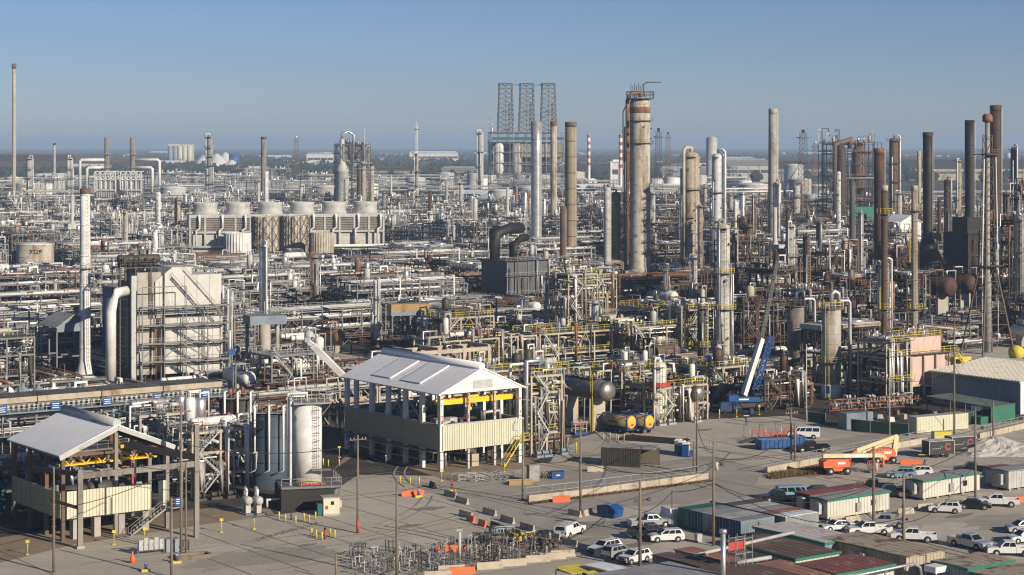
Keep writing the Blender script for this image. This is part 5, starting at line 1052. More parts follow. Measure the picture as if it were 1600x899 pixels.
lv = pb.part('louvre', 'lgrey'); lv.b2(gx/2-1.9, gx/2+1.9, -.83, -.753, 12.9, 14.2); [lv.b2(gx/2-1.8, gx/2+1.8, -.87, -.833, 13+i*.2, 13.1+i*.2) for i in range(6)]
st = pb.part('stair', 'yellow'); stairs(st, gx-4.4, -2.2, 0, 3.9, 3.2); st.b2(gx-1.2, gx+.5, -2.2, -.8, 3.85, 3.95); st.rail([(gx-1.2, -2.2, 3.95), (gx+.5, -2.2, 3.95), (gx+.5, -.8, 3.95)], w=.07)
sg = pb.part('sign', 'lgrey'); sg.b2(gx-1.6, gx-.6, -.75, -.69, 5.4, 6.6); sg.b2(gx-1.3, gx-1.0, -.755, -.74, 6.7, 6.95)
make(pb, 'pump_house', 'large open pump house with a white gable roof and cream panels', 'shed', SH, TH)
for a in range(0, 30, 6): keep(loc2w(SH, TH, gx/2, a), 10)
mark(loc2w(SH, TH, gx/2, 10, 8), 'the white-roofed pump house')
pb = PB(); c = pb.part('girder', 'crane_y')
for yy in (1.1, 2.4): c.b2(.6, gx-.6, yy-.22, yy+.22, 10.4, 11.2)
for i in range(9): c.bar((1+i*1.6, 1.1, 11.2), (1.8+i*1.6, 2.4, 11.2), .12)
t = pb.part('trolley', 'yellow'); t.b2(6, 8.2, 1, 2.5, 11.26, 11.8); h = pb.part('hook', 'crane_y'); h.tube([(7, 1.8, 11), (7, 1.8, 9.6)], .06, 5); h.lathe((7, 1.8, 9), [(.1, 0), (.3, .15), (.3, .5), (.1, .7)], 8)
make(pb, 'overhead_crane', 'yellow bridge crane hung under the white gable roof', 'crane', SH, TH)
for i in range(5):
    pb = PB(); c = pb.part('casing', ('bluegrey', 'lgrey', 'dsteel', 'lgrey', 'grey')[i]); y = 3.5+i*5.2; c.b2(4.5, 8.5, y-1.1, y+1.1, 4.4, 6.8+.3*(i % 2)); d = pb.part('drum', 'dsteel'); d.drum((9, y, 6), (12.5, y, 6), .9, 14); q = pb.part('pipe', 'galv'); q.tube([(11, y, 6.8), (11, y, 8.2), (13.5, y-.8, 8.4), (13.8, y-.8, 4.3)], .28, 8); q.tube([(2, y+.5, 4.2), (2, y+.5, 7.5), (4.5, y+.5, 7.5)], .2, 7); v = pb.part('valves', 'dsteel'); clutter(v, rr_, 1, 14, y-1.8, y+1.8, 4.2, 24, 2.6)
    make(pb, 'compressor', 'compressor set inside the pump house, %s one from the front gable' % ('first', 'second', 'third', 'fourth', 'fifth')[i], 'compressor', SH, TH)
pb = PB(); v = pb.part('pump', 'dsteel'); clutter(v, random.Random(3), 1.5, gx-1.5, 1, gy-1, .05, 60, 2.8); q = pb.part('pipe', 'galv')
for i in range(12): y = 1.5+i*2.2; q.tube([(1, y, 3.2), (gx-1, y, 3.2)], .16, 6); q.tube([(2+i % 3, y, 0), (2+i % 3, y, 3.6)], .2, 6)
c = pb.part('tank', 'teal'); c.b2(.8, 1.6, 9, 10.4, 0, 2.6); c = pb.part('drum', 'tan'); c.box((7.6, 1.6, 1), (1.4, 1, 2))
make(pb, 'pump_set', 'pumps and pipework on the ground floor of the white-roofed pump house', 'pumps', SH, TH)
# ---------------------------------------------------------------- the small open shed, lower left
S2 = G(98, 846); gx, gy = 15.0, 16.6; pb = PB()
for yy in (0, 5.5, 11, gy):
    for xx in (0, gx/2, gx):
        if xx == gx/2 and yy not in (0, gy): continue
        q = pb.part('post', 'dconc' if xx else 'brown'); q.b2(xx-.25, xx+.25, yy-.25, yy+.25, 0, 11.4 if xx != gx/2 else 14.2)
gpb = PB(); gable(gpb, gy, gx, 11.7, 14.8, 'roofw', over=.8, ridge='lgrey')
for n_, b_, m_, par in gpb.p: b_.v = [(x+gx/2, y+gy/2, z) for x, y, z in b_.v]
pb.p += gpb.p
bg = pb.part('barge_board', 'lgrey'); k = 3.1/(gx/2)
for s_ in (0, gx): bg.bar((gx/2, -.85, 14.35), (s_+(.8 if s_ else -.8), -.85, 11.25-.8*k+.1), .12, .6)
bm = pb.part('beam', 'brown')
for yy in (0, gy): bm.bar((0, yy, 11.2), (gx, yy, 11.2), .3, .5); bm.bar((0, yy, 11.3), (gx/2, yy, 14.2), .25, .4); bm.bar((gx, yy, 11.3), (gx/2, yy, 14.2), .25, .4)
for xx in (0, gx): bm.bar((xx, 0, 11.1), (xx, gy, 11.1), .3, .6)
panel(pb, 'side_panel', 'tanpanel', (-.3, gy), (-.3, 0), 3.0, 6.4); panel(pb, 'gable_panel', 'cream', (.4, -.4), (gx-2.6, -.4), 2.9, 6.5); panel(pb, 'gable_panel', 'cream', (gx-1.4, -.3), (gx-.3, -.3), 3.2, 6.6)
fl = pb.part('floor_deck', 'dconc'); fl.b2(.2, gx-.2, .3, gy-.3, 2.6, 2.9)
for x in (2, 5, 8.5, 12): q = pb.part('pier', 'conc'); q.b2(x-.45, x+.45, .2, 1.4, 0, 2.597)
st = pb.part('stair', 'grey'); stairs(st, gx-6.2, -2.0, 0, 3.0, 5.0); st.b2(gx-1.2, gx+1.4, -2, -.6, 2.95, 3.05); st.rail([(gx-1.2, -2, 3.05), (gx+1.4, -2, 3.05), (gx+1.4, -.6, 3.05)], w=.06)
sg = pb.part('sign', 'blue'); sg.b2(gx+.2, gx+1.3, -2.12, -2.05, 3.3, 4.4); w_ = pb.part('lettering', 'white', sg); [w_.b2(gx+.35, gx+1.15-.2*(i % 2), -2.135, -2.123, 4.1-i*.28, 4.2-i*.28) for i in range(3)]
make(pb, 'open_shed', 'smaller open shed with a pale gable roof and cream front panel', 'shed', S2, TH)
for a in range(0, 18, 5): keep(loc2w(S2, TH, gx/2, a), 9)
mark(loc2w(S2, TH, gx/2, 5, 6), 'the small open shed')
pb = PB(); c = pb.part('girder', 'crane_y')
for yy in (1.8, 3.2): c.b2(.5, gx-.5, yy-.06, yy+.06, 9.5, 9.7); c.b2(.5, gx-.5, yy-.06, yy+.06, 10.7, 10.9); [c.bar((.6+i*1.15, yy, 9.6 if i % 2 else 10.8), (1.75+i*1.15, yy, 10.8 if i % 2 else 9.6), .12) for i in range(12)]
c.b2(.5, gx-.5, 1.9, 3.1, 9.62, 9.68)
t = pb.part('hoist', 'yellow'); t.b2(9, 11.5, 1.7, 3.3, 10.903, 11.6); t.lathe((9.4, 2.5, 11.2), [(.4, 0), (.4, 1.8)], 10, ax=(1, 0, 0))
ch = pb.part('chain', 'red'); ch.box((11, 2.2, 7), (.3, .12, 5))
make(pb, 'overhead_crane', 'yellow trussed bridge crane under the smaller shed roof', 'crane', S2, TH)
pb = PB()
for i in range(3): d = pb.part('casing', 'dsteel'); d.drum((2+i*4, 4+i*1.2, 5.6), (4.8+i*4, 4+i*1.2, 5.6), .95, 14); q = pb.part('pipe', ('galv', 'pwhite', 'rust')[i]); q.tube([(3+i*4, 4, 6.4), (3+i*4, 4, 8), (3+i*4, 12, 8)], .25, 7)
v = pb.part('valves', 'galv'); clutter(v, rr_, 1, gx-1, 1, gy-1, 2.95, 90, 2.6)
make(pb, 'pump_set', 'dark pumps on the deck of the smaller open shed', 'pumps', S2, TH)
pb = PB(); a0 = G(125, 857); f = pb.part('post', 'dconc'); f.b2(-.32, .32, -.32, .32, 0, 10.2); e = pb.part('foot', 'conc'); e.b2(-.5, .5, -.5, .5, 0, .35)
L_ = 15.6; f = pb.part('post', 'dconc'); f.b2(L_-.3, L_+.3, -.3, .3, 0, 15); g = pb.part('beam', 'dconc'); g.bar((-.4, 0, 9.3), (L_+.3, 0, 9.8), .4, .75); g2 = pb.part('beam', 'black'); g2.bar((L_, 0, 10.6), (L_-8, 6, 12), .5, .8); g2.bar((0, 0, 9.6), (-4.5, 7, 9.6), .4, .6); g2.bar((-.2, .2, 5.2), (-3, 3, 6), .25, .4)
make(pb, 'gantry_frame', 'weathered grey gantry frame standing in front of the smaller shed', 'gantry', a0, TH*.75)
# ---------------------------------------------------------------- filling: pipe racks, units, coolers, exchangers and small towers between the landmarks
NOT_PLANT = G(520, 566); keep(NOT_PLANT, 13); keep(GY(535, 390), 8); keep(G(1545, 585), 22); keep(G(1500, 590), 14); keep(G(1590, 600), 16); keep(G(1170, 632), 9); keep(G(1190, 622), 7)
FRONT = [(-400, 690), (270, 690), (300, 668), (520, 662), (530, 650), (820, 650), (840, 672), (950, 648), (1110, 640), (1115, 606), (1230, 596), (1290, 606), (1400, 600), (1470, 585), (1476, 548), (2200, 540)]
def behind_front(p):
    px, _ = PXY(p); py = HY+F*H/p[1]
    for (a, b), (c, d) in zip(FRONT, FRONT[1:]):
        if a <= px <= c: return py < b+(d-b)*(px-a)/(c-a)
    return py < 690
def in_view(p, m=18): return abs(p[0]) < .2623*p[1]+m
def free(p, rz, hx, hy, pad=0):
    k = max(1, int(hx/6)); 
    for i in range(-k, k+1):
        for j in ((-1, 1) if hy > 3 else (0,)):
            q = loc2w(p, rz, hx*i/k, hy*j)
            if not behind_front(q): return False
            for x, y, r in EXC:
                if (q[0]-x)**2+(q[1]-y)**2 < (r+pad)**2: return False
    return True
VIS = [(478, 532, 582, 383), (1190, 1640, 292, 2800), (895, 1190, 274, 2650), (-60, 250, 270, 3500), (570, 760, 268, 2800), (300, 598, 382, 955), (350, 525, 388, 900), (22, 86, 410, 860), (752, 848, 456, 650), (983, 1017, 418, 785), (1064, 1096, 402, 795), (1117, 1143, 590, 430), (1428, 1472, 412, 685), (1488, 1536, 400, 695),
       (765, 880, 284, 2050), (1425, 1500, 466, 556), (1515, 1582, 545, 485), (124, 143, 575, 436), (404, 420, 500, 446), (386, 445, 512, 446), (495, 546, 540, 488), (606, 668, 474, 476), (942, 956, 448, 700), (945, 1110, 462, 620), (1286, 1366, 318, 1290), (523, 588, 296, 1490),
       (120, 250, 300, 1890), (68, 142, 500, 436), (1284, 1314, 618, 400), (1230, 1260, 580, 440), (1365, 1472, 618, 398), (1372, 1392, 500, 424), (1420, 1440, 500, 424), (880, 902, 372, 825), (829, 848, 360, 895), (583, 593, 520, 490), (1200, 1216, 290, 895), (1325, 1362, 330, 955), (1395, 1422, 336, 875), (640, 745, 585, 390), (166, 182, 570, 436), (205, 335, 570, 430),
       (700, 1112, 540, 424), (1442, 1458, 400, 690), (1365, 1383, 380, 700), (956, 970, 400, 800), (485, 500, 470, 558), (558, 585, 300, 1445), (200, 250, 415, 518), (1030, 1058, 472, 598), (1112, 1134, 345, 760), (870, 960, 640, 358), (1055, 1092, 630, 368)]
class Proto:
    def __init__(s, pb, name, desc, cat, group): s.pb, s.name, s.desc, s.cat, s.group = pb, name, desc, cat, group; s.root = s.one = None
    def place(s, p, rz, flat):
        if flat:
            if s.one is None: s.one = o = s.pb.flat(s.name)
            else: o = s.one.copy(); COL.objects.link(o)
        else:
            if s.root is None: s.root = o = s.pb.into(thing(s.name, 'x', s.cat)); kids(o)
            else: o = dup(s.root, p, rz, 'x')
        o.location = p; o.rotation_euler = (0, 0, rz); tag(o, 'x', s.cat, s.group); FILL.append((o, s.desc)); return o
FILL = []; rf = random.Random(77)
def R_(k): return random.Random(k)
RACK = {}; UNIT = {}; MISC = {}; SLIM = {}
tone = dict(light='white-grey', mid='grey-rust', dark='brown-rust', yel='pale')
for pal in ('light', 'mid', 'dark', 'yel'):
    RACK[pal] = [Proto(gen_rack(R_(100+i), pal, 36, (6, 8, 9, 7)[i], ((4.6, 7.4, 9.8), (4.6, 7.0), (5, 8, 11, 13.5), (5, 7.6, 10))[i], (8, 9, 7, 10)[i], 6), 'pipe_rack', ('three', 'two', 'four', 'three')[i]+'-level rack, %s pipes' % tone[pal], 'pipe rack', 'pipe racks through the plant') for i in range(4)]
    UNIT[pal] = [Proto(gen_unit(R_(200+i), pal, *((3, 2, 6, (4.2, 8.4, 12)), (4, 2, 5, (4, 8)), (2, 2, 6, (4.5, 9, 13, 17)), (3, 2, 5.5, (4, 7.5, 11)), (4, 3, 5, (4.2, 8.4, 12.2)))[i], dens=1.4), 'process_structure', ('three-deck', 'two-deck', 'four-deck narrow', 'three-deck small', 'three-deck wide')[i]+' %s steel frame' % {'light': 'pale', 'mid': 'grey', 'dark': 'brown', 'yel': 'yellow-railed'}[pal], 'process unit', 'open steel process frames') for i in range(5)]
    MISC[pal] = [Proto(gen_cooler(R_(300), pal, 24, 8, 9, 3), 'air_cooler', 'three-fan %s air cooler' % tone[pal], 'air cooler', 'air coolers on steel legs'), Proto(gen_cooler(R_(301), pal, 18, 6, 11, 2), 'air_cooler', 'two-fan %s air cooler' % tone[pal], 'air cooler', 'air coolers on steel legs'),
                 Proto(gen_exch(R_(302), pal, 3), 'heat_exchanger', 'triple %s exchanger stack' % tone[pal], 'heat exchanger', 'stacked heat exchangers'), Proto(gen_exch(R_(303), pal, 2, 9), 'heat_exchanger', 'double %s exchanger stack' % tone[pal], 'heat exchanger', 'stacked heat exchangers'),
                 Proto(gen_drum(R_(304), 1.5, 9, PAL[pal]['vessel'][1], 4.2, pal=pal), 'horizontal_drum', '%s horizontal drum' % {'light': 'white', 'mid': 'beige', 'dark': 'brown', 'yel': 'pale grey'}[pal], 'pressure drum', 'horizontal drums on saddles'),
                 Proto(gen_heater(R_(305), 9, 7, 9, ('lgrey', 'dconc', 'brown', 'lgrey')[('light', 'mid', 'dark', 'yel').index(pal)], pal, stack_h=14, stack_r=.8, stack_m=('lgrey', 'grey', 'drust', 'grey')[('light', 'mid', 'dark', 'yel').index(pal)]), 'process_heater', 'small %s box heater with stack' % {'light': 'light grey', 'mid': 'grey', 'dark': 'brown', 'yel': 'pale'}[pal], 'furnace', 'small box heaters')]
    SLIM[pal] = [Proto(gen_tower(R_(400+i), (.7, 1.0, 1.3, .9)[i], (13, 19, 24, 16)[i], PAL[pal]['vessel'][i % 4], PAL[pal]['rail'], 2, 3, pm=PAL[pal]['pipes'][0]), 'process_tower', ('short', 'stubby', 'taller', 'thin')[i]+' %s column' % {'alu': 'silvery', 'white': 'white', 'lgrey': 'light grey', 'beige': 'beige', 'grey': 'grey', 'dsteel': 'dark', 'rust': 'rusty', 'tan': 'tan', 'brown': 'brown', 'drust': 'dark rust'}[PAL[pal]['vessel'][i % len(PAL[pal]['vessel'])]], 'tower', 'slim process columns') for i in range(3 if pal in ('light',) else 4)]
def pick_pal(p):
    px, _ = PXY(p); u = rf.random()
    if 690 < px < 1125 and p[1] < 540 and rf.random() < .6: return 'yel'
    if px < 620: return 'light' if u < .7 else 'mid'
    if px < 980: return ('light' if u < .42 else 'mid') if u < .85 else 'dark'
    return 'dark' if u < .55 else 'mid' if u < .85 else 'light'
COUNT = {}; HM = {}
LOWP = [Proto(gen_rack(R_(600+i), ('mid', 'dark', 'light')[i], (24, 30, 36)[i], (9, 7, 12)[i], ((1.0,), (2.6,), (1.6, 3.2))[i], 9, 0), 'pipe_track', ('low ground-level', 'knee-high', 'low double')[i]+' pipe track', 'pipe track', 'low pipe tracks') for i in range(3)]
def put(pr, p, rz, hx, hy, low=False):
    if COUNT.get(pr.name, 0) >= 285: return False
    if not (in_view(p) and free(p, rz, hx, hy)): return False
    if pr.name == 'air_cooler' and p[1] < 600 and abs(PXY(p)[0]-850) < 270: return False
    if pr not in HM: HM[pr] = max(v[2] for _, b, _, _ in pr.pb.p for v in b.v)
    e = hx*abs(cos(rz))+hy*abs(sin(rz)); a0, a1 = PXY((p[0]-e, p[1], 0))[0], PXY((p[0]+e, p[1], 0))[0]; tp = HY+F*(H-HM[pr])/p[1]
    for x0, x1, pyb, Y in VIS:
        if p[1] < Y and a1 > x0 and a0 < x1 and tp < pyb: return False if low else put(rf.choice(LOWP), p, rz, hx, hy, True)
    pr.place(p, rz, p[1] > 640); COUNT[pr.name] = COUNT.get(pr.name, 0)+1
    return True
v = 150.0; row = 0
while v < 1420:
    far = v > 640
    rackrow = row % 2 == 0
    u = -750.0+rf.uniform(0, 20)
    while u < 1100:
        p = BV*u+AV*v
        if not (380 < p.y < 1640 if rackrow else 330 < p.y < 1600) or not in_view(p, 30): u += 8; continue
        pal = pick_pal(p)
        if rackrow:
            if rf.random() < .88: put(rf.choice(RACK[pal]), p, TH, 18, 4)
            u += 37
        else:
            k = rf.random(); jit = AV*rf.uniform(-3, 3)
            if k < .5: pr = rf.choice(UNIT[pal]); put(pr, p+jit, TH if rf.random() < .7 else TH+pi/2, 9, 5.5); u += rf.uniform(19, 25)
            elif k < .72: put(rf.choice(MISC[pal]), p+jit, TH if rf.random() < .6 else TH+pi/2, 6, 4); u += rf.uniform(15, 24)
            elif k < .76: put(rf.choice(SLIM[pal]), p+jit, rf.uniform(0, 6), 2, 2); u += rf.uniform(5, 12)
            else: put(rf.choice(RACK[pal]), p+AV*2, TH+pi/2, 16, 4); u += 14
    v += (15 if rackrow else 14)*(1.0 if v < 560 else 1.35 if v < 900 else 1.9); row += 1
for _ in range(5200):                   # smaller things in what is still open
    Yr = 395*(1500/395)**(rf.random()**1.15); p = Vector((rf.uniform(-.265, .265)*Yr, Yr, 0)); near = [o for o, _d in FILL if abs(o.location.x-p.x) < 11 and abs(o.location.y-p.y) < 11]
    if len(near) > (1 if Yr < 800 else 0) and rf.random() < .93: continue
    pal = pick_pal(p); k = rf.random()
    if any((o.location.x-p.x)**2+(o.location.y-p.y)**2 < 49 for o in near): continue
    put(rf.choice(MISC[pal][2:5]) if k < .4 else rf.choice(UNIT[pal][1:4]) if k < .66 else rf.choice(LOWP) if k < .95 or p.x < 0 else rf.choice(SLIM[pal]), p, TH+rf.choice((0, pi/2)), 4, 3)
# ---- labels: what it is, and how it lies to the nearest landmark of the photograph
def name_fill(items):
    used = {}
    for o, d in items:
        p = o.location; a, b = PXY((p[0], p[1], 6))
        best = min(LM, key=lambda l: (l[0]-a)**2+(3*(l[1]-b))**2+((l[2]-p[1])*.25)**2)
        dx, dy = a-best[0], p[1]-best[2]
        h = 'left of' if dx < -16 else 'right of' if dx > 16 else ''
        d2 = 'beyond' if dy > 12 else 'this side of' if dy < -12 else ''
        d2 = d2.replace('this side of', 'before'); rel = ('well ' if abs(dx) > 90 else '')+(h or d2 or 'close by') if not (h and d2) else d2+' and '+('far ' if abs(dx) > 90 else '')+h
        used.setdefault((d, rel, best[3]), []).append((abs(dx)+abs(dy), o))
    ords = ['nearest', 'second', 'third', 'fourth', 'fifth', 'sixth', 'seventh', 'eighth', 'ninth', 'tenth', 'eleventh', 'twelfth', 'thirteenth', 'fourteenth', 'fifteenth']
    for (d, rel, ph), l in used.items():
        l.sort(key=lambda t: t[0])
        for i, (_, o) in enumerate(l):
            o['label'] = f'{d} {rel} {ph}' if len(l) == 1 else f'{d}, {ords[min(i, 14)]} {rel} {ph}'
name_fill(FILL+PENDING)
# ---------------------------------------------------------------- beyond the plant: mills, town, silos, trees
rb = random.Random(9); FARB = []
def gbox(px0, px1, py_top, Y, D, m, roof, label, name='mill_building', rise=.12, rz=0.06, bands=0, cat='building'):
    W_ = (px1-px0)/S(Y); h = ZT(py_top, Y); pb = PB(); ze = h-W_*0-D*rise; w = pb.part('wall', m); w.b2(-W_/2, W_/2, -D/2, D/2, 0, ze)
    r = pb.part('roof', roof); 
    for s in (-1, 1): r.slab((-W_/2-1, 0, h), (W_/2+1, 0, h), (W_/2+1, s*(D/2+1), ze-.2), (-W_/2-1, s*(D/2+1), ze-.2), .6)
    g = pb.part('gable', m); g.add([(-W_/2, -D/2, ze), (-W_/2, D/2, ze), (-W_/2, 0, h-.7), (W_/2, -D/2, ze), (W_/2, D/2, ze), (W_/2, 0, h-.7)], [(0, 1, 2), (3, 5, 4)])
    q = pb.part('window_band', 'dsteel'); q.b2(-W_/2+2, W_/2-2, -D/2-.3, -D/2-.05, ze*.55, ze*.72)
    n = max(2, int(W_/14)); p_ = pb.part('pilaster', m); [p_.b2(-W_/2+W_*i/n-.5, -W_/2+W_*i/n+.5, -D/2-.6, -D/2-.02, 0, ze-.3) for i in range(n+1)]
    v = pb.part('ridge_monitor', roof); v.b2(-W_/2+3, W_/2-3, -2.2, 2.2, h-.6, h+1.8)
    o = make(pb, name, label, cat, GY((px0+px1)/2, Y), rz)
    keep(o.location, max(D, W_/2)); return o
gbox(1196, 1292, 251, 2900, 90, 'dconc', 'dsteel', 'long mauve-grey mill hall behind the concrete chimney')
gbox(1405, 1640, 249, 3000, 110, 'tan', 'dsteel', 'longest far mill hall with a beige wall at the right edge')
gbox(900, 985, 256, 3100, 90, 'dconc', 'dsteel', 'far mauve mill hall left of the great beige column')
gbox(1030, 1125, 262, 2800, 70, 'grey', 'grey', 'far grey hall behind the stout tan column')
gbox(1128, 1200, 250, 2800, 60, 'lgrey', 'grey', 'far pale grey hall between the white column and the concrete chimney')
gbox(953, 978, 252, 2300, 18, 'white', 'white', 'white upright box building left of the great beige column', rise=.02)
gbox(-20, 112, 243, 3600, 70, 'drust', 'drust', 'long dark brown mill hall behind the tall thin flare stack')
gbox(118, 240, 247, 3900, 60, 'drust', 'brown', 'long dark rust mill hall right of the tall thin flare stack')
gbox(640, 715, 238, 5200, 90, 'white', 'white', 'far long white warehouse left of the coker block', 'warehouse', .02)
gbox(575, 640, 262, 2900, 60, 'dconc', 'dsteel', 'low mauve warehouse right of the dark cracking unit', 'warehouse', .05)
gbox(690, 745, 262, 2950, 60, 'dconc', 'grey', 'low grey warehouse between the radio mast and the coker', 'warehouse', .05)
gbox(480, 522, 240, 4600, 40, 'white', 'lgrey', 'far pale building left of the dark cracking unit', 'warehouse', .02)
gbox(385, 420, 262, 2700, 40, 'bluegrey', 'lgrey', 'far pale gabled hall at the lone dark stack', 'warehouse', .2)
# white gabled box, teal boxes by the flaked chimney
p = GY(1407, 880); pb = PB(); gable(pb, 14, 12, 18, 21, 'roofw'); c = pb.part('wall', 'white'); c.xprism([(-6, 4), (6, 4), (6, 17.9), (0, 20.6), (-6, 17.9)], -7, 7); f = pb.part('frame', 'steel'); frame_members(f, (-5.8, 5.8), (-6.8, 0, 6.8), (3.8,), .4)
make(pb, 'filter_house', 'white gabled box house right of the flaked brown chimney', 'building', p, .5); keep(p, 10); mark(p+Vector((0, 0, 14)), 'the white gabled box')
pb = PB(); c = pb.part('upper_box', 'green'); c.b2(-5, 5, -4, 4, 17, 22); c = pb.part('lower_box', 'teal'); c.b2(-4, 4.4, -4, 4, 10, 14.5); f = pb.part('frame', 'steel'); frame_members(f, (-5, 0, 5), (-4.2, 4.2), (9.5, 16.5), .35, .3, rb)
make(pb, 'switch_house', 'two stacked green-teal boxes on a steel frame', 'building', GY(1347, 960), .2); keep(GY(1347, 960), 8)
# grain silos, heaps, water tower
p = GY(282, 4500); pb = PB(); sI = S(4500)
for i in range(5): b = pb.part('silo_shell', 'cream' if i > 1 else 'slate'); b.cyl((-22+i*11, -6, 0), 6, 52, 14); b.cyl((-22+i*11, 6, 0), 6, 52, 14)
c = pb.part('head_house', 'cream'); c.b2(4, 30, -9, 9, 0, 55); c.b2(-28, 4, -5, 5, 52.01, 56); w = pb.part('window', 'dsteel'); [w.b2(14, 17, -9.2, -9.02, 8+i*8, 12+i*8) for i in range(6)]
make(pb, 'grain_elevator', 'far cream grain elevator with a row of round silos', 'grain elevator', p); mark(p+Vector((0, 0, 25)), 'the far grain elevator')
for i, (px, Y, r, h) in enumerate(((318, 4400, 34, 30), (338, 4200, 46, 34), (352, 4600, 40, 36), (362, 4100, 30, 22), (120, 4300, 24, 26), (66, 4300, 22, 30), (95, 4100, 20, 18), (450, 4000, 40, 16), (480, 4200, 34, 20))):
    b = MB(); n = 22; prof = [(r, 0), (r*.7, h*.36), (r*.38, h*.72), (r*.12, h*.97), (.4, h)]
    b.lathe((0, 0, 0), prof, n); rj = random.Random(i); b.v = [(x*(1+rj.uniform(-.1, .1)), y*(1+rj.uniform(-.1, .1)), z*(1+rj.uniform(-.06, .06))) for x, y, z in b.v]
    tag(b.obj('storage_heap', M['white' if i < 4 else 'rust'], loc=GY(px, Y)), ('white far heap just right of the grain elevator', 'broad white far heap, second right of the grain elevator', 'tallest white far heap beyond the grain elevator', 'small white far heap beside a blue tank', 'red-brown far heap right of the tall flare stack', 'red-brown far dome touching the tall flare stack', 'small red-brown far heap between mill halls', 'wide red-brown heap right of the lone dark stack', 'red-brown heap left of the dark cracking unit')[i], 'heap')
pb = PB(); b = pb.part('tank', 'white'); b.lathe((0, 0, 26), [(1, 0), (6, 3), (7.5, 8), (5.5, 12), (.4, 14)], 16); l = pb.part('leg', 'lgrey'); [l.bar((6.5*x, 6.5*y, 0), (5*x, 5*y, 29), .8) for x in (-1, 1) for y in (-1, 1)]; l.bar((0, 0, 0), (0, 0, 26), 1.4)
make(pb, 'water_tower', 'white water tower on legs near the right horizon', 'water tower', GY(1577, 3300))
pb = PB(); b = pb.part('shell', 'blue'); b.cyl((0, 0, 0), 12, 34, 16); make(pb, 'storage_tank', 'far blue tank beside the white heaps', 'tank', GY(366, 4350))
# the far side of the plant, past the towers: long racks, tanks, sheds as single meshes
LR = {k: Proto(gen_rack(R_(500), k, 80, 10, (5, 9, 12.5), 6, 8, bay=8, pmax=.6), 'pipe_rack', 'far long %s pipe rack' % tone[k], 'pipe rack', 'pipe racks through the plant') for k in ('light', 'dark')}
LU = {k: [Proto(gen_unit(R_(510+i), k, 3+i, 2, 8, (6, 12, 18+4*i), dens=1.3, tops=3), 'process_structure', 'far %s %s steel frame' % (('squat', 'broad')[i], {'light': 'pale', 'dark': 'brown'}[k]), 'process unit', 'open steel process frames') for i in range(2)] for k in ('light', 'dark')}
TKS = [Proto(gen_tank(R_(520+i), 9+3*i, 13+i, ('white', 'lgrey', 'beige')[i], 'white', .12), 'storage_tank', 'far %s round tank' % ('white', 'light grey', 'beige')[i], 'tank', 'far round storage tanks') for i in range(3)]
def hall(i):
    pb = PB(); m = ('white', 'lgrey', 'tan', 'bluegrey')[i]; L_, W_, h = (26, 34, 20, 44)[i], (14, 18, 12, 20)[i], (7, 8, 6, 9)[i]; gable(pb, L_, W_, h, h+W_*.14, ('roofw', 'grey', 'brown', 'roofw')[i]); c = pb.part('wall', m); c.xprism([(-W_/2, 0), (W_/2, 0), (W_/2, h-.1), (0, h+W_*.12), (-W_/2, h-.1)], -L_/2, L_/2); d = pb.part('door', 'dsteel'); d.b2(-2, 2, -L_/2-.08, -L_/2-.01, 0, 4.5); w = pb.part('window', 'glass'); [w.b2(-W_/2-.08, -W_/2-.01, -L_/2+3+k*4.4, -L_/2+5.4+k*4.4, 2.6, 4.2) for k in range(int(L_/4.4)-1)]; return pb
HALL = [Proto(hall(i), 'small_hall', ('white', 'light grey', 'tan', 'blue-grey')[i]+' gabled hall', 'building', 'scattered far halls') for i in range(4)]
def height(pr):
    if pr not in HM: HM[pr] = max(v[2] for _, b, _, _ in pr.pb.p for v in b.v)
    return HM[pr]
def far_put(pr, p, rz, flat=True):
    a, b = PXY(p)
    for x0, x1, pyb, Y in VIS:
        if p[1] < Y and x0-2 < a < x1+2 and HY+F*(H-height(pr))/p[1] < pyb: return
    for x, y, r in EXC:
        if (p[0]-x)**2+(p[1]-y)**2 < (r+10)**2: return
    pr.place(p, rz, flat)
Y = 1560.0; FILL.clear()
while Y < 2750:
    X = -.2623*Y-40
    while X < .2623*Y+40:
        p = Vector((X+rb.uniform(-12, 12), Y+rb.uniform(-20, 20), 0)); px, _ = PXY(p); k = 'dark' if px > 900 and rb.random() < .6 else 'light'; u = rb.random()
        if u < .34: far_put(LR[k], p, TH*.6)
        elif u < .58: far_put(rb.choice(LU[k]), p, TH)
        elif u < .78: far_put(rb.choice(TKS), p, rb.uniform(0, 6))
        elif u < .92: far_put(rb.choice(HALL), p, rb.choice((TH, TH+pi/2)))
        X += rb.uniform(55, 85)
    Y += 105
Y = 2900.0
while Y < 9500:
    X = -.2623*Y
    n = 14 if Y < 6000 else 10
    for i in range(n):
        k0 = len(FILL); far_put(rb.choice(HALL), Vector((rb.uniform(-.2623, .2623)*Y, Y+rb.uniform(-150, 150), 0)), rb.uniform(0, 3.1))
        if len(FILL) > k0 and Y > 3500: FILL[-1][0].scale = (1+Y/4500, 1+Y/4500, 1+Y/6000)
    Y *= 1.13
name_fill(FILL)
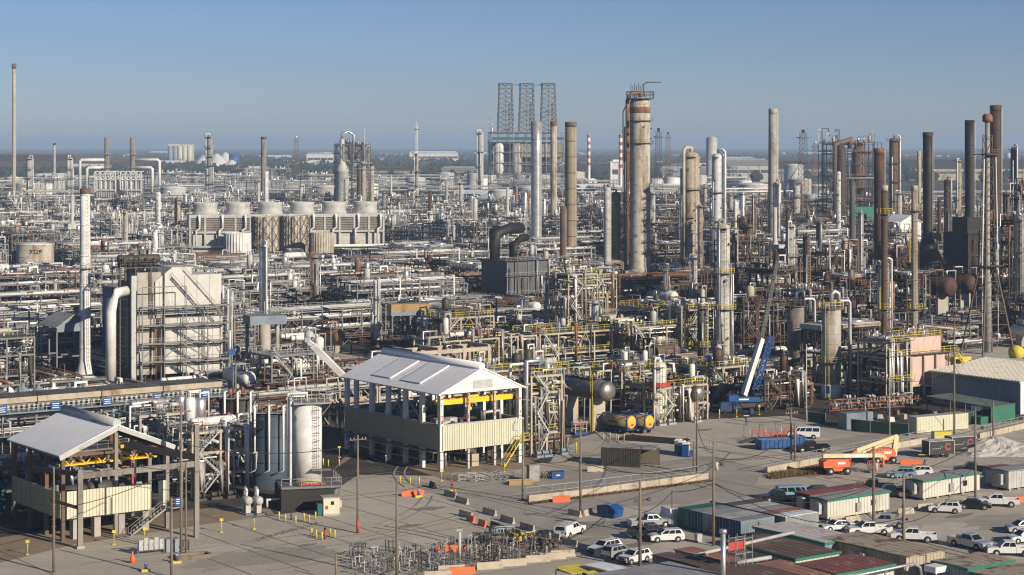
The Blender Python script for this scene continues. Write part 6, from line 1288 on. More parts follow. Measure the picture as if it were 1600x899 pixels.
# woods on the plain: masses of leafy clumps
def tree_mat():
    m = bpy.data.materials.new('tree_foliage'); m.use_nodes = True; t = m.node_tree; bs = t.nodes['Principled BSDF']; bs.inputs['Roughness'].default_value = .9; bs.inputs['Specular IOR Level'].default_value = .1
    geo = t.nodes.new('ShaderNodeNewGeometry'); no = t.nodes.new('ShaderNodeTexNoise'); no.inputs['Scale'].default_value = .03; no.inputs['Detail'].default_value = 3; t.links.new(geo.outputs['Position'], no.inputs['Vector'])
    r = t.nodes.new('ShaderNodeValToRGB'); r.color_ramp.elements[0].position = .35; r.color_ramp.elements[0].color = (.02, .034, .02, 1); r.color_ramp.elements[1].position = .68; r.color_ramp.elements[1].color = (.06, .055, .03, 1); t.links.new(no.outputs[0], r.inputs[0]); t.links.new(r.outputs[0], bs.inputs['Base Color']); return m
M['leaf'] = tree_mat()
def clump(b, rnd, x, y, R0, hh):
    """one crown: a lumpy shell of jittered facets on a short trunk"""
    n, k = 6, 3; P = []
    for i in range(k+1):
        t = i/k; zz = hh*(.12+.88*t); rr = R0*(.55, 1.0, .82, .12)[i]
        for j in range(n): a = 2*pi*j/n+i*.5; q = rr*rnd.uniform(.65, 1.25); P.append((x+cos(a)*q, y+sin(a)*q, zz*rnd.uniform(.88, 1.1)))
    fs = [(i*n+j, i*n+(j+1) % n, (i+1)*n+(j+1) % n, (i+1)*n+j) for i in range(k) for j in range(n)]
    b.add(P, fs)
def wood(Y0, Y1, n, rnd, pxs=None, big=1.0):
    b = MB()
    for _ in range(n):
        Y_ = Y0*(Y1/Y0)**rnd.random(); px = rnd.uniform(-60, 1660) if pxs is None else rnd.uniform(*pxs); p = GY(px, Y_)
        if any((p[0]-x)**2+(p[1]-y)**2 < (r+6)**2 for x, y, r in EXC): continue
        g = big*(1+Y_/9000); clump(b, rnd, p.x, p.y, rnd.uniform(4, 8)*g, rnd.uniform(8, 15)*min(g, 1.6))
    return b
for i, (a, c, n, pxs, lb) in enumerate(((2700, 4200, 1500, None, 'scattered trees across the near plain'), (4200, 9000, 5200, None, 'brown-green woods over the plain'), (9000, 24000, 6500, None, 'hazy woods along the horizon'), (2900, 3700, 420, (655, 760), 'green wood below the far white warehouse'), (2700, 3500, 400, (330, 520), 'trees before the red-brown heaps'), (3000, 3900, 300, (1280, 1420), 'trees behind the process block'))):
    o = wood(a, c, n, random.Random(30+i), pxs, 1.9 if a > 5000 else 1).obj('woodland', M['leaf']); o['kind'] = 'stuff'; o['label'] = lb
# ---------------------------------------------------------------- yard: vehicles
CARP = dict(car_white=mat('white_car_paint', (.68, .68, .67), .25, var=.03, spec=.5), car_silver=mat('silver_car_paint', (.5, .51, .52), .28, .5, var=.03), car_black=mat('black_car_paint', (.012, .013, .016), .22, var=.05, spec=.5), car_blue=mat('light_blue_car_paint', (.2, .32, .42), .3, var=.04))
M.update(CARP)
M['lamp_red'] = mat('tail_lamp', (.4, .01, .01), .3, var=.05); M['lamp_clear'] = mat('head_lamp', (.75, .75, .72), .15, var=.03); M['asphalt_black'] = mat('black_plastic', (.03, .03, .03), .6)
M['screen_mesh'] = mat('fence_mesh', (.3, .3, .3), .6, .3)
def frustum(b, x0, x1, w0, z0, X0, X1, w1, z1):
    b.add([(x0, -w0, z0), (x1, -w0, z0), (x1, w0, z0), (x0, w0, z0), (X0, -w1, z1), (X1, -w1, z1), (X1, w1, z1), (X0, w1, z1)], [(3, 2, 1, 0), (4, 5, 6, 7), (0, 1, 5, 4), (1, 2, 6, 5), (2, 3, 7, 6), (3, 0, 4, 7)])
def glass_on(pb, par, x0, x1, w0, z0, X0, X1, w1, z1, splits):
    """window panes set 12 mm proud of a tapered cabin"""
    P = lambda x, w, z: Vector((x, w, z))
    for s in (-1, 1):
        g = pb.part('side_window', 'glass', par)
        for a, c in splits:
            lo0 = x0+(x1-x0)*a; lo1 = x0+(x1-x0)*c; hi0 = X0+(X1-X0)*a; hi1 = X0+(X1-X0)*c; e = .014*s
            q = [P(lo0+(hi0-lo0)*.12, s*w0+(s*w1-s*w0)*.12+e, z0+(z1-z0)*.12), P(lo1+(hi1-lo1)*.12, s*w0+(s*w1-s*w0)*.12+e, z0+(z1-z0)*.12), P(lo1+(hi1-lo1)*.85, s*w0+(s*w1-s*w0)*.85+e, z0+(z1-z0)*.85), P(hi0+(lo0-hi0)*.15, s*w0+(s*w1-s*w0)*.85+e, z0+(z1-z0)*.85)]
            g.add(q, [(0, 1, 2, 3)])
    for name, a, c in (('windscreen', x1, X1), ('rear_window', x0, X0)):
        e = .014 if name == 'windscreen' else -.014; g = pb.part(name, 'glass', par)
        L = lambda t, s: P(a+(c-a)*t+e, s*(w0+(w1-w0)*t)*.88, z0+(z1-z0)*t)
        g.add([L(.1, -1), L(.1, 1), L(.88, 1), L(.88, -1)], [(0, 1, 2, 3)])
def gen_car(kind, m):
    pb = PB(); b = pb.part('body', m)
    if kind == 'pickup':
        L, w, r, fx, rx = 2.95, .98, .41, 1.85, -1.75
        b.xprism([(-.62, .48), (L-.05, .48), (L, .6), (L, .98), (L-.15, 1.1), (1.5, 1.2), (-.62, 1.2)], -w, w)
        bed = pb.part('bed', m); bed.b2(-L, -.66, -w, w, .5, .78)
        for s in (-1, 1): bed.b2(-L, -.66, s*w, s*(w-.09), .783, 1.2)
        bed.b2(-L, -L+.08, -w+.09, w-.09, .783, 1.18); bed.b2(-.74, -.665, -w+.09, w-.09, .783, 1.2)
        li = pb.part('bed_liner', 'asphalt_black', bed); li.b2(-L+.09, -.75, -w+.1, w-.1, .785, .8)
        cab = (-.72, 1.5, .95, 1.2, -.55, .72, .78, 1.88); spl = ((.04, .44), (.48, .9))
    elif kind == 'van':
        L, w, r, fx, rx = 2.85, 1.0, .38, 1.85, -1.65
        b.xprism([(-L, .42), (L-.05, .42), (L, .6), (L, 1.0), (L-.3, 1.15), (1.7, 1.25), (-L, 1.25)], -w, w)
        cab = (-L, 1.75, .98, 1.25, -L+.08, 1.1, .86, 2.1); spl = ((.03, .3), (.33, .58), (.61, .8), (.83, .95))
    elif kind == 'suv':
        L, w, r, fx, rx = 2.3, .93, .36, 1.42, -1.35
        b.xprism([(-L, .5), (-L+.1, .34), (L-.1, .34), (L, .5), (L-.02, .82), (L-.35, .98), (1.05, 1.08), (-L+.06, 1.1), (-L, .9)], -w, w)
        cab = (-L+.06, 1.15, .9, 1.08, -L+.45, .25, .7, 1.66); spl = ((.1, .36), (.39, .64), (.67, .94))
    else:
        L, w, r, fx, rx = 2.4, .91, .34, 1.45, -1.4
        b.xprism([(-L, .45), (-L+.1, .3), (L-.1, .3), (L, .45), (L-.03, .72), (L-.5, .88), (1.0, .96), (-1.5, 1.0), (-L+.05, .98)], -w, w)
        cab = (-1.75, 1.1, .88, .96, -1.0, .2, .68, 1.45); spl = ((.14, .47), (.5, .92))
    c = pb.part('cabin', m); frustum(c, *cab); glass_on(pb, c, *cab, spl)
    for x in (fx, rx):
        for s in (-1, 1):
            wl = pb.part('wheel', 'rubber'); wl.lathe((x, s*(w-.2), r), [(r*.9, 0), (r, .04), (r, .2), (r*.92, .235)], 16, ax=(0, s, 0)); rm = pb.part('rim', 'galv', wl); rm.lathe((x, s*(w+.036), r), [(r*.6, 0), (r*.55, .012), (.05, .014)], 12, ax=(0, s, 0))
            ar = pb.part('wheel_arch', 'asphalt_black'); ar.lathe((x, s*(w-.1), r+.04), [(r*1.18, 0), (r*1.18, .104)], 16, ax=(0, s, 0))
    for s in (-1, 1):
        h = pb.part('headlight', 'lamp_clear'); h.b2(L-.06, L+.012, s*(w-.08), s*(w-.42), .72, .9); t = pb.part('tail_light', 'lamp_red'); t.b2(-L-.014, -L+.05, s*(w-.02), s*(w-.2), .75, 1.1 if kind != 'sedan' else .92)
        mi = pb.part('mirror', m); mi.box((cab[1]-.25, s*(w+.1), cab[3]+.1), (.16, .2, .16))
    g = pb.part('grille', 'asphalt_black'); g.b2(L-.03, L+.01, -w+.45, w-.45, .62, .88)
    for x, e in ((L, .05), (-L, -.05)): bp = pb.part('bumper', 'asphalt_black' if kind != 'pickup' else 'galv'); bp.b2(x, x+e, -w+.03, w-.03, .38, .58)
    pl = pb.part('number_plate', 'white'); pl.b2(-L-.065, -L-.052, -.2, .2, .44, .55)
    if kind == 'suv': rr = pb.part('roof_rail', 'asphalt_black', c); [rr.bar((-1.6, s*.6, 1.7), (.1, s*.6, 1.7), .05) for s in (-1, 1)]
    return pb
def car(kind, m, label, px, py, deg, extra=None):
    pb = gen_car(kind, m)
    if extra: extra(pb)
    names = dict(pickup='pickup_truck', van='passenger_van', suv='parked_car', sedan='parked_car')
    return make(pb, names[kind], label, {'pickup': 'pickup truck', 'van': 'van'}.get(kind, 'car'), G(px, py), radians(deg))
def cap_rack(pb):
    c = pb.part('topper', 'car_white'); frustum(c, -2.85, -.7, .95, 1.21, -2.7, -.75, .8, 1.8); g = pb.part('topper_window', 'glass', c); g.add([(-2.88, -.7, 1.28), (-2.88, .7, 1.28), (-2.745, .6, 1.72), (-2.745, -.6, 1.72)], [(0, 1, 2, 3)])
    r = pb.part('roof_rack', 'galv'); [r.bar((-2.7, y, 2.0), (.4, y, 2.0), .05) for y in (-.65, 0, .65)]; [r.bar((x, -.75, 1.98), (x, .75, 1.98), .05) for x in (-2.6, -1.2, .3)]; [r.bar((x, y, 1.8), (x, y, 2.0), .05) for x in (-2.6, .2) for y in (-.65, .65)]
    p = pb.part('rear_sticker', 'green'); p.b2(-2.975, -2.952, -.6, -.3, .95, 1.12)
def door_mark(pb): t = pb.part('door_mark', 'red'); t.b2(-.2, .55, .985, .988, .82, .98); t.b2(-.2, .55, -.988, -.985, .82, .98)
car('pickup', 'car_white', 'white pickup with cab topper and roof rack, its rear facing the barriers', 890, 838, 62, cap_rack)
car('pickup', 'car_silver', 'silver-white pickup parked just behind a black pickup by the green container', 1016, 824, 14)
car('pickup', 'car_black', 'black pickup parked between a silver pickup and a white car', 1016, 840, 14)
car('suv', 'car_white', 'white hatchback SUV parked in front of the black pickup near the blue container', 1041, 846, 190)
car('suv', 'car_white', 'white SUV nosed against the barriers, first of three', 945, 864, 222)
car('suv', 'car_silver', 'silver SUV parked tail to the barriers between two white SUVs', 966, 871, 44)
car('suv', 'car_white', 'white SUV nosed in beside the tall pole, last of three', 991, 879, 222)
car('pickup', 'car_black', 'black pickup parked left of a blue-roofed van behind the maroon trailer', 1218, 785, 188)
car('van', 'car_blue', 'light blue van seen over the maroon trailer', 1243, 781, 8)
car('suv', 'car_black', 'dark SUV parked beyond the light blue van', 1272, 777, 190)
car('pickup', 'car_black', 'black pickup parked behind the ribbed white trailer, left of two', 1366, 768, 170)
car('pickup', 'car_black', 'black pickup parked close to the second ribbed trailer, with a silver bed cover', 1392, 777, 176)
car('pickup', 'car_white', 'white pickup with nose beside the concrete blocks and a pole across it', 1358, 836, 186)
car('pickup', 'car_silver', 'silver pickup backed out behind the white pickup by the trailer', 1385, 824, 168)
car('suv', 'car_white', 'white SUV parked before the long second ribbed trailer', 1477, 801, 166)
car('sedan', 'car_black', 'black saloon car between a white SUV and a white pickup', 1522, 795, -14)
car('pickup', 'car_white', 'white pickup parked right of the black saloon', 1560, 791, 168)
car('pickup', 'car_silver', 'silver pickup driving toward the flat roofs, alone in the open yard', 1515, 856, -52)
car('pickup', 'car_white', 'white pickup half hidden behind the brown roof by the crossarm pole', 1428, 846, 168)
car('suv', 'car_silver', 'silver SUV cut by the right picture edge, upper of two', 1597, 832, 190)
car('suv', 'car_white', 'white SUV cut by the right picture edge, lower of two', 1600, 848, 196)
car('pickup', 'car_white', 'white pickup showing only its roof behind the leaf-strewn roof', 1578, 868, 176)
car('sedan', 'car_white', 'small white car peeking from the end of the ribbed white trailer', 1307, 829, 200)
car('van', 'car_white', 'white passenger van parked beside two bare poles and a blue skip', 1256, 685, 172)
car('pickup', 'car_black', 'black pickup with a red door mark in front of the white van', 1268, 706, 186, door_mark)
car('pickup', 'car_black', 'black pickup parked behind the far end of the second ribbed trailer', 1520, 741, 174)
car('suv', 'car_blue', 'blue-grey car roof showing behind the second ribbed trailer', 1408, 747, 174)
car('suv', 'car_white', 'white car roof showing between trailer and black pickup', 1434, 744, 176)
# ---------------------------------------------------------------- trailers, containers, flat roofs
def gen_trailer(L, W_, Ht, wall, trim, roof, ends=None, units=1, door=True, skirt=True):
    """ribbed site office; origin at its nearest corner, length along x, width along y"""
    pb = PB(); b = pb.part('wall', wall); b.b2(0, L, 0, W_, .35, Ht)
    rib = pb.part('ribs', wall)
    n = int(L/.6)
    for i in range(n+1): x = L*i/n; rib.b2(x-.05, x+.05, -.045, -.003, .4, Ht-.02)
    n = int(W_/.6)
    for i in range(n+1): y = W_*i/n; rib.b2(-.045, -.003, y-.05, y+.05, .4, Ht-.02)
    r = pb.part('roof', roof); r.slab((-.18, -.18, Ht+.16), (L+.18, -.18, Ht+.16), (L+.18, W_/2, Ht+.26), (-.18, W_/2, Ht+.26), .12); r.slab((-.18, W_/2, Ht+.26), (L+.18, W_/2, Ht+.26), (L+.18, W_+.18, Ht+.16), (-.18, W_+.18, Ht+.16), .12)
    for i in range(int(L/1.2)+1): x = min(L, i*1.2); r.bar((x, -.15, Ht+.18), (x, W_/2, Ht+.28), .04, .02)
    if trim: t = pb.part('fascia', trim); t.b2(-.22, L+.22, -.26, -.2, Ht-.12, Ht+.17); t.b2(-.28, -.22, -.26, W_+.2, Ht-.12, Ht+.17)
    if skirt: s = pb.part('footing', 'conc'); [s.box((.6+(L-1.2)*i/4, y, .17), (.4, .4, .34)) for i in range(5) for y in (.4, W_-.4)]
    if door:
        d = pb.part('door', 'lgrey'); d.b2(-.07, -.048, W_*.6, W_*.6+.9, .4, 2.4); h = pb.part('handle', 'dsteel', d); h.b2(-.1, -.07, W_*.6+.08, W_*.6+.16, 1.3, 1.4)
        w = pb.part('window', 'glass'); w.b2(-.07, -.048, W_*.22, W_*.22+.7, 1.3, 2.0); w = pb.part('window', 'glass'); w.b2(L*.7, L*.7+.9, -.07, -.048, 1.3, 2.1)
        a = pb.part('cooling_unit', 'lgrey'); a.b2(-.75, -.05, W_*.5-.75, W_*.5-.05, .9, 2.5); a = pb.part('electric_box', 'grey'); a.b2(L*.45, L*.45+.9, -.3, -.05, .8, 2.0); k = pb.part('conduit', 'dsteel'); k.tube([(L*.5, -.12, 2), (L*.5, -.12, Ht), (L*.3, -.12, Ht+.02)], .04, 5)
    return pb
def corner(px, py, z=0.0): p = G(px, py, z); return Vector((p.x, p.y, 0))
def trailer(px, py, L, W_, Ht, wall, trim, roof, label, z=None, rz=TH, name='site_trailer', cat='site office', **kw):
    o = make(gen_trailer(L, W_, Ht, wall, trim, roof, **kw), name, label, cat, corner(px, py, Ht+.15 if z is None else z), rz); return o
M['greenroof'] = mat('grey_green_roof', (.12, .16, .135), .7, c2=(.08, .1, .085), amt=.3); M['rack_beam'] = mat('faded_orange_beam', (.34, .12, .04), .7, c2=(.2, .08, .04), amt=.3); M['roof_brown'] = mat('brown_tar_roof', (.11, .075, .06), .85, c2=(.2, .15, .12), amt=.3, s2=.4); M['roof_maroon'] = mat('maroon_roof', (.2, .075, .065), .7, c2=(.4, .3, .27), amt=.22, s2=.7)
M['roof_pink'] = mat('white_pink_roof', (.55, .52, .5), .6, c2=(.42, .2, .17), amt=.3, s2=.35); M['roof_leaf'] = mat('leaf_strewn_roof', (.38, .32, .25), .85, c2=(.12, .075, .05), amt=.42, s2=.35); M['roof_stripe'] = mat('rust_pink_roof', (.3, .14, .09), .7, c2=(.45, .3, .25), amt=.3, s2=.4)
M['maroon'] = mat('maroon_wall', (.17, .05, .05), .6, c2=(.24, .1, .09), amt=.2); M['roof_grey'] = mat('grey_roof_felt', (.3, .3, .3), .7, c2=(.22, .22, .22), amt=.3, s2=.2)
trailer(1293, 815, 12.2, 3.3, 2.85, 'sheet', 'green', 'roof_grey', 'ribbed cream trailer with green fascia and grey roof, pickups at its side', z=0)
trailer(1266, 806, 11.5, 3.0, 2.75, 'maroon', None, 'roof_maroon', 'maroon trailer with a faded roof behind the ribbed cream one', z=0)
trailer(1442, 783, 12.4, 3.4, 2.85, 'sheet', 'green', 'roof_grey', 'second ribbed cream trailer with green fascia behind the white SUV', z=0)
trailer(1576, 768, 9, 3.2, 2.9, 'lgrey', None, 'roof_grey', 'pale grey site office with window unit at the right edge', z=0)
trailer(1563, 763, 4, 3.2, 2.7, 'grey', None, 'roof_maroon', 'low grey office with a maroon roof behind the pale one', z=0)
trailer(1289, 848, 5.8, 12.5, 2.95, 'slate', 'green', 'roof_pink', 'flat building with white and pink weathered roof and green fascia')
trailer(1243, 873, 7.2, 13, 2.95, 'sheet', 'green', 'roof_brown', 'flat building with plain brown roof and green fascia', door=False)
trailer(1307, 897, 9.4, 6.6, 2.9, 'sheet', 'green', 'roof_maroon', 'flat building with scuffed maroon roof near the bottom edge', door=False)
trailer(1416, 870, 6.6, 14, 3.0, 'tan', None, 'roof_leaf', 'tan building with doors and a leaf-strewn flat roof')
trailer(1512, 888, 8.0, 5.2, 2.9, 'slate', 'green', 'roof_leaf', 'long flat building with striped brown roof at the bottom right corner', door=False)
trailer(1600, 912, 8.0, 7.6, 2.9, 'slate', 'green', 'roof_leaf', 'lower length of the striped brown roof cut by the picture corner', door=False)
trailer(1112, 891, 2.6, 10.5, 2.7, 'slate', None, 'roof_brown', 'long dark-walled container office with a rusty white roof', door=False)
trailer(1147, 882, 2.6, 10.5, 2.66, 'sheet', None, 'roof_stripe', 'long container office with a pink roof beside the rusty white one', door=False)
trailer(1215, 912, 9, 9, 2.8, 'sheet', None, 'roof_stripe', 'building with rust and pink striped roof at the bottom edge', door=False)
trailer(1140, 925, 12, 11, 2.9, 'slate', None, 'roof_brown', 'building with dark brown roof under the scaffold at the bottom edge', door=False)
trailer(1068, 908, 22, 9, 2.95, 'lgrey', 'white', 'roof_grey', 'wide plain grey roof with a white edge at the bottom', door=False, rz=TH) if False else None
p = corner(1045, 878, 3.1); pb = gen_trailer(20, 12, 2.95, 'lgrey', 'white', 'roof_grey', door=False); make(pb, 'site_trailer', 'wide plain grey roof with a white edge at the bottom', 'site office', p-BV*20-AV*12, TH)
trailer(966, 897, 2.5, 6.1, 2.5, 'lgrey', None, 'roofw', 'low white container shed with a dark roof stripe near the three SUVs', door=False, name='storage_container', cat='container')
trailer(952, 902, 4.5, 5, 1.9, 'grey', None, 'roof_grey', 'low grey sheet roof beside the yellow canopies', door=False, name='lean_to', cat='shed')
for i, (px, py) in enumerate(((893, 896), (938, 904))):
    p = corner(px, py, 2.2); pb = PB(); f = pb.part('frame', 'dsteel'); frame_members(f, (0, 3.2), (0, 3.0), (2.1,), .09); t = pb.part('awning', 'yellow'); t.slab((-.1, -.1, 2.15), (3.3, -.1, 2.15), (3.3, 3.1, 2.4), (-.1, 3.1, 2.4), .06)
    make(pb, 'canopy', ('yellow fabric canopy on a dark frame, left of two at the bottom edge', 'yellow fabric canopy on a dark frame, right of two at the bottom edge')[i], 'canopy', p, TH)
# white beams and conduit running over the flat roofs
for i, (a, b_, r, m, lb) in enumerate((((1085, 868, 3.3), (1240, 832, 3.3), .22, 'lgrey', 'pale steel beam crossing from scaffold to the pink-roofed building'), ((1150, 880, 3.2), (1204, 871, 3.2), .25, 'lgrey', 'short pale duct resting on the brown roof'), ((1310, 905, 3.4), (1428, 881, 3.4), .16, 'galv', 'grey conduit pipe bending down past the leaf-strewn roof'))):
    b = MB(); q0, q1 = G(*a), G(*b_); pts = [q0, q1]+([q1+Vector((.8, .4, -.5)), q1+Vector((1, .5, -1.4))] if i == 2 else []); b.tube(pts, r, 8)
    n = 4
    for k in range(n): q = q0+(q1-q0)*((k+.5)/n); b.bar((q.x, q.y, 2.9), (q.x, q.y, q.z), .12)
    tag(b.obj('roof_duct', M[m]), lb, 'duct')
p = G(1470, 886, 2.6); pb = PB(); c = pb.part('hood', 'white'); c.b2(-1.9, 1.9, -.9, .9, 2.2, 2.9); l = pb.part('leg', 'lgrey'); [l.bar((x, y, 0), (x, y, 2.2), .1) for x in (-1.7, 1.7) for y in (-.8, .8)]; make(pb, 'entrance_canopy', 'small white box canopy before the tan building', 'canopy', Vector((p.x, p.y, 0)), TH)
p = GY(1130, 222); pb = PB(); zt = ZT(828, 222); c = pb.part('shell', 'alu'); c.lathe((0, 0, 0), [(.3, 0), (.3, zt)], 16); c = pb.part('rain_cap', 'alu'); c.lathe((0, 0, zt-.5), [(.32, 0), (.44, .1), (.44, .5), (.4, .55)], 16); make(pb, 'flue', 'shiny steel flue pipe with a wide collar at the bottom edge', 'flue', p)
p = GY(1157, 228); pb = PB(); f = pb.part('frame', 'galv'); 
for x in (-1.3, 0, 1.3):
    for y in (-.6, .6): f.bar((x, y, 0), (x, y, 6.6), .06)
for z in (1.5, 3, 4.5, 6.2):
    for y in (-.6, .6): f.bar((-1.3, y, z), (1.3, y, z), .05)
    for x in (-1.3, 0, 1.3): f.bar((x, -.6, z), (x, .6, z), .05)
for y in (-.6, .6): f.bar((-1.3, y, 1.5), (0, y, 4.5), .05); f.bar((1.3, y, 1.5), (0, y, 4.5), .05)
d = pb.part('plank', 'wood'); d.b2(-1.3, 1.3, -.55, .55, 4.53, 4.58); n = pb.part('net', 'red'); n.b2(-1.3, 1.25, .63, .66, 4.7, 5.7); make(pb, 'scaffold', 'thin tube scaffold with a red net beside the shiny flue', 'scaffold', p, TH)
def gen_container(L, m, roof, W_=2.44, Ht=2.6, doors=True):
    pb = PB(); b = pb.part('body', m); b.b2(0, L, 0, W_, .12, Ht); c = pb.part('corrugation', m)
    n = int(L/.36)
    for i in range(n): x = .2+i*.36; c.b2(x, x+.18, -.035, -.002, .25, Ht-.15)
    r = pb.part('roof', roof); r.b2(-.01, L+.01, -.01, W_+.01, Ht+.003, Ht+.04)
    for i in range(int(L/.5)): r.b2(.2+i*.5, .38+i*.5, .1, W_-.1, Ht+.043, Ht+.06)
    if doors:
        d = pb.part('door', m); [d.b2(-.05, -.003, y0, y0+1.14, .25, Ht-.12) for y0 in (.06, 1.24)]; k = pb.part('lock_bars', 'galv', d); [k.bar((-.08, y, .2), (-.08, y, Ht-.1), .04) for y in (.4, .9, 1.55, 2.05)]
    f = pb.part('corner_posts', m); [f.b2(x-.06, x+.06, y-.06, y+.06, 0, Ht+.01) for x in (.03, L-.03) for y in (.03, W_-.03)]
    return pb
M['cgreen'] = mat('container_green', (.035, .15, .1), .6, c2=(.07, .13, .08), amt=.2); M['cteal'] = mat('container_teal', (.03, .09, .12), .55); M['cgrey'] = mat('container_grey', (.25, .27, .28), .55, c2=(.2, .12, .08), amt=.15)
C0 = G(1060, 823); cols = [('cgreen', 'cgreen'), ('cteal', 'cgrey'), ('cgrey', 'roof_grey'), ('dblue', 'lgrey'), ('cteal', 'cgrey')]; lbs = ['green shipping container with doors to the yard, first of the row', 'dark teal shipping container next to the green one', 'grey shipping container in the middle of the row', 'navy shipping container with a pale roof, fourth in the row', 'dark teal container with a pale ribbed side, last of the row']
for i, (m, r) in enumerate(cols):
    o = make(gen_container(6.1, m, r), 'shipping_container', lbs[i], 'container', C0-AV*(2.5*i+2.44), TH, 'shipping containers in the yard')
b = MB(); [b.b2(.1+k*.36, .28+k*.36, -.05, -.012, .25, 2.45) for k in range(16)]; b.b2(.02, 6.08, -.012, -.004, .2, 2.55); q = b.obj('pale_side', M['cgrey'], o)
for i, (r, lb) in enumerate((('lgrey', 'pale-roofed container of the back row nearest the white tarpaulin'), ('roof_brown', 'brown-roofed container second in the back row'), ('lgrey', 'pale-roofed container third in the back row'), ('roof_grey', 'grey-roofed container fourth in the back row'), ('roof_stripe', 'rust-roofed container fifth in the back row'), ('roofw', 'white-roofed container last in the back row'))):
    make(gen_container(6.1, 'cgrey', r, doors=False), 'shipping_container', lb, 'container', C0+BV*6.9-AV*(2.5*i+1.2), TH, 'shipping containers in the yard')
b = MB(); n = 7; P = [(x-3+.0, y-1.4, 0) for x in (0, 3.2) for y in (0, 2.6)]
b.add([(-1.6, -1.5, 0), (1.6, -1.5, 0), (1.6, 1.5, 0), (-1.6, 1.5, 0), (-1.5, -.9, 2.3), (.5, -.8, 2.0), (1.1, .9, 1.7), (-1.4, 1.1, 2.4)], [(3, 2, 1, 0), (0, 1, 5, 4), (1, 2, 6, 5), (2, 3, 7, 6), (3, 0, 4, 7), (4, 5, 6), (4, 6, 7)]); tag(b.obj('tarpaulin_tent', M['roofw'], loc=G(1070, 822)+AV*2.2, rz=TH), 'white tarpaulin tent beside the green container', 'tent')
for px, py, L, m, r, lb in ((1432, 678, 12.2, 'cream', 'lgrey', 'long cream container by the green fence'), (1323, 672, 6.1, 'bluegrey', 'bluegrey', 'light blue twin-door container behind the white van')):
    make(gen_container(L, m, r, Ht=2.9), 'shipping_container', lb, 'container', G(px, py), TH*.8)
# ---------------------------------------------------------------- warehouse and the fenced store on the right
WH = G(1594, 648); pb = PB(); Lx, Ly, hh = 34, 22.5, 6.4      # local x along B, y along A; nearest corner at the right
w = pb.part('wall', 'slate'); w.b2(0, Lx, 0, Ly, 0, hh); r = pb.part('roof', 'sheet'); r.slab((-.4, -.4, hh+.05), (Lx/2, -.4, hh+1.6), (Lx/2, Ly+.4, hh+1.6), (-.4, Ly+.4, hh+.05), .15); r.slab((Lx/2, -.4, hh+1.6), (Lx+.4, -.4, hh+.05), (Lx+.4, Ly+.4, hh+.05), (Lx/2, Ly+.4, hh+1.6), .15)
for i in range(28): y = i*Ly/27; r.bar((-.4, y, hh+.12), (Lx/2, y, hh+1.67), .09, .1)
q = pb.part('ribs', 'slate'); [q.b2(-.06, -.004, i*.7, i*.7+.08, .05, hh-.1) for i in range(32)]
g = pb.part('gable_wall', 'white'); g.b2(-.02, Lx, -.12, -.004, 0, hh-.02); g.xprism([(0, hh-.02), (Lx, hh-.02), (Lx/2, hh+1.4)], -.12, -.004); d = pb.part('eave_gutter', 'slate'); d.b2(-.75, -.42, -.4, Ly+.4, hh-.25, hh); d = pb.part('lamp', 'lgrey'); [d.box((-.25, y, 5.2), (.4, .3, .25)) for y in (3, 12, 21)]
make(pb, 'warehouse', 'blue-grey steel warehouse with a cream roof at the right edge', 'warehouse', WH, TH); mark(WH+Vector((5, 8, 4)), 'the blue-grey warehouse')
p = G(1548, 663); pb = PB(); r = pb.part('roof', 'greenroof'); r.slab((0, 0, 3.2), (7, 0, 3.3), (7, 16, 3.7), (0, 16, 3.6), .1); f = pb.part('frame', 'steel'); frame_members(f, (.2, 6.8), (.2, 4, 8, 12, 15.8), (3.05,), .15); w = pb.part('wall', 'cgreen'); w.b2(.1, 6.9, -.05, .05, .3, 3.1); b = pb.part('bay', 'cgreen'); b.b2(-2.2, -.1, .5, 3, 0, 1.4); s = pb.part('sign', 'white'); s.b2(-.15, -.04, 2.4, 4.6, 2.2, 3.0); make(pb, 'store_shelter', 'dark green roofed open store shelter in front of the warehouse', 'shelter', p, TH)
def fence(name, pts, h, m, label, posts='galv', cat='fence', step=3, mesh=True):
    pb = PB(); s = pb.part('screen', m); f = pb.part('posts', posts); pts = [Vector((a.x, a.y, 0)) for a in pts]
    for a, c in zip(pts, pts[1:]):
        u = c-a; n = max(1, int(u.length/step))
        if mesh: s.bar(a+Vector((0, 0, h/2+.05)), c+Vector((0, 0, h/2+.05)), .04, h-.1)
        for i in range(n+1): q = a+u*i/n; f.bar(q, q+Vector((0, 0, h+.1)), .08)
        f.bar(a+Vector((0, 0, h)), c+Vector((0, 0, h)), .05)
    return make(pb, name, label, cat)
fence('screen_fence', [G(1508, 664), G(1585, 648)], 2.2, 'dgreen', 'dark green screened fence before the warehouse')
fence('screen_fence', [G(1330, 674), G(1420, 682)], 2.2, 'dgreen', 'dark green screened fence beside the cream container')
fence('screen_fence', [G(1262, 660), G(1290, 663)], 2.0, 'dgreen', 'short dark green fence left of the light blue container')
for i, (px, py, L) in enumerate(((1296, 652, 22), (1300, 646, 20))):
    p = G(px, py); pb = PB(); f = pb.part('upright', 'dblue'); b = pb.part('beam', 'rack_beam')
    for k in range(int(L/2.6)+1): [f.bar((k*2.6, y, 0), (k*2.6, y, 2.8), .1) for y in (0, 1)]
    for z in (1.2, 2.5): [b.bar((0, y, z), (int(L/2.6)*2.6, y, z), .07, .1) for y in (0, 1)]
    ld = pb.part('stored_goods', ('wood', 'lgrey')[i]); clutter(ld, rr_, .5, L-1, .1, .9, 1.3, 26, .9); clutter(ld, rr_, .5, L-1, .1, .9, 2.6, 16, .7)
    make(pb, 'storage_rack', ('orange-beamed storage rack in the fenced store, front one', 'orange-beamed storage rack in the fenced store, rear one')[i], 'rack', p, TH*.62)
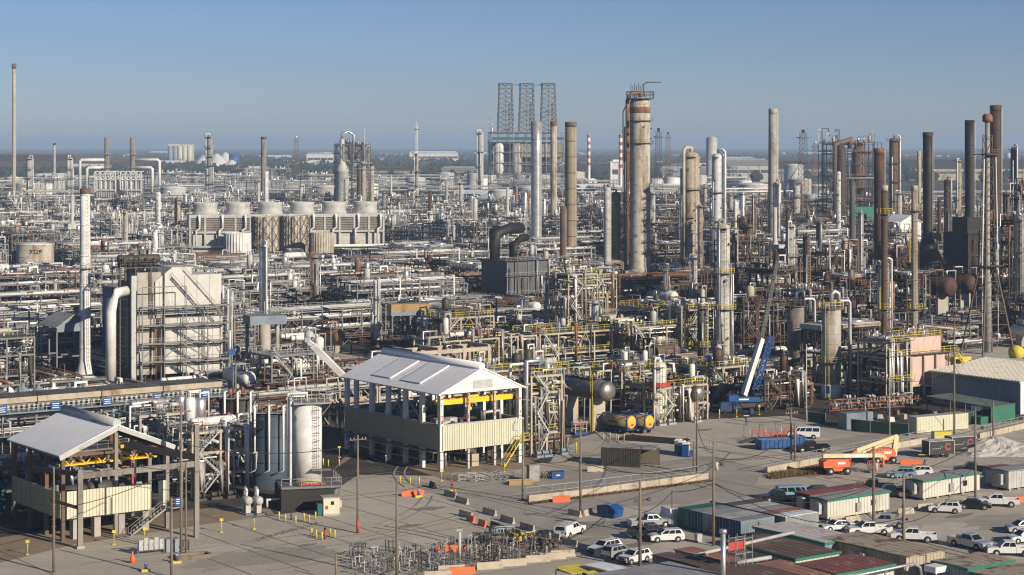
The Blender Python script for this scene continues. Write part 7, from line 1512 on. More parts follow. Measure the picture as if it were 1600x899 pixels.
for i, (px, py) in enumerate(((1375, 655), (1392, 660), (1412, 656), (1430, 652), (1445, 659), (1460, 652), (1400, 648), (1480, 655))):
    p = G(px, py); pb = PB(); d = pb.part('pallet', 'wood'); [d.b2(-.7, .7, y, y+.14, .12, .16) for y in (-.6, -.25, .1, .45)]; [d.b2(x, x+.1, -.6, .6, 0, .12) for x in (-.7, -.05, .6)]; g = pb.part('load', ('lgrey', 'white', 'tan', 'dsteel', 'pwhite', 'bluegrey', 'rust', 'yellow')[i]); frustum(g, -.6, .6, .5, .165, -.5, .45, .42, .9+.1*(i % 3))
    make(pb, 'pallet_load', ('light grey', 'white', 'tan', 'dark', 'off-white', 'blue-grey', 'rusty', 'yellow')[i]+' wrapped load on a pallet inside the fenced store', 'pallet', p, .4*i)
# ---------------------------------------------------------------- yard walls with handrails, barriers, bollards
def curb_wall(pts, label, h=1.0, rail=True):
    pb = PB(); w = pb.part('wall', 'fire'); r = pb.part('handrail', 'galv'); P = [G(*q) for q in pts]
    for a, c in zip(P, P[1:]):
        w.bar(a+Vector((0, 0, h/2)), c+Vector((0, 0, h/2)), .3, h); u = c-a; n = max(1, int(u.length/2.4))
        for i in range(n): q = a+u*((i+.0)/n); w.box((q.x, q.y, h/2), (.14, .42, h+.04), atan2(u.y, u.x))
        nrm = Vector((-u.y, u.x, 0)).normalized()*.5
        r.rail([a+nrm+Vector((0, 0, h*.2)), c+nrm+Vector((0, 0, h*.2))], h=1.9, w=.07, step=2.4)
    return make(pb, 'retaining_wall', label, 'wall')
curb_wall([(826, 785), (906, 776), (1010, 762), (1106, 749)], 'low concrete wall with a pipe handrail crossing the middle of the yard')
curb_wall([(1198, 740), (1280, 724), (1365, 708), (1448, 692)], 'low concrete wall with a pipe handrail behind the orange lifts')
curb_wall([(1530, 686), (1565, 678), (1640, 660)], 'low concrete wall with a pipe handrail beyond the gravel pile')
def dry_grass(px0, py0, px1, py1, n, seed, label, w=1.6, h=.6):
    b = MB(); rnd = random.Random(seed); a, c = G(px0, py0), G(px1, py1)
    for _ in range(n):
        t = rnd.random(); q = a+(c-a)*t+Vector((rnd.uniform(-.4, .6), -rnd.random()*w, 0)); an = rnd.uniform(0, 6.3); hh_ = rnd.uniform(.3, 1)*h; l = rnd.uniform(.03, .09)
        d = Vector((cos(an), sin(an), 0))*l; tip = q+Vector((rnd.uniform(-.2, .2), rnd.uniform(-.2, .2), hh_)); b.add([q-d, q+d, tip], [(0, 1, 2)])
    o = b.obj('dry_grass', M['grass']); o['kind'] = 'stuff'; o['label'] = label
M['grass'] = mat('dry_grass', (.17, .12, .055), .95, c2=(.07, .08, .03), amt=.35, s2=.6)
dry_grass(1198, 742, 1300, 730, 5200, 1, 'brown dry grass below the railed wall by the orange lift', 4.5, .8)
dry_grass(826, 787, 1110, 751, 3800, 2, 'dry grass along the foot of the middle wall', 1.0, .4)
dry_grass(400, 842, 500, 815, 300, 3, 'thin weeds by the bollards', 2, .25)
BARR = [(0, 0), (0, 0)]
def jersey(L, m):
    b = MB(); b.add([(x, y, z) for x in (-L/2, L/2) for y, z in ((-.3, 0), (.3, 0), (.3, .08), (.15, .35), (.09, .85), (-.09, .85), (-.15, .35), (-.3, .08))], [tuple(range(8))[::-1], tuple(range(8, 16))]+[(i, (i+1) % 8, 8+(i+1) % 8, 8+i) for i in range(8)]); b.v = [(x, y, max(0, z)) for x, y, z in b.v]; return b
JB = {}
def barrier(px, py, deg, m, label, L=3.3, name='concrete_barrier', group=None):
    if (m, L) not in JB: JB[m, L] = o = jersey(L, m).obj(name, M[m])
    else: o = JB[m, L].copy(); COL.objects.link(o)
    o.location = G(px, py); o.rotation_euler = (0, 0, radians(deg)); tag(o, label, 'barrier', group); return o
gB = 'road barriers'
for i, (px, py, lb) in enumerate(((704, 776, 'first grey barrier, beside the orange and blue post'), (722, 786, 'second grey barrier down from the orange and blue post'), (765, 804, 'grey barrier with a gap on both sides, third down the road'), (793, 816, 'grey barrier fourth down the right road line'), (824, 828, 'grey barrier last down the right road line before the white pickup'), (728, 808, 'grey barrier touching the first of two short red barriers'))): barrier(px, py, -58, 'conc', lb, group=gB)
for px, py, lb in ((889, 852, 'grey barrier below the white pickup with the rack'), (917, 861, 'grey barrier in front of the first white SUV'), (943, 872, 'grey barrier in front of the silver SUV'), (862, 842, 'grey barrier in the shadow left of the racked pickup')): barrier(px, py, -50, 'conc', lb, group=gB)
for px, py, d, lb in ((676, 762, -70, 'upright black barrier near the big orange barrier'), (774, 826, -60, 'black barrier at the upper end of the stand yard'), (787, 831, -60, 'second black barrier by the stand yard'), (808, 838, -60, 'black barrier beside the red one above the stands'), (849, 853, -60, 'black barrier behind the right end of the stand yard')): barrier(px, py, d, 'asphalt_black', lb, 2.4, group=gB)
for px, py, d, L, lb in ((645, 775, 12, 3.4, 'big orange water barrier with a yellow foot, alone by the road'), (736, 815, -60, 1.9, 'short red-orange barrier, upper of two in the road'), (754, 822, -60, 1.9, 'short red-orange barrier, lower of two in the road'), (823, 843, -60, 2.4, 'red barrier standing beside a black one'), (704, 862, 8, 3.8, 'long orange barrier behind the stand yard'), (873, 785, 4, 1.8, 'orange barrier before the middle wall, left half'), (881, 784, 4, 1.8, 'orange barrier before the middle wall, right half'), (722, 897, 10, 3.2, 'orange and white barrier at the bottom edge'), (974, 880, 20, 1.8, 'orange barrier beside the last white SUV'), (1423, 726, -2, 3.4, 'orange barrier between boom lift and black trailers'), (1596, 785, 8, 3, 'orange barrier at the right edge by the white pickup')):
    barrier(px, py, d, 'orange', lb, L, 'water_barrier', 'orange barriers')
for i, (px, py, d) in enumerate(((684, 903, 12), (705, 894, 14), (765, 889, 16), (802, 884, 14), (840, 878, 16), (864, 874, 14), (880, 870, 14))): barrier(px, py, d, 'fire', 'cream concrete barrier edging the stand yard, %s from its left end' % ('first', 'second', 'third', 'fourth', 'fifth', 'sixth', 'last')[i], group=gB)
for px, py, d, lb in ((898, 806, -52, 'concrete barrier at the left foot of the pole by the dumpster'), (918, 805, 62, 'concrete barrier at the right foot of the pole by the dumpster'), (1308, 817, 30, 'concrete block against the ribbed cream trailer, left one'), (1333, 816, 30, 'concrete block against the ribbed cream trailer, right one'), (1415, 803, 22, 'cream concrete block near the second ribbed trailer, left one'), (1446, 796, 22, 'cream concrete block near the second ribbed trailer, right one'), (930, 737, 10, 'low concrete block beside the dark shelter'), (1321, 828, 60, 'small concrete block behind the white pickup nose')):
    barrier(px, py, d, 'fire', lb, 2.6, group='concrete blocks')
def bollard(px, py, label, m='yellow', h=1.1):
    k = ('b', m, h)
    if k not in JB: b = MB(); b.lathe((0, 0, 0), [(.11, 0), (.11, h-.05), (.06, h)], 10); JB[k] = o = b.obj('bollard', M[m])
    else: o = JB[k].copy(); COL.objects.link(o)
    o.location = G(px, py); tag(o, label, 'bollard', 'yellow bollards'); return o
ords8 = ('first', 'second', 'third', 'fourth', 'fifth', 'sixth', 'seventh', 'eighth', 'ninth')
for i, (px, py) in enumerate(((436, 812), (446, 816), (455, 812), (462, 818), (475, 814), (483, 817), (493, 812))): bollard(px, py, '%s yellow bollard from the left, in front of the white tank' % ords8[i])
for i, (px, py) in enumerate(((487, 838), (494, 841), (503, 844), (516, 839), (523, 841))): bollard(px, py, '%s yellow bollard from the left, around the lone hydrant' % ords8[i])
for i, (px, py) in enumerate(((505, 727), (513, 729), (530, 728), (625, 755), (655, 757), (641, 757))): bollard(px, py, '%s yellow bollard from the left, on the earth before the pump house' % ords8[i])
for i, (px, py) in enumerate(((943, 690), (953, 688), (963, 690), (966, 692), (975, 690))): bollard(px, py, '%s cream bollard from the left, before the tank trailers' % ords8[i], 'fire', 1.4)
for i, (px, py) in enumerate(((1124, 655), (1352, 650), (900, 708))): bollard(px, py, 'single tall yellow bollard %s' % ('near the person and the crane', 'in the fenced store', 'left of the dark shelter')[i], h=1.9)
def post_sign(px, py, m, label, h=1.9, pm='yellow', base=True):
    pb = PB(); p_ = pb.part('post', pm); p_.cyl((0, 0, 0), .06, h, 8); s = pb.part('sign_board', m); s.box((0, -.08, h-.2), (.5, .05, .36)); 
    if base: f = pb.part('foot', pm); f.box((0, 0, .06), (.4, .4, .12))
    make(pb, 'post_sign', label, 'sign', G(px, py), .3)
for px, py, m, lb in ((43, 867, 'yellow', 'yellow sign post with board left of the gantry'), (178, 851, 'yellow', 'yellow sign post before the cream panel stair'), (346, 832, 'yellow', 'yellow sign post on open ground left of the white tank'), (397, 827, 'blue', 'yellow post with a blue board by the compressor skid'), (226, 846, 'yellow', 'thin yellow sign post near the grey cabinets'), (788, 738, 'blue', 'yellow post with a blue board under the shed stair'), (690, 752, 'yellow', 'yellow post sign at the near shed corner'), (530, 715, 'yellow', 'yellow board sign in the shade left of the shed'), (1151, 652, 'blue', 'blue board post beside the crane'), (1186, 648, 'yellow', 'yellow post right of the crane wheels'), (1327, 640, 'blue', 'blue board post behind the light blue container')):
    post_sign(px, py, m, lb)
# ---------------------------------------------------------------- poles and wires
POLE = {}
def pole(key, px, top, base, label, m='wood', arms=0, lamp=False, r=.16, box=False, az=.5, foot=None, twin=False):
    p = G(px, base); h = ZT(top, p.y); pb = PB(); b = pb.part('shaft', m); b.lathe((0, 0, 0), [(r*1.15, 0), (r, h*.5), (r*.72, h)], 10)
    for k in range(arms):
        a = pb.part('crossarm', m); z = h-.6-k*1.5; a.bar((-1.25, -.12, z), (1.25, -.12, z), .1, .13); s = pb.part('insulators', 'lgrey', a); [s.lathe((x, -.12, z+.06), [(.05, 0), (.08, .1), (.05, .22)], 6) for x in (-1.1, -.6, .6, 1.1)]
    if lamp:
        for s_ in (-1, 1): l = pb.part('floodlight', 'dsteel'); z = h*.78; l.bar((0, 0, z-.3), (s_*.75, -.2, z), .06); l.lathe((s_*.85, -.3, z-.05), [(.12, 0), (.3, .3), (.3, .36)], 10, ax=(s_*.3, -.8, .2))
    if box: t = pb.part('transformer', 'lgrey'); t.lathe((.45, 0, h*.72), [(.28, 0), (.28, 1), (.1, 1.1)], 12)
    if foot: f = pb.part('painted_foot', foot); f.cyl((0, 0, 0), r*1.2+.02, 1.8, 10)
    if twin: t = pb.part('brace_pole', m); t.lathe((.75, .3, 0), [(r, 0), (r*.7, h*.62)], 10)
    st = pb.part('step_bolts', 'steel'); [st.bar((-.3, 0, 2+i*.9), (.3, 0, 2+i*.9), .035) for i in range(int(h*.6/.9))]
    o = make(pb, 'utility_pole', label, 'pole', p, az); POLE[key] = (p, h); return o
pole('a', 84, 730, 895, 'weathered pole standing in front of the smaller shed, left of the gantry leg')
pole('b', 268, 778, 902, 'short grey post right of the small orange cone and cabinets', 'wood')
pole('c', 283, 636, 866, 'double pole with crossing struts between smaller shed and white tank', twin=True, arms=1)
pole('d', 559, 680, 833, 'pole with a red painted foot right of the white tank', lamp=False, foot='red', arms=1)
pole('e', 620, 748, 904, 'dark streaked pole rising from the left end of the stand yard')
pole('f', 525, 866, 906, 'stub of a post at the bottom edge left of the stands', r=.12)
pole('g', 817, 655, 781, 'dark pole standing by the corner of the white-roofed shed', 'dconc')
pole('h', 907, 655, 802, 'greenish pole between two concrete barriers by the dumpster', arms=1)
pole('i', 1000, 750, 888, 'thick pale pole standing in front of the white SUVs', lamp=True, r=.2)
pole('j', 1050, 766, 826, 'thin dark post beside the white tarpaulin tent', 'dsteel', r=.07)
pole('k', 1115, 690, 853, 'greenish pole with transformer in front of the container row', arms=1, lamp=True, box=True)
pole('l', 1089, 612, 739, 'tall pole left of the black skid and right of the portable toilets')
pole('m', 1084, 690, 739, 'shorter bare pole touching a taller one near the portable toilets')
pole('n', 1236, 640, 719, 'bare pole in front of the blue skip, left of a pair', arms=1)
pole('o', 1242, 660, 720, 'shorter pole in front of the blue skip, right of a pair')
pole('p', 1260, 538, 659, 'tall light grey lamp pole before the white-footed silo', 'lgrey', r=.12)
pole('q', 1390, 555, 681, 'slim grey lamp pole before the cream container', 'lgrey', r=.11)
pole('r', 1491, 494, 685, 'tallest wood pole in front of the warehouse', arms=1, lamp=False)
pole('s', 1524, 638, 777, 'pole with twin floodlights at the end of the second ribbed trailer', lamp=True)
pole('t', 1552, 628, 683, 'short dark pole before the dark green fence')
pole('u', 1365, 698, 836, 'pole with a cluster of fittings in front of the ribbed cream trailer', lamp=True, arms=1, r=.2, box=True)
pole('v', 1412, 740, 880, 'pole with a pale wide crossarm over the tan building', arms=1, lamp=True, r=.19)
pole('w', 1105, 640, 652, 'short steel lamp stand near the crane', 'dsteel', r=.06)
pole('x', 364, 660, 700, 'thin steel post with red cap right of the white tank', 'lgrey', r=.06) if False else None
def wire(k1, k2, label, f1=.97, f2=.97, sag=1.2, r=.045):
    (p, h), (q, g) = POLE[k1], POLE[k2]; a = p+Vector((0, 0, h*f1)); c = q+Vector((0, 0, g*f2)); b = MB()
    pts = []
    for i in range(13): t = i/12; z = a.z+(c.z-a.z)*t-4*sag*t*(1-t); pts.append((a.x+(c.x-a.x)*t, a.y+(c.y-a.y)*t, z))
    b.tube(pts, r, 4); tag(b.obj('overhead_wire', M['black']), label, 'wire')
for k1, k2, f1, f2, s_, lb in (('a', 'c', .6, .6, .8, 'wire sagging from the pole by the gantry to the double pole'), ('c', 'd', .75, .9, 1.2, 'wire passing before the white tank to the red-footed pole'), ('d', 'g', .9, .55, 1.5, 'wire crossing the cream panel of the pump house'), ('d', 'g', .97, .62, 1.2, 'upper wire crossing the cream panel of the pump house'), ('g', 'h', .55, .6, 1, 'wire from the shed corner pole to the greenish pole'),
                             ('h', 'k', .55, .8, 1.6, 'wire from the greenish dumpster pole to the transformer pole'), ('j', 'k', .95, .6, .3, 'black cable from the thin post to the transformer pole'), ('i', 'j', .62, .95, .5, 'cable from the pale pole to the thin post'), ('k', 'u', .6, .55, 2.4, 'long sagging cable from transformer pole across the flat roofs'), ('k', 'v', .6, .5, 2.6, 'long cable from transformer pole to the crossarm pole'),
                             ('u', 's', .7, .6, 1.4, 'wire from the fittings pole to the floodlight pole'), ('v', 's', .45, .4, 2, 'low wire looping across the open yard'), ('k', 'n', .85, .6, 2, 'wire from the transformer pole to the skip poles'), ('r', 't', .6, .8, 1, 'wire before the blue-grey warehouse'), ('l', 'n', .8, .8, 1.2, 'wire over the crossing between bare poles'), ('k', 'l', .9, .6, 1.5, 'wire from the transformer pole toward the portable toilets'), ('q', 'r', .7, .55, 1, 'thin wire from the lamp pole to the tallest wood pole')):
    wire(k1, k2, lb, f1, f2, s_)
for i, (a, c) in enumerate((((-40, 760, 9), (1150, 1010, 5)), ((640, 735, 8), (1300, 985, 6)))): pass
# ---------------------------------------------------------------- mobile crane
CR = G(1172, 641); ca = radians(8); pb = PB()
c = pb.part('carrier', 'dsteel'); c.b2(-5.2, 4.2, -1.25, 1.25, .7, 1.5); c.b2(-5.4, -3.6, -1.3, 1.3, .9, 1.7)
for x in (-4.2, -2.5, 1.4, 3.2):
    for s in (-1, 1): w = pb.part('wheel', 'rubber'); w.lathe((x, s*.95, .75), [(.68, 0), (.75, .06), (.75, .34), (.66, .4)], 16, ax=(0, s, 0)); rm = pb.part('rim', 'dsteel', w); rm.lathe((x, s*1.36, .75), [(.4, 0), (.1, .03)], 10, ax=(0, s, 0))
u = pb.part('upper_body', 'blue'); u.b2(-3.6, 1.6, -1.3, 1.3, 1.75, 2.7); u.b2(-4.6, -2.6, -1.35, 1.35, 1.9, 3.1); u.lathe((0, 0, 1.503), [(1, 0), (1, .24)], 14)
k = pb.part('cab', 'dblue'); frustum(k, .6, 2.4, .5, 1.8, .7, 2.0, .45, 3.4); k.v = [(x, y-.75, z) for x, y, z in k.v]; g = pb.part('cab_window', 'glass', k); g.b2(.9, 2.0, -1.28, -1.262, 2.4, 3.2)
lt = pb.part('lettering', 'white'); lt.b2(-2.9, -.6, -1.33, -1.303, 2.15, 2.45)
bs, be = Vector((-1.2, .3, 2.9)), Vector((3.0, 2.5, 13.8)); 
b = pb.part('boom', 'white'); b.bar(bs, be, .95, 1.0); b2_ = pb.part('boom_tip_section', 'blue'); d = (be-bs).normalized(); off = Vector((1.0, -.2, -.3))
for o1 in (Vector((.3, -.4, 0)), Vector((1.2, -.4, -.2)), Vector((.3, .4, 0)), Vector((1.2, .4, -.2))): b2_.bar(bs+off+o1+d*1.5, be+off+o1+d*1.0, .16)
for i in range(11):
    t0, t1 = bs+d*(1.5+i*1.0)+off, bs+d*(2.5+i*1.0)+off
    for sgn in (-.4, .4): b2_.bar(t0+Vector((.3, sgn, 0)), t1+Vector((1.2, sgn, -.2)), .11); b2_.bar(t1+Vector((1.2, sgn, -.2)), t1+Vector((.3, sgn, 0)), .1)
    b2_.bar(t0+Vector((.3, -.4, 0)), t0+Vector((.3, .4, 0)), .1)
j = pb.part('jib', 'steel'); je = be+Vector((4.4, 4, 15.5)); dj = (je-be); n = 24
for ox, oy in ((-.32, -.32), (.32, -.32), (.32, .32), (-.32, .32)): j.bar(be+Vector((ox, oy, 0)), je+Vector((ox*.8, oy*.8, 0)), .11)
for i in range(n):
    t0, t1 = be+dj*i/n, be+dj*(i+1)/n
    for (ax, ay), (bx, by) in (((-.3, -.3), (.3, -.3)), ((.3, -.3), (.3, .3)), ((.3, .3), (-.3, .3)), ((-.3, .3), (-.3, -.3))): j.bar(t0+Vector((ax, ay, 0)), t1+Vector((bx, by, 0)), .07); j.bar(t0+Vector((ax, ay, 0)), t0+Vector((bx, by, 0)), .08)
h = pb.part('hoist_line', 'black'); h.tube([je, je+Vector((.3, 0, -10))], .05, 4); ou = pb.part('outriggers', 'dsteel'); [ou.bar((x, -2.8, .7), (x, 2.8, .7), .3) for x in (-3.3, 2.4)]; [ou.b2(x-.3, x+.3, y-.3, y+.3, 0, .1) for x in (-3.3, 2.4) for y in (-2.8, 2.8)]; [ou.bar((x, y, .05), (x, y, .7), .16) for x in (-3.3, 2.4) for y in (-2.8, 2.8)]
make(pb, 'mobile_crane', 'blue mobile crane with a white boom and long grey lattice jib', 'crane', CR, ca); mark(CR+Vector((0, 0, 4)), 'the blue mobile crane')
p = G(1138, 645); pb = PB(); b = pb.part('body', 'dblue'); b.b2(-1.8, 1.8, -.8, .8, .3, 1.9); b.b2(-1.7, 1.7, -.85, .85, 1.903, 2.05); v = pb.part('grille', 'dsteel'); v.b2(.8, 1.7, -.83, -.803, .6, 1.6); w = pb.part('wheel', 'rubber'); [w.lathe((x, s*.75, .35), [(.35, 0), (.35, .2)], 12, ax=(0, s, 0)) for x in (-1, 1) for s in (-1, 1)]; make(pb, 'generator', 'dark blue generator box parked left of the mobile crane', 'generator', p, .2)
b = MB(); a0 = G(484, 578, 2.0); a0 = GY(560, 385, ZT(611, 385)); a1 = GY(489, 387, ZT(540, 387)); pb = PB(); bm = pb.part('boom', 'white'); bm.bar(a0, a1, 1.0, 1.15); bm.bar(a1, a1+(a1-a0).normalized()*1.2, .75, .85); hd = pb.part('boom_head', 'lgrey'); q = a1+(a1-a0).normalized()*1.6; hd.box(q, (.9, .9, .9)); ln = pb.part('hoist_line', 'black'); ln.tube([q, q-Vector((0, 0, 6))], .05, 4); ca_ = pb.part('carrier', 'white'); ca_.box((a0.x+1.5, a0.y, 1.6), (8, 2.5, 1.6)); wh = pb.part('wheels', 'rubber'); [wh.lathe((a0.x+1.5+x, a0.y+s*.9, .65), [(.65, 0), (.65, .4)], 14, ax=(0, s, 0)) for x in (-3, -1.4, 1.6, 3.2) for s in (-1, 1)]; su = pb.part('support', 'white'); su.bar((a0.x, a0.y, 2.2), a0+(a1-a0)*.15, .9)
make(pb, 'truck_crane', 'white truck crane boom poking up behind the front pipe rack', 'crane')
# ---------------------------------------------------------------- boom lifts, black trailers, tank trailers
M['lift_cream'] = mat('lift_cream', (.68, .58, .33), .55, var=.1)
def boom_lift(px, py, deg, label, raised):
    pb = PB(); ch = pb.part('chassis', 'orange'); ch.b2(-1.7, 1.7, -.85, .85, .6, 1.15)
    for x in (-1.4, 1.4):
        for s in (-1, 1): w = pb.part('wheel', 'rubber'); w.lathe((x, s*.75, .6), [(.52, 0), (.6, .06), (.6, .38), (.52, .44)], 16, ax=(0, s, 0)); rm = pb.part('rim', 'lgrey', w); rm.lathe((x, s*1.2, .6), [(.3, 0), (.1, .03)], 10, ax=(0, s, 0))
    t = pb.part('turret', 'orange'); t.xprism([(-2.5, 1.2), (1.7, 1.2), (1.9, 1.6), (1.6, 2.4), (-1.9, 2.5), (-2.6, 2.1)], -1.1, -.25); t.xprism([(-2.5, 1.2), (1.7, 1.2), (1.9, 1.6), (1.6, 2.4), (-1.9, 2.5), (-2.6, 2.1)], .25, 1.1); t.b2(-2.4, 1.2, -.25, .25, 1.2, 1.7)
    m_ = pb.part('mark', 'white'); m_.b2(-.2, 1.1, -1.115, -1.102, 1.7, 2.1)
    b = pb.part('boom', 'lift_cream')
    if not raised:
        b.bar((-2.3, 0, 2.95), (7.6, 0, 2.75), .5, .62); b.bar((7.6, 0, 2.8), (8.3, 0, 2.2), .4, .5); lb = pb.part('boom_label', 'white'); lb.b2(1.2, 5.2, -.265, -.252, 2.6, 3.05); ar = pb.part('jib_arm', 'orange'); ar.bar((7.9, 0, 2.5), (7.9, 0, .9), .3); x0, z0 = 6.2, .5
    else:
        b.bar((2.0, 0, 1.2), (2.4, 0, 4.4), .6, .8); b.bar((2.6, 0, 4.4), (-4.6, 0, 2.3), .5, .6); b.bar((1.8, 0, 3.6), (-3.6, 0, 1.9), .3, .35); ar = pb.part('jib_arm', 'orange'); ar.bar((-4.6, 0, 2.3), (-6.0, 0, 1.3), .35); x0, z0 = -6.6, .35
    k = pb.part('basket', 'orange'); k.b2(x0-.5, x0+.5, -1.1, 1.1, z0, z0+.1); k.rail([(x0-.5, -1.1, z0+.1), (x0+.5, -1.1, z0+.1), (x0+.5, 1.1, z0+.1), (x0-.5, 1.1, z0+.1)], w=.09, step=.8, close=True)
    if not raised: k.bar((x0+.5, 0, z0+.2), (7.9, 0, .95), .2)
    make(pb, 'boom_lift', label, 'boom lift', G(px, py), radians(deg))
boom_lift(1307, 741, 12, 'orange boom lift with its cream boom lying level', False)
boom_lift(1379, 724, 14, 'orange boom lift with a folded raised cream boom', True)
def black_trailer(px, py, deg, label):
    pb = PB(); b = pb.part('body', 'asphalt_black'); b.b2(-2.4, 2.4, -1.1, 1.1, .6, 2.75); t = pb.part('roof', 'lgrey'); t.b2(-2.45, 2.45, -1.15, 1.15, 2.753, 2.85); e = pb.part('trim', 'galv'); [e.b2(x-.06, x+.06, s*1.13-.05, s*1.13+.05, .55, 2.8) for x in (-2.4, 2.4) for s in (-1, 1)]
    lg = pb.part('round_mark', 'red'); 
    for x in (1.2,): lg.lathe((x, -1.103, 1.8), [(.62, 0), (.62, .01)], 18, ax=(0, -1, 0))
    lg.lathe((2.403, .1, 1.8), [(.62, 0), (.62, .01)], 18, ax=(1, 0, 0)); i_ = pb.part('mark_centre', 'asphalt_black', lg); i_.lathe((1.2, -1.114, 1.8), [(.36, 0), (.36, .01)], 14, ax=(0, -1, 0)); i_.b2(1.5, 1.85, -1.128, -1.1145, 1.6, 2.0); i_.lathe((2.414, .1, 1.8), [(.36, 0), (.36, .01)], 14, ax=(1, 0, 0)); i_.b2(2.4145, 2.43, .35, .75, 1.6, 2.0)
    gm = pb.part('green_mark', 'green'); gm.b2(-.3, .2, -1.12, -1.103, 1.7, 2.0); lt = pb.part('lettering', 'lgrey'); [lt.b2(-1.8+k_*.35, -1.62+k_*.35, -1.12, -1.103, 1.5, 1.62) for k_ in range(5)]
    for x in (-.9, .9): w = pb.part('wheel', 'rubber'); [w.lathe((x, s*.95, .38), [(.38, 0), (.38, .22)], 14, ax=(0, s, 0)) for s in (-1, 1)]
    d = pb.part('drawbar', 'yellow'); d.bar((-2.4, -.6, .55), (-3.8, 0, .55), .1); d.bar((-2.4, .6, .55), (-3.8, 0, .55), .1)
    make(pb, 'enclosed_trailer', label, 'trailer', G(px, py), radians(deg))
black_trailer(1466, 714, 20, 'black enclosed trailer with red ring marks, front one of two'); black_trailer(1501, 707, 20, 'black enclosed trailer with red ring marks, rear one beside the gravel')
p = G(1471, 690); pb = PB(); b = pb.part('body', 'yellow'); b.b2(-1.6, 1.6, -.7, .7, .3, 1.8); n = pb.part('panel', 'lgrey'); n.b2(-1.62, -1.0, -.72, -.703, .6, 1.5); w = pb.part('wheel', 'rubber'); [w.lathe((x, s*.6, .3), [(.3, 0), (.3, .2)], 10, ax=(0, s, 0)) for x in (-.9, .9) for s in (-1, 1)]; make(pb, 'compressor_cart', 'yellow machine box parked behind the black trailers', 'generator', p, .2)
M['tank_tan'] = mat('dull_tank_tan', (.26, .2, .11), .45, var=.1, c2=(.18, .13, .07), amt=.25); M['tank_end'] = mat('tank_end_yellow', (.75, .42, .06), .5, var=.08)
for i, (px, py) in enumerate(((986, 679), (1014, 678))):
    p = G(px, py); pb = PB(); b = pb.part('tank', 'tank_tan'); b.lathe((0, 0, 2.15), [(1.2, 0), (1.2, 6)], 20, ax=(-1, 0, 0)); e = pb.part('end_cap', 'tank_end'); e.lathe((0.003, 0, 2.15), [(1.21, 0), (1.2, .12), (.9, .3), (.1, .36)], 20, ax=(1, 0, 0)); m_ = pb.part('end_mark', 'red', e); m_.b2(.33, .375, -.35, .3, 1.55, 1.9); f = pb.part('frame', 'blue'); f.b2(-6.1, .2, -1.15, 1.15, .75, .98)
    for x in (-6, .1):
        for s in (-1, 1): f.bar((x, s*1.15, .8), (x, s*1.15, 3.5), .16)
        f.bar((x, -1.15, 3.45), (x, 1.15, 3.45), .14)
    [f.bar((-6, s*1.15, 3.45), (.1, s*1.15, 3.45), .12) for s in (-1, 1)]
    lt = pb.part('lettering', 'dsteel'); [lt.b2(-4.4+k_*.4, -4.12+k_*.4, -1.225, -1.2, 1.95, 2.3) for k_ in range(6)]
    for x in (-5.2, -4.2, -1): w = pb.part('wheel', 'rubber'); [w.lathe((x, s*.8, .45), [(.45, 0), (.45, .3)], 14, ax=(0, s, 0)) for s in (-1, 1)]
    make(pb, 'tank_trailer', ('tank trailer with a yellow end and blue frame, left of two', 'tank trailer with a yellow end and blue frame, right of two')[i], 'tank trailer', p, TH-pi/2+.12)
b = MB(); [b.b2(-2.6+k*1.0, -2.3+k*1.0, -6, 6, 0, .25) for k in range(6)]; b.b2(-3, 3, -5.5, -5.2, .253, .4); b.b2(-3, 3, 4.8, 5.1, .253, .4); tag(b.obj('timber_mat', M['black'], loc=G(1020, 688), rz=1.1), 'black timber mats lying under the tank trailers', 'mat')
p = G(905, 678); pb = PB(); d = pb.part('skid', 'blue'); d.b2(-1.3, 1.3, -1, 1, 0, .35); r = pb.part('rack', 'lgrey'); frame_members(r, (-1.1, 1.1), (-.8, .8), (1.0, 2.2), .1); hs = pb.part('hose_coil', 'orange'); 
for k in range(7): hs.tube([(-.9+k*.3+.18*cos(a), -.3, 1.9+.3*sin(a)) for a in [x*.7 for x in range(10)]], .06, 5)
hy = pb.part('yellow_hose', 'yellow'); [hy.tube([(-.8+k*.5+.2*cos(a), .3, 1.7+.35*sin(a)) for a in [x*.7 for x in range(10)]], .06, 5) for k in range(4)]; make(pb, 'hose_cart', 'blue skid hung with orange and yellow hoses under the big drum', 'cart', p, .4)
# ---------------------------------------------------------------- toilets, bins, skips, shelter, cabinets
for i, (px, py, m) in enumerate(((1060, 708, 'bluegrey'), (1066, 711, 'blue'), (1072, 714, 'blue'), (1452, 622, 'blue'), (1459, 624, 'blue'))):
    pb = PB(); b = pb.part('cabin', m); b.b2(-.55, .55, -.55, .55, .1, 2.15); r = pb.part('roof', 'white' if i < 3 else 'blue'); frustum(r, -.6, .6, .6, 2.153, -.4, .4, .4, 2.4); d = pb.part('door', 'lgrey' if i == 2 else m); d.b2(.553, .59, -.4, .4, .2, 2.0); v = pb.part('vent', 'white', d); v.b2(.593, .6, -.25, .25, 1.6, 1.8); s = pb.part('base', 'dsteel'); s.b2(-.6, .6, -.6, .6, 0, .1)
    make(pb, 'portable_toilet', ('grey-blue portable toilet, leftmost of three in the yard', 'blue portable toilet between two others in the yard', 'blue portable toilet with pale door, rightmost of three in the yard', 'blue portable toilet by the pink heater, left of two', 'blue portable toilet by the pink heater, right of two')[i], 'portable toilet', G(px, py), -.35)
def bin_(px, py, m, label, L=.5): p = G(px, py); pb = PB(); b = pb.part('body', m); frustum(b, -.35, .35, .3, .05, -.42, .42, .36, 1.0); l = pb.part('lid', m); l.b2(-.44, .44, -.38, .38, 1.003, 1.07); w = pb.part('wheel', 'rubber'); [w.lathe((-.3, s*.3, .12), [(.12, 0), (.12, .06)], 10, ax=(0, s, 0)) for s in (-1, 1)]; make(pb, 'wheeled_bin', label, 'bin', p, .4)
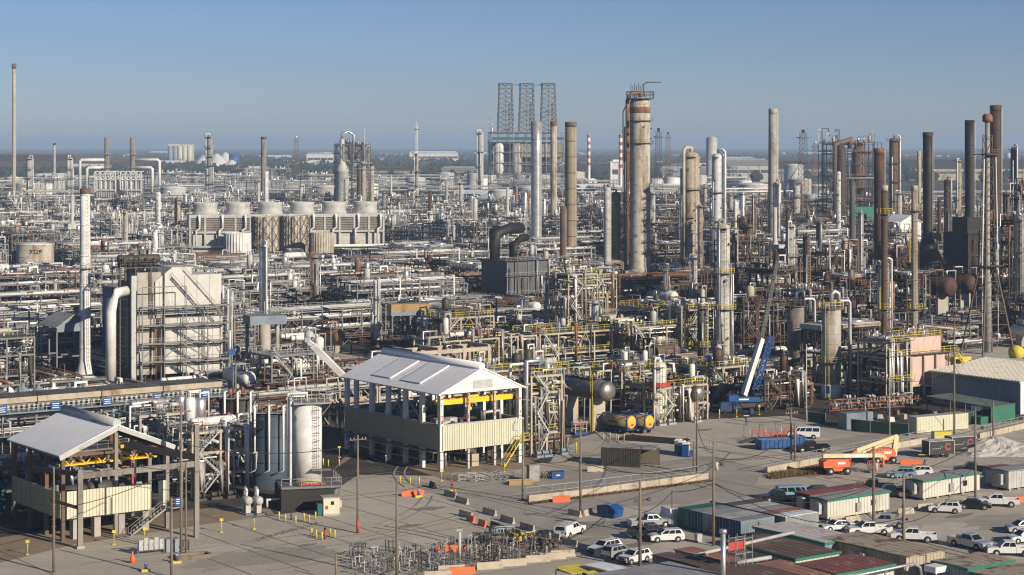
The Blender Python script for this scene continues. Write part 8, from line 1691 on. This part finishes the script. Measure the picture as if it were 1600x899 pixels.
bin_(1078, 714, 'dblue', 'small navy wheeled bin right of the portable toilets'); bin_(1016, 722, 'dblue', 'small navy wheeled bin beside the dark shelter'); bin_(1174, 647, 'dblue', 'navy bin in front of the crane wheels'); bin_(1091, 847, 'lgrey', 'grey bin in front of the teal container'); bin_(1219, 801, 'lgrey', 'small pale bin left of the maroon trailer')
p = G(953, 808); pb = PB(); b = pb.part('body', 'blue'); b.xprism([(-1.5, .15), (1.5, .15), (1.75, 1.3), (.5, 1.9), (-1.6, 1.55)], -.95, .95); l = pb.part('lid', 'bluegrey'); l.slab((-1.62, -1.0, 1.58), (.5, -1.0, 1.94), (.5, 1.0, 1.94), (-1.62, 1.0, 1.58), .05); o_ = pb.part('side_opening', 'asphalt_black'); o_.b2(.5, 1.2, -.975, -.953, .8, 1.3); s = pb.part('ribs', 'blue'); [s.b2(x, x+.08, -1.0, -.952, .2, 1.4) for x in (-1.4, -.5, .35)]; w = pb.part('wheel', 'rubber'); [w.lathe((x, s_*.8, .09), [(.09, 0), (.09, .07)], 8, ax=(0, s_, 0)) for x in (-1.1, 1.1) for s_ in (-1, 1)]
make(pb, 'dumpster', 'blue sloped-top dumpster alone in the yard', 'dumpster', p, -.75)
for i, (px, py, L, lb) in enumerate(((1212, 701, 6.5, 'long blue open skip beside red railings'), (1246, 696, 2.0, 'short end of a blue skip seen right of the bare poles'))):
    p = G(px, py); pb = PB(); b = pb.part('body', 'blue'); W_ = 2.4; b.b2(-L/2, L/2, -W_/2, W_/2, .25, .4); [b.b2(-L/2, L/2, s*W_/2-.06, s*W_/2+.06, .403, 1.7) for s in (-1, 1)]; [b.b2(x-.06, x+.06, -W_/2+.06, W_/2-.06, .403, 1.7) for x in (-L/2+.06, L/2-.06)]; r = pb.part('ribs', 'dblue'); [r.b2(-L/2+k*.8, -L/2+k*.8+.1, -W_/2-.14, -W_/2-.06, .3, 1.6) for k in range(int(L/.8)+1)]; c = pb.part('cover', 'slate'); c.b2(-L/2+.15, L/2-.15, -W_/2+.1, W_/2-.1, 1.45, 1.55); wl = pb.part('wheel', 'dsteel'); [wl.lathe((x, s*.9, .13), [(.13, 0), (.13, .15)], 8, ax=(0, s, 0)) for x in (-L/2+.3, L/2-.3) for s in (-1, 1)]
    make(pb, 'skip', lb, 'skip', p, .3)
p = G(1208, 690); pb = PB(); f = pb.part('frame', 'dsteel'); f.b2(-4, 4, -1.2, 1.2, .1, .7); r = pb.part('railing', 'red'); r.rail([(-3.5, -1.2, .7), (4, -1.2, .7), (4, 1.2, .7), (-3.5, 1.2, .7)], h=1.2, w=.1, step=1.2); rp = pb.part('ramp', 'steel'); rp.slab((-6.5, -1, .05), (-4, -1, .68), (-4, 1, .68), (-6.5, 1, .05), .05); t = pb.part('hoop', 'galv'); [t.tube([(x, -1.3, 0), (x, -1.3, 3), (x, 1.3, 3), (x, 1.3, 0)], .04, 5) for x in (-5, -2, 1)]; make(pb, 'loading_platform', 'low loading platform with red railings behind the blue skip', 'platform', p, .3)
p = G(985, 727); pb = PB(); b = pb.part('wall', 'dsteel'); b.b2(-4.4, -4.25, -2, 2, 0, 3.0); b.b2(-4.25, 4.4, 1.85, 2, 0, 3.0); b.b2(-4.25, 2.2, -2, -1.85, 0, 3.0); q = pb.part('corrugation', 'dsteel'); [q.b2(-4.45, -4.403, y, y+.15, .05, 2.95) for y in [-1.9+k*.4 for k in range(10)]]; [q.b2(x, x+.15, -2.05, -2.003, .05, 2.95) for x in [-4.2+k*.4 for k in range(16)]]; r = pb.part('roof', 'grey'); r.b2(-4.5, 4.5, -2.15, 2.1, 3.003, 3.12); l = pb.part('inner_lining', 'wood'); l.b2(-4.2, 4.3, 1.78, 1.84, .1, 2.9); make(pb, 'smoking_shelter', 'dark corrugated open-ended shelter in the middle of the yard', 'shelter', p, TH-pi/2+.62)
p = G(833, 752); pb = PB(); b = pb.part('cabinet', 'dconc'); b.b2(-.9, .9, -.5, .5, 0, 2.6); d = pb.part('door', 'grey'); d.b2(-.8, .8, -.54, -.503, .1, 2.4); make(pb, 'utility_cabinet', 'tall grey cabinet beside the orange tray', 'cabinet', p, .4)
p = G(813, 757); pb = PB(); b = pb.part('tray', 'ochre'); b.b2(-1.9, 1.9, -.7, .7, 0, .2); [b.b2(-1.9, 1.9, y-.04, y+.04, .2, .7) for y in (-.7, .7)]; g = pb.part('load', 'wood'); g.b2(-1.7, 1.7, -.6, .6, .203, .5); make(pb, 'material_tray', 'ochre open tray of timber left of the tall grey cabinet', 'tray', p, .2)
p = G(871, 748); pb = PB(); b = pb.part('box', 'blue'); b.b2(-1, 1, -.5, .5, .1, 1.1); l = pb.part('lid', 'dblue'); l.b2(-1.03, 1.03, -.53, .53, 1.103, 1.2); s = pb.part('label', 'white'); s.b2(-.3, .3, -.53, -.503, .5, .7); make(pb, 'tool_chest', 'blue tool chest standing right of the tall grey cabinet', 'chest', p, .2)
for i, (px, py) in enumerate(((845, 747), (852, 748), (858, 747))): p = G(px, py); pb = PB(); l = pb.part('leg', 'wood'); [l.bar((x, y, 0), (x*.3, 0, .9), .09) for x in (-.4, .4) for y in (-.35, .35)]; t = pb.part('top', 'wood'); t.b2(-.6, .6, -.08, .08, .9, 1.0); make(pb, 'trestle', '%s wooden trestle between grey cabinet and blue chest' % ('first', 'middle', 'last')[i], 'trestle', p, .3+i)
p = G(236, 866); pb = PB(); f = pb.part('frame', 'steel'); f.bar((-1.7, 0, 2.3), (1.7, 0, 2.3), .1); f.bar((-1.7, 0, 0), (-1.7, 0, 2.3), .1); f.bar((1.7, 0, 0), (1.7, 0, 2.3), .1); f.bar((-1.7, 0, .5), (1.7, 0, .5), .1)
for k in range(5): c = pb.part('cabinet', 'lgrey'); x = -1.35+k*.66; c.b2(x-.27, x+.27, -.3, -.06, .6, 1.9+.25*(k % 2)); h = pb.part('handle', 'dsteel', c); h.b2(x+.14, x+.18, -.33, -.303, 1.2, 1.4)
make(pb, 'switch_rack', 'rack of five grey electric cabinets on the pavement', 'electric cabinets', p, TH*.7)
p = G(268, 862); pb = PB(); b = pb.part('box', 'slate'); b.b2(-.8, .8, -.6, .6, 0, 1.7); q = pb.part('pipe', 'dsteel'); q.tube([(.8, 0, .5), (1.5, 0, .5), (1.5, 0, 1.3), (2.2, 0, 1.3), (2.2, 0, 0)], .1, 6); make(pb, 'pump_box', 'dark blue-grey box with small pipes right of the electric cabinets', 'pump', p, .4)
def cone_like(px, py, m, name, label, cat, h=1.5, r=.5): p = G(px, py); pb = PB(); b = pb.part('body', m); b.lathe((0, 0, .06), [(r, 0), (r*.85, h*.45), (r*.35, h*.6), (r*.3, h)], 10); f = pb.part('foot', m); f.box((0, 0, .03), (r*2.3, r*2.3, .06)); make(pb, name, label, cat, p)
cone_like(207, 880, 'orange', 'marker', 'orange hooded marker left of the electric cabinets', 'marker', 1.4, .36)
for i, (px, py, m) in enumerate(((228, 893, 'yellow'), (276, 880, 'yellow'), (706, 768, 'yellow'), (654, 777, 'yellow'))):
    p = G(px, py); pb = PB(); f = pb.part('foot', m); f.box((0, 0, .15), (1.1, .7, .3)); c = pb.part('post', 'orange' if i in (2,) else 'blue'); c.cyl((0, 0, .3), .18, .6 if i != 2 else 1.5, 10); t = pb.part('top', 'conc' if i != 2 else 'blue'); t.cyl((0, 0, .9), .19, .25, 10); make(pb, 'yellow_based_post', ('yellow foot with a blue post below the electric cabinets', 'yellow foot with a blue post under the double pole', 'orange and blue post on a yellow foot at the road fork', 'yellow foot with a blue post at the end of the big orange barrier')[i], 'marker', p, .3)
p = G(300, 872); pb = PB(); w = pb.part('planks', 'wood'); [w.b2(-2.2, 2.2, y, y+.25, .0, .5) for y in (-1, .8)]; [w.b2(x, x+.2, -.74, .8, 0, .5) for x in (-2.2, 2)]; make(pb, 'timber_box', 'low timber box around the foot of the double pole', 'planter', p, .4)
p = G(508, 842); pb = PB(); b = pb.part('stand', 'red'); b.cyl((0, 0, 0), .14, 1.2, 10); b.box((0, 0, .9), (.5, .2, .2)); c = pb.part('cap', 'black'); c.cyl((0, 0, 1.2), .17, .25, 10); make(pb, 'hydrant', 'red and black hydrant ringed by yellow bollards', 'hydrant', p)
# gravel heap, caution stuff
b = MB(); n = 30; rg = random.Random(6); rings = 9; P = []; fs = []
for i in range(rings+1):
    t = i/rings
    for j in range(n): a = 2*pi*j/n; q = 5.0*(1-t)**.8*(1+.18*sin(2*a+1)+.1*sin(5*a))+.05; P.append((cos(a)*q*1.35+rg.uniform(-.3, .3), sin(a)*q+rg.uniform(-.3, .3), 2.9*t**1.05*(1 if t else 0)+(rg.uniform(-.18, .18) if 0 < t < 1 else 0)))
fs = [(i*n+j, i*n+(j+1) % n, (i+1)*n+(j+1) % n, (i+1)*n+j) for i in range(rings) for j in range(n)]
b.add(P, fs); P2 = [(x*.8+6, y*.7-1, z*.45) for x, y, z in P]; b.add(P2, fs)
tag(b.obj('gravel_heap', M['dirt'], loc=G(1553, 708)), 'pale grey gravel heap with a lower shoulder on its right', 'gravel heap')
p = G(1500, 577); pb = PB(); b = pb.part('cab', 'yellow'); b.b2(-2.2, 2.2, -1.3, 1.3, .4, 3.0); w = pb.part('window', 'glass'); w.b2(-1.9, -.2, -1.33, -1.303, 1.3, 2.5); s = pb.part('skid', 'dsteel'); s.b2(-2.3, 2.3, -1.3, 1.3, 0, .397); make(pb, 'equipment_cabin', 'yellow equipment cabin behind the warehouse roof', 'cabin', p, .3)
p = G(1588, 566); pb = PB(); b = pb.part('drum', 'yellow'); b.lathe((-1.4, 0, 2), [(.4, 0), (1.7, .3), (1.8, 2), (1.2, 3), (.5, 3.3)], 16, ax=(1, 0, .15)); f = pb.part('frame', 'dsteel'); f.b2(-2, 2.5, -.9, .9, .5, .9); w = pb.part('wheel', 'rubber'); [w.lathe((x, s*.8, .5), [(.5, 0), (.5, .3)], 12, ax=(0, s, 0)) for x in (-1.4, 1.6) for s in (-1, 1)]; make(pb, 'mixer_drum', 'yellow rounded mixer drum on wheels near the flare derrick', 'mixer', p, .4)
for i, (px, py, m) in enumerate(((1530, 583, 'lgrey'), (1548, 586, 'dsteel'), (1566, 588, 'grey'), (1585, 590, 'white'))): p = G(px, py); pb = PB(); b = pb.part('body', m); b.b2(-1.6, 1.6, -1, 1, .3, 2.2); t = pb.part('top_gear', 'dsteel'); clutter(t, rr_, -1.4, 1.4, -.8, .8, 2.2, 8, .8); s = pb.part('skid', 'black'); s.b2(-1.7, 1.7, -1, 1, 0, .297); make(pb, 'site_generator', ('light grey', 'dark', 'grey', 'white')[i]+' generator box in the lot behind the warehouse', 'generator', p, .35)
# ---------------------------------------------------------------- stored stands in the lower middle, frames by the road
def stand(k):
    r = random.Random(k); b = MB(); h = r.uniform(.75, 1.7); b.bar((-.45, 0, .04), (.45, 0, .04), .08); b.bar((0, -.45, .045), (0, .45, .045), .08); b.bar((0, 0, 0), (0, 0, h), .1)
    if k % 3 == 0: b.bar((-.5, 0, h*.8), (.5, 0, h*.8), .09); b.bar((.5, 0, 0), (.5, 0, h*.8), .08)
    if k % 3 == 1: b.bar((-.35, 0, h), (.35, 0, h), .12); b.bar((0, 0, h*.5), (.5, 0, .05), .06); b.box((0, 0, h+.1), (.2, .2, .15))
    if k % 3 == 2: [b.bar((x, .4, 0), (x, .4, h*.9), .07) for x in (-.5, .5)]; b.bar((-.5, .4, h*.85), (.5, .4, h*.85), .07); b.bar((-.5, .4, h*.4), (.5, .4, h*.4), .07)
    return b
STM = ('galv', 'steel', 'dsteel', 'galv', 'brown', 'steel', 'lgrey'); ST = [stand(k).obj('pipe_stand', M[STM[k]]) for k in range(7)]; used = set(); rs = random.Random(21); cnt = 0
def in_yard(px, py):
    edge = 904-(px-620)*.105 if px > 620 else 903; top = 868 if px < 600 else 862 if px < 690 else 858-(px-690)*.16 if px < 760 else 846 if px < 860 else 900
    return top < py < edge-3 and 548 < px < 862
placed = []
while cnt < 190:
    px, py = rs.uniform(548, 862), rs.uniform(838, 903)
    if not in_yard(px, py): continue
    q = G(px, py)
    if any((q.x-a)**2+(q.y-c)**2 < .9 for a, c in placed): 
        cnt += .02; continue
    placed.append((q.x, q.y)); k = rs.choice((0, 0, 1, 2, 3, 4, 5, 6) if px < 700 else (1, 2, 2, 4, 4, 5, 6, 0))
    if k in used: o = ST[k].copy(); COL.objects.link(o)
    else: o = ST[k]; used.add(k)
    o.location = q; o.rotation_euler = (0, 0, rs.uniform(0, 6.28)); tag(o, ('one of the %s stored pipe stands crowding the lower middle yard' % {'galv': 'bright', 'steel': 'grey', 'dsteel': 'dark', 'brown': 'rusty', 'lgrey': 'pale grey'}[STM[k]]), 'pipe stand', {'galv': 'bright', 'steel': 'grey', 'dsteel': 'dark', 'brown': 'rusty', 'lgrey': 'pale grey'}[STM[k]]+' pipe stands stored in the yard'); cnt += 1
p = G(718, 876); pb = PB(); c = pb.part('shaft', 'lgrey'); c.cyl((0, 0, 0), .2, 3.6, 12); c.box((0, 0, 3.8), (.7, .3, .25)); f = pb.part('foot', 'steel'); f.cyl((0, 0, 0), .45, .15, 12); make(pb, 'steel_column', 'stout grey post with a wide head among the stored stands', 'post', p)
for i, (px, py, m) in enumerate(((752, 850, 'wood'), (778, 838, 'slate'), (812, 850, 'yellow'), (858, 862, 'brown'))): p = G(px, py); pb = PB(); f = pb.part('frame', 'dsteel'); frame_members(f, (-1, 1), (-.7, .7), (.5, 1.3), .08); g = pb.part('load', m); clutter(g, rr_, -.8, .8, -.5, .5, .5, 12, .8); g.b2(-.9, .9, -.6, .6, .42, .5); make(pb, 'stillage', ('rusty wire stillage alone left of the stands', 'blue-grey stillage at the upper end of the stands', 'yellow loaded stillage among the stands', 'brown stillage at the right end of the stands')[i], 'stillage', p, .3*i)
fr = None
for i, (px, py) in enumerate(((716, 750), (727, 752), (738, 749), (748, 753), (758, 749), (768, 752), (778, 747), (788, 750), (797, 746))):
    if fr is None: b = MB(); frame_members(b, (-1, 1), (-.5, .5), (.4, 1.0), .08); fr = b.obj('metal_trestle', M['galv']); o = fr
    else: o = fr.copy(); COL.objects.link(o)
    o.location = G(px, py); o.rotation_euler = (0, 0, .2*i); tag(o, '%s low galvanised frame from the left, lying on the road verge' % ords8[i], 'frame', 'galvanised frames on the verge')
# ---------------------------------------------------------------- people
def person(px, py, deg, top, legs, label, board=False, helmet='white'):
    J = [(0, 0, .98), (0, .02, 1.22), (0, .03, 1.42), (0, .03, 1.52), (0, .05, 1.66), (.2, .02, 1.4), (.27, .02, 1.13), (.28, -.1, .92), (-.2, .02, 1.4), (-.27, -.02, 1.13), (-.26, -.18, 1.0), (.1, 0, .9), (.12, -.04, .5), (.12, .02, .09), (.13, -.14, .04), (-.1, 0, .9), (-.11, .08, .5), (-.12, .2, .1), (-.13, .05, .04)]
    E = [(0, 1), (1, 2), (2, 3), (3, 4), (2, 5), (5, 6), (6, 7), (2, 8), (8, 9), (9, 10), (0, 11), (11, 12), (12, 13), (13, 14), (0, 15), (15, 16), (16, 17), (17, 18)]
    Rr = [.15, .15, .16, .06, .1, .07, .055, .045, .07, .055, .045, .1, .075, .055, .045, .1, .075, .055, .045]
    if board: J[7] = (.24, -.22, 1.45); J[10] = (-.24, -.22, 1.45); J[6] = (.3, -.08, 1.2); J[9] = (-.3, -.08, 1.2)
    import bmesh
    bm = bmesh.new(); ly = bm.verts.layers.skin.verify(); V = [bm.verts.new(p) for p in J]
    for a, c in E: bm.edges.new((V[a], V[c]))
    for v, r in zip(V, Rr): v[ly].radius = (r, r)
    V[0][ly].use_root = True; me = bpy.data.meshes.new('person'); bm.to_mesh(me); bm.free(); o = bpy.data.objects.new('person', me); COL.objects.link(o)
    o.modifiers.new('skin', 'SKIN'); sb = o.modifiers.new('smooth', 'SUBSURF'); sb.levels = sb.render_levels = 1
    bpy.context.view_layer.update(); m2 = bpy.data.meshes.new_from_object(o.evaluated_get(bpy.context.evaluated_depsgraph_get())); o.modifiers.clear(); o.data = m2; m2.materials.clear(); m2.materials.append(M[top]); m2.materials.append(M[legs]); m2.materials.append(M['skin'])
    for f in m2.polygons: z = f.center.z; f.material_index = 2 if z > 1.5 else 1 if z < .95 and abs(f.center.x) < .22 else 0; f.use_smooth = True
    h = MB(); h.lathe((0, .05, 1.68), [(.15, 0), (.13, .04), (.11, .1), (.03, .15)], 10); h.obj('hard_hat', M[helmet], o)
    o.location = G(px, py); o.rotation_euler = (0, 0, radians(deg)); tag(o, label, 'person')
    if board: b = MB(); b.box((0, 0, 0), (.95, .5, .12)); w = b.obj('carried_box', M['white'], loc=(*G(px, py)[:2], 1.5+.4)); w.location = Vector(w.location)+Vector((.0, -.2, -.15)); tag(w, 'flat white box carried by the walking worker', 'box')
M['skin'] = mat('skin', (.42, .26, .19), .6, var=.05); M['hivis'] = mat('lime_vest', (.5, .7, .05), .7, var=.05); M['worker_green'] = mat('dark_green_overall', (.02, .075, .06), .8)
person(1166, 664, 200, 'worker_green', 'worker_green', 'worker in dark green overalls walking with a white box in the yard', True)
person(1252, 625, 150, 'hivis', 'dblue', 'worker in a lime vest standing below the red-screened scaffold')
person(1346, 618, 90, 'hivis', 'dblue', 'worker in a lime vest in the shade right of the silo')
person(603, 729, 120, 'slate', 'dblue', 'worker in grey standing in shade by the pump house side')
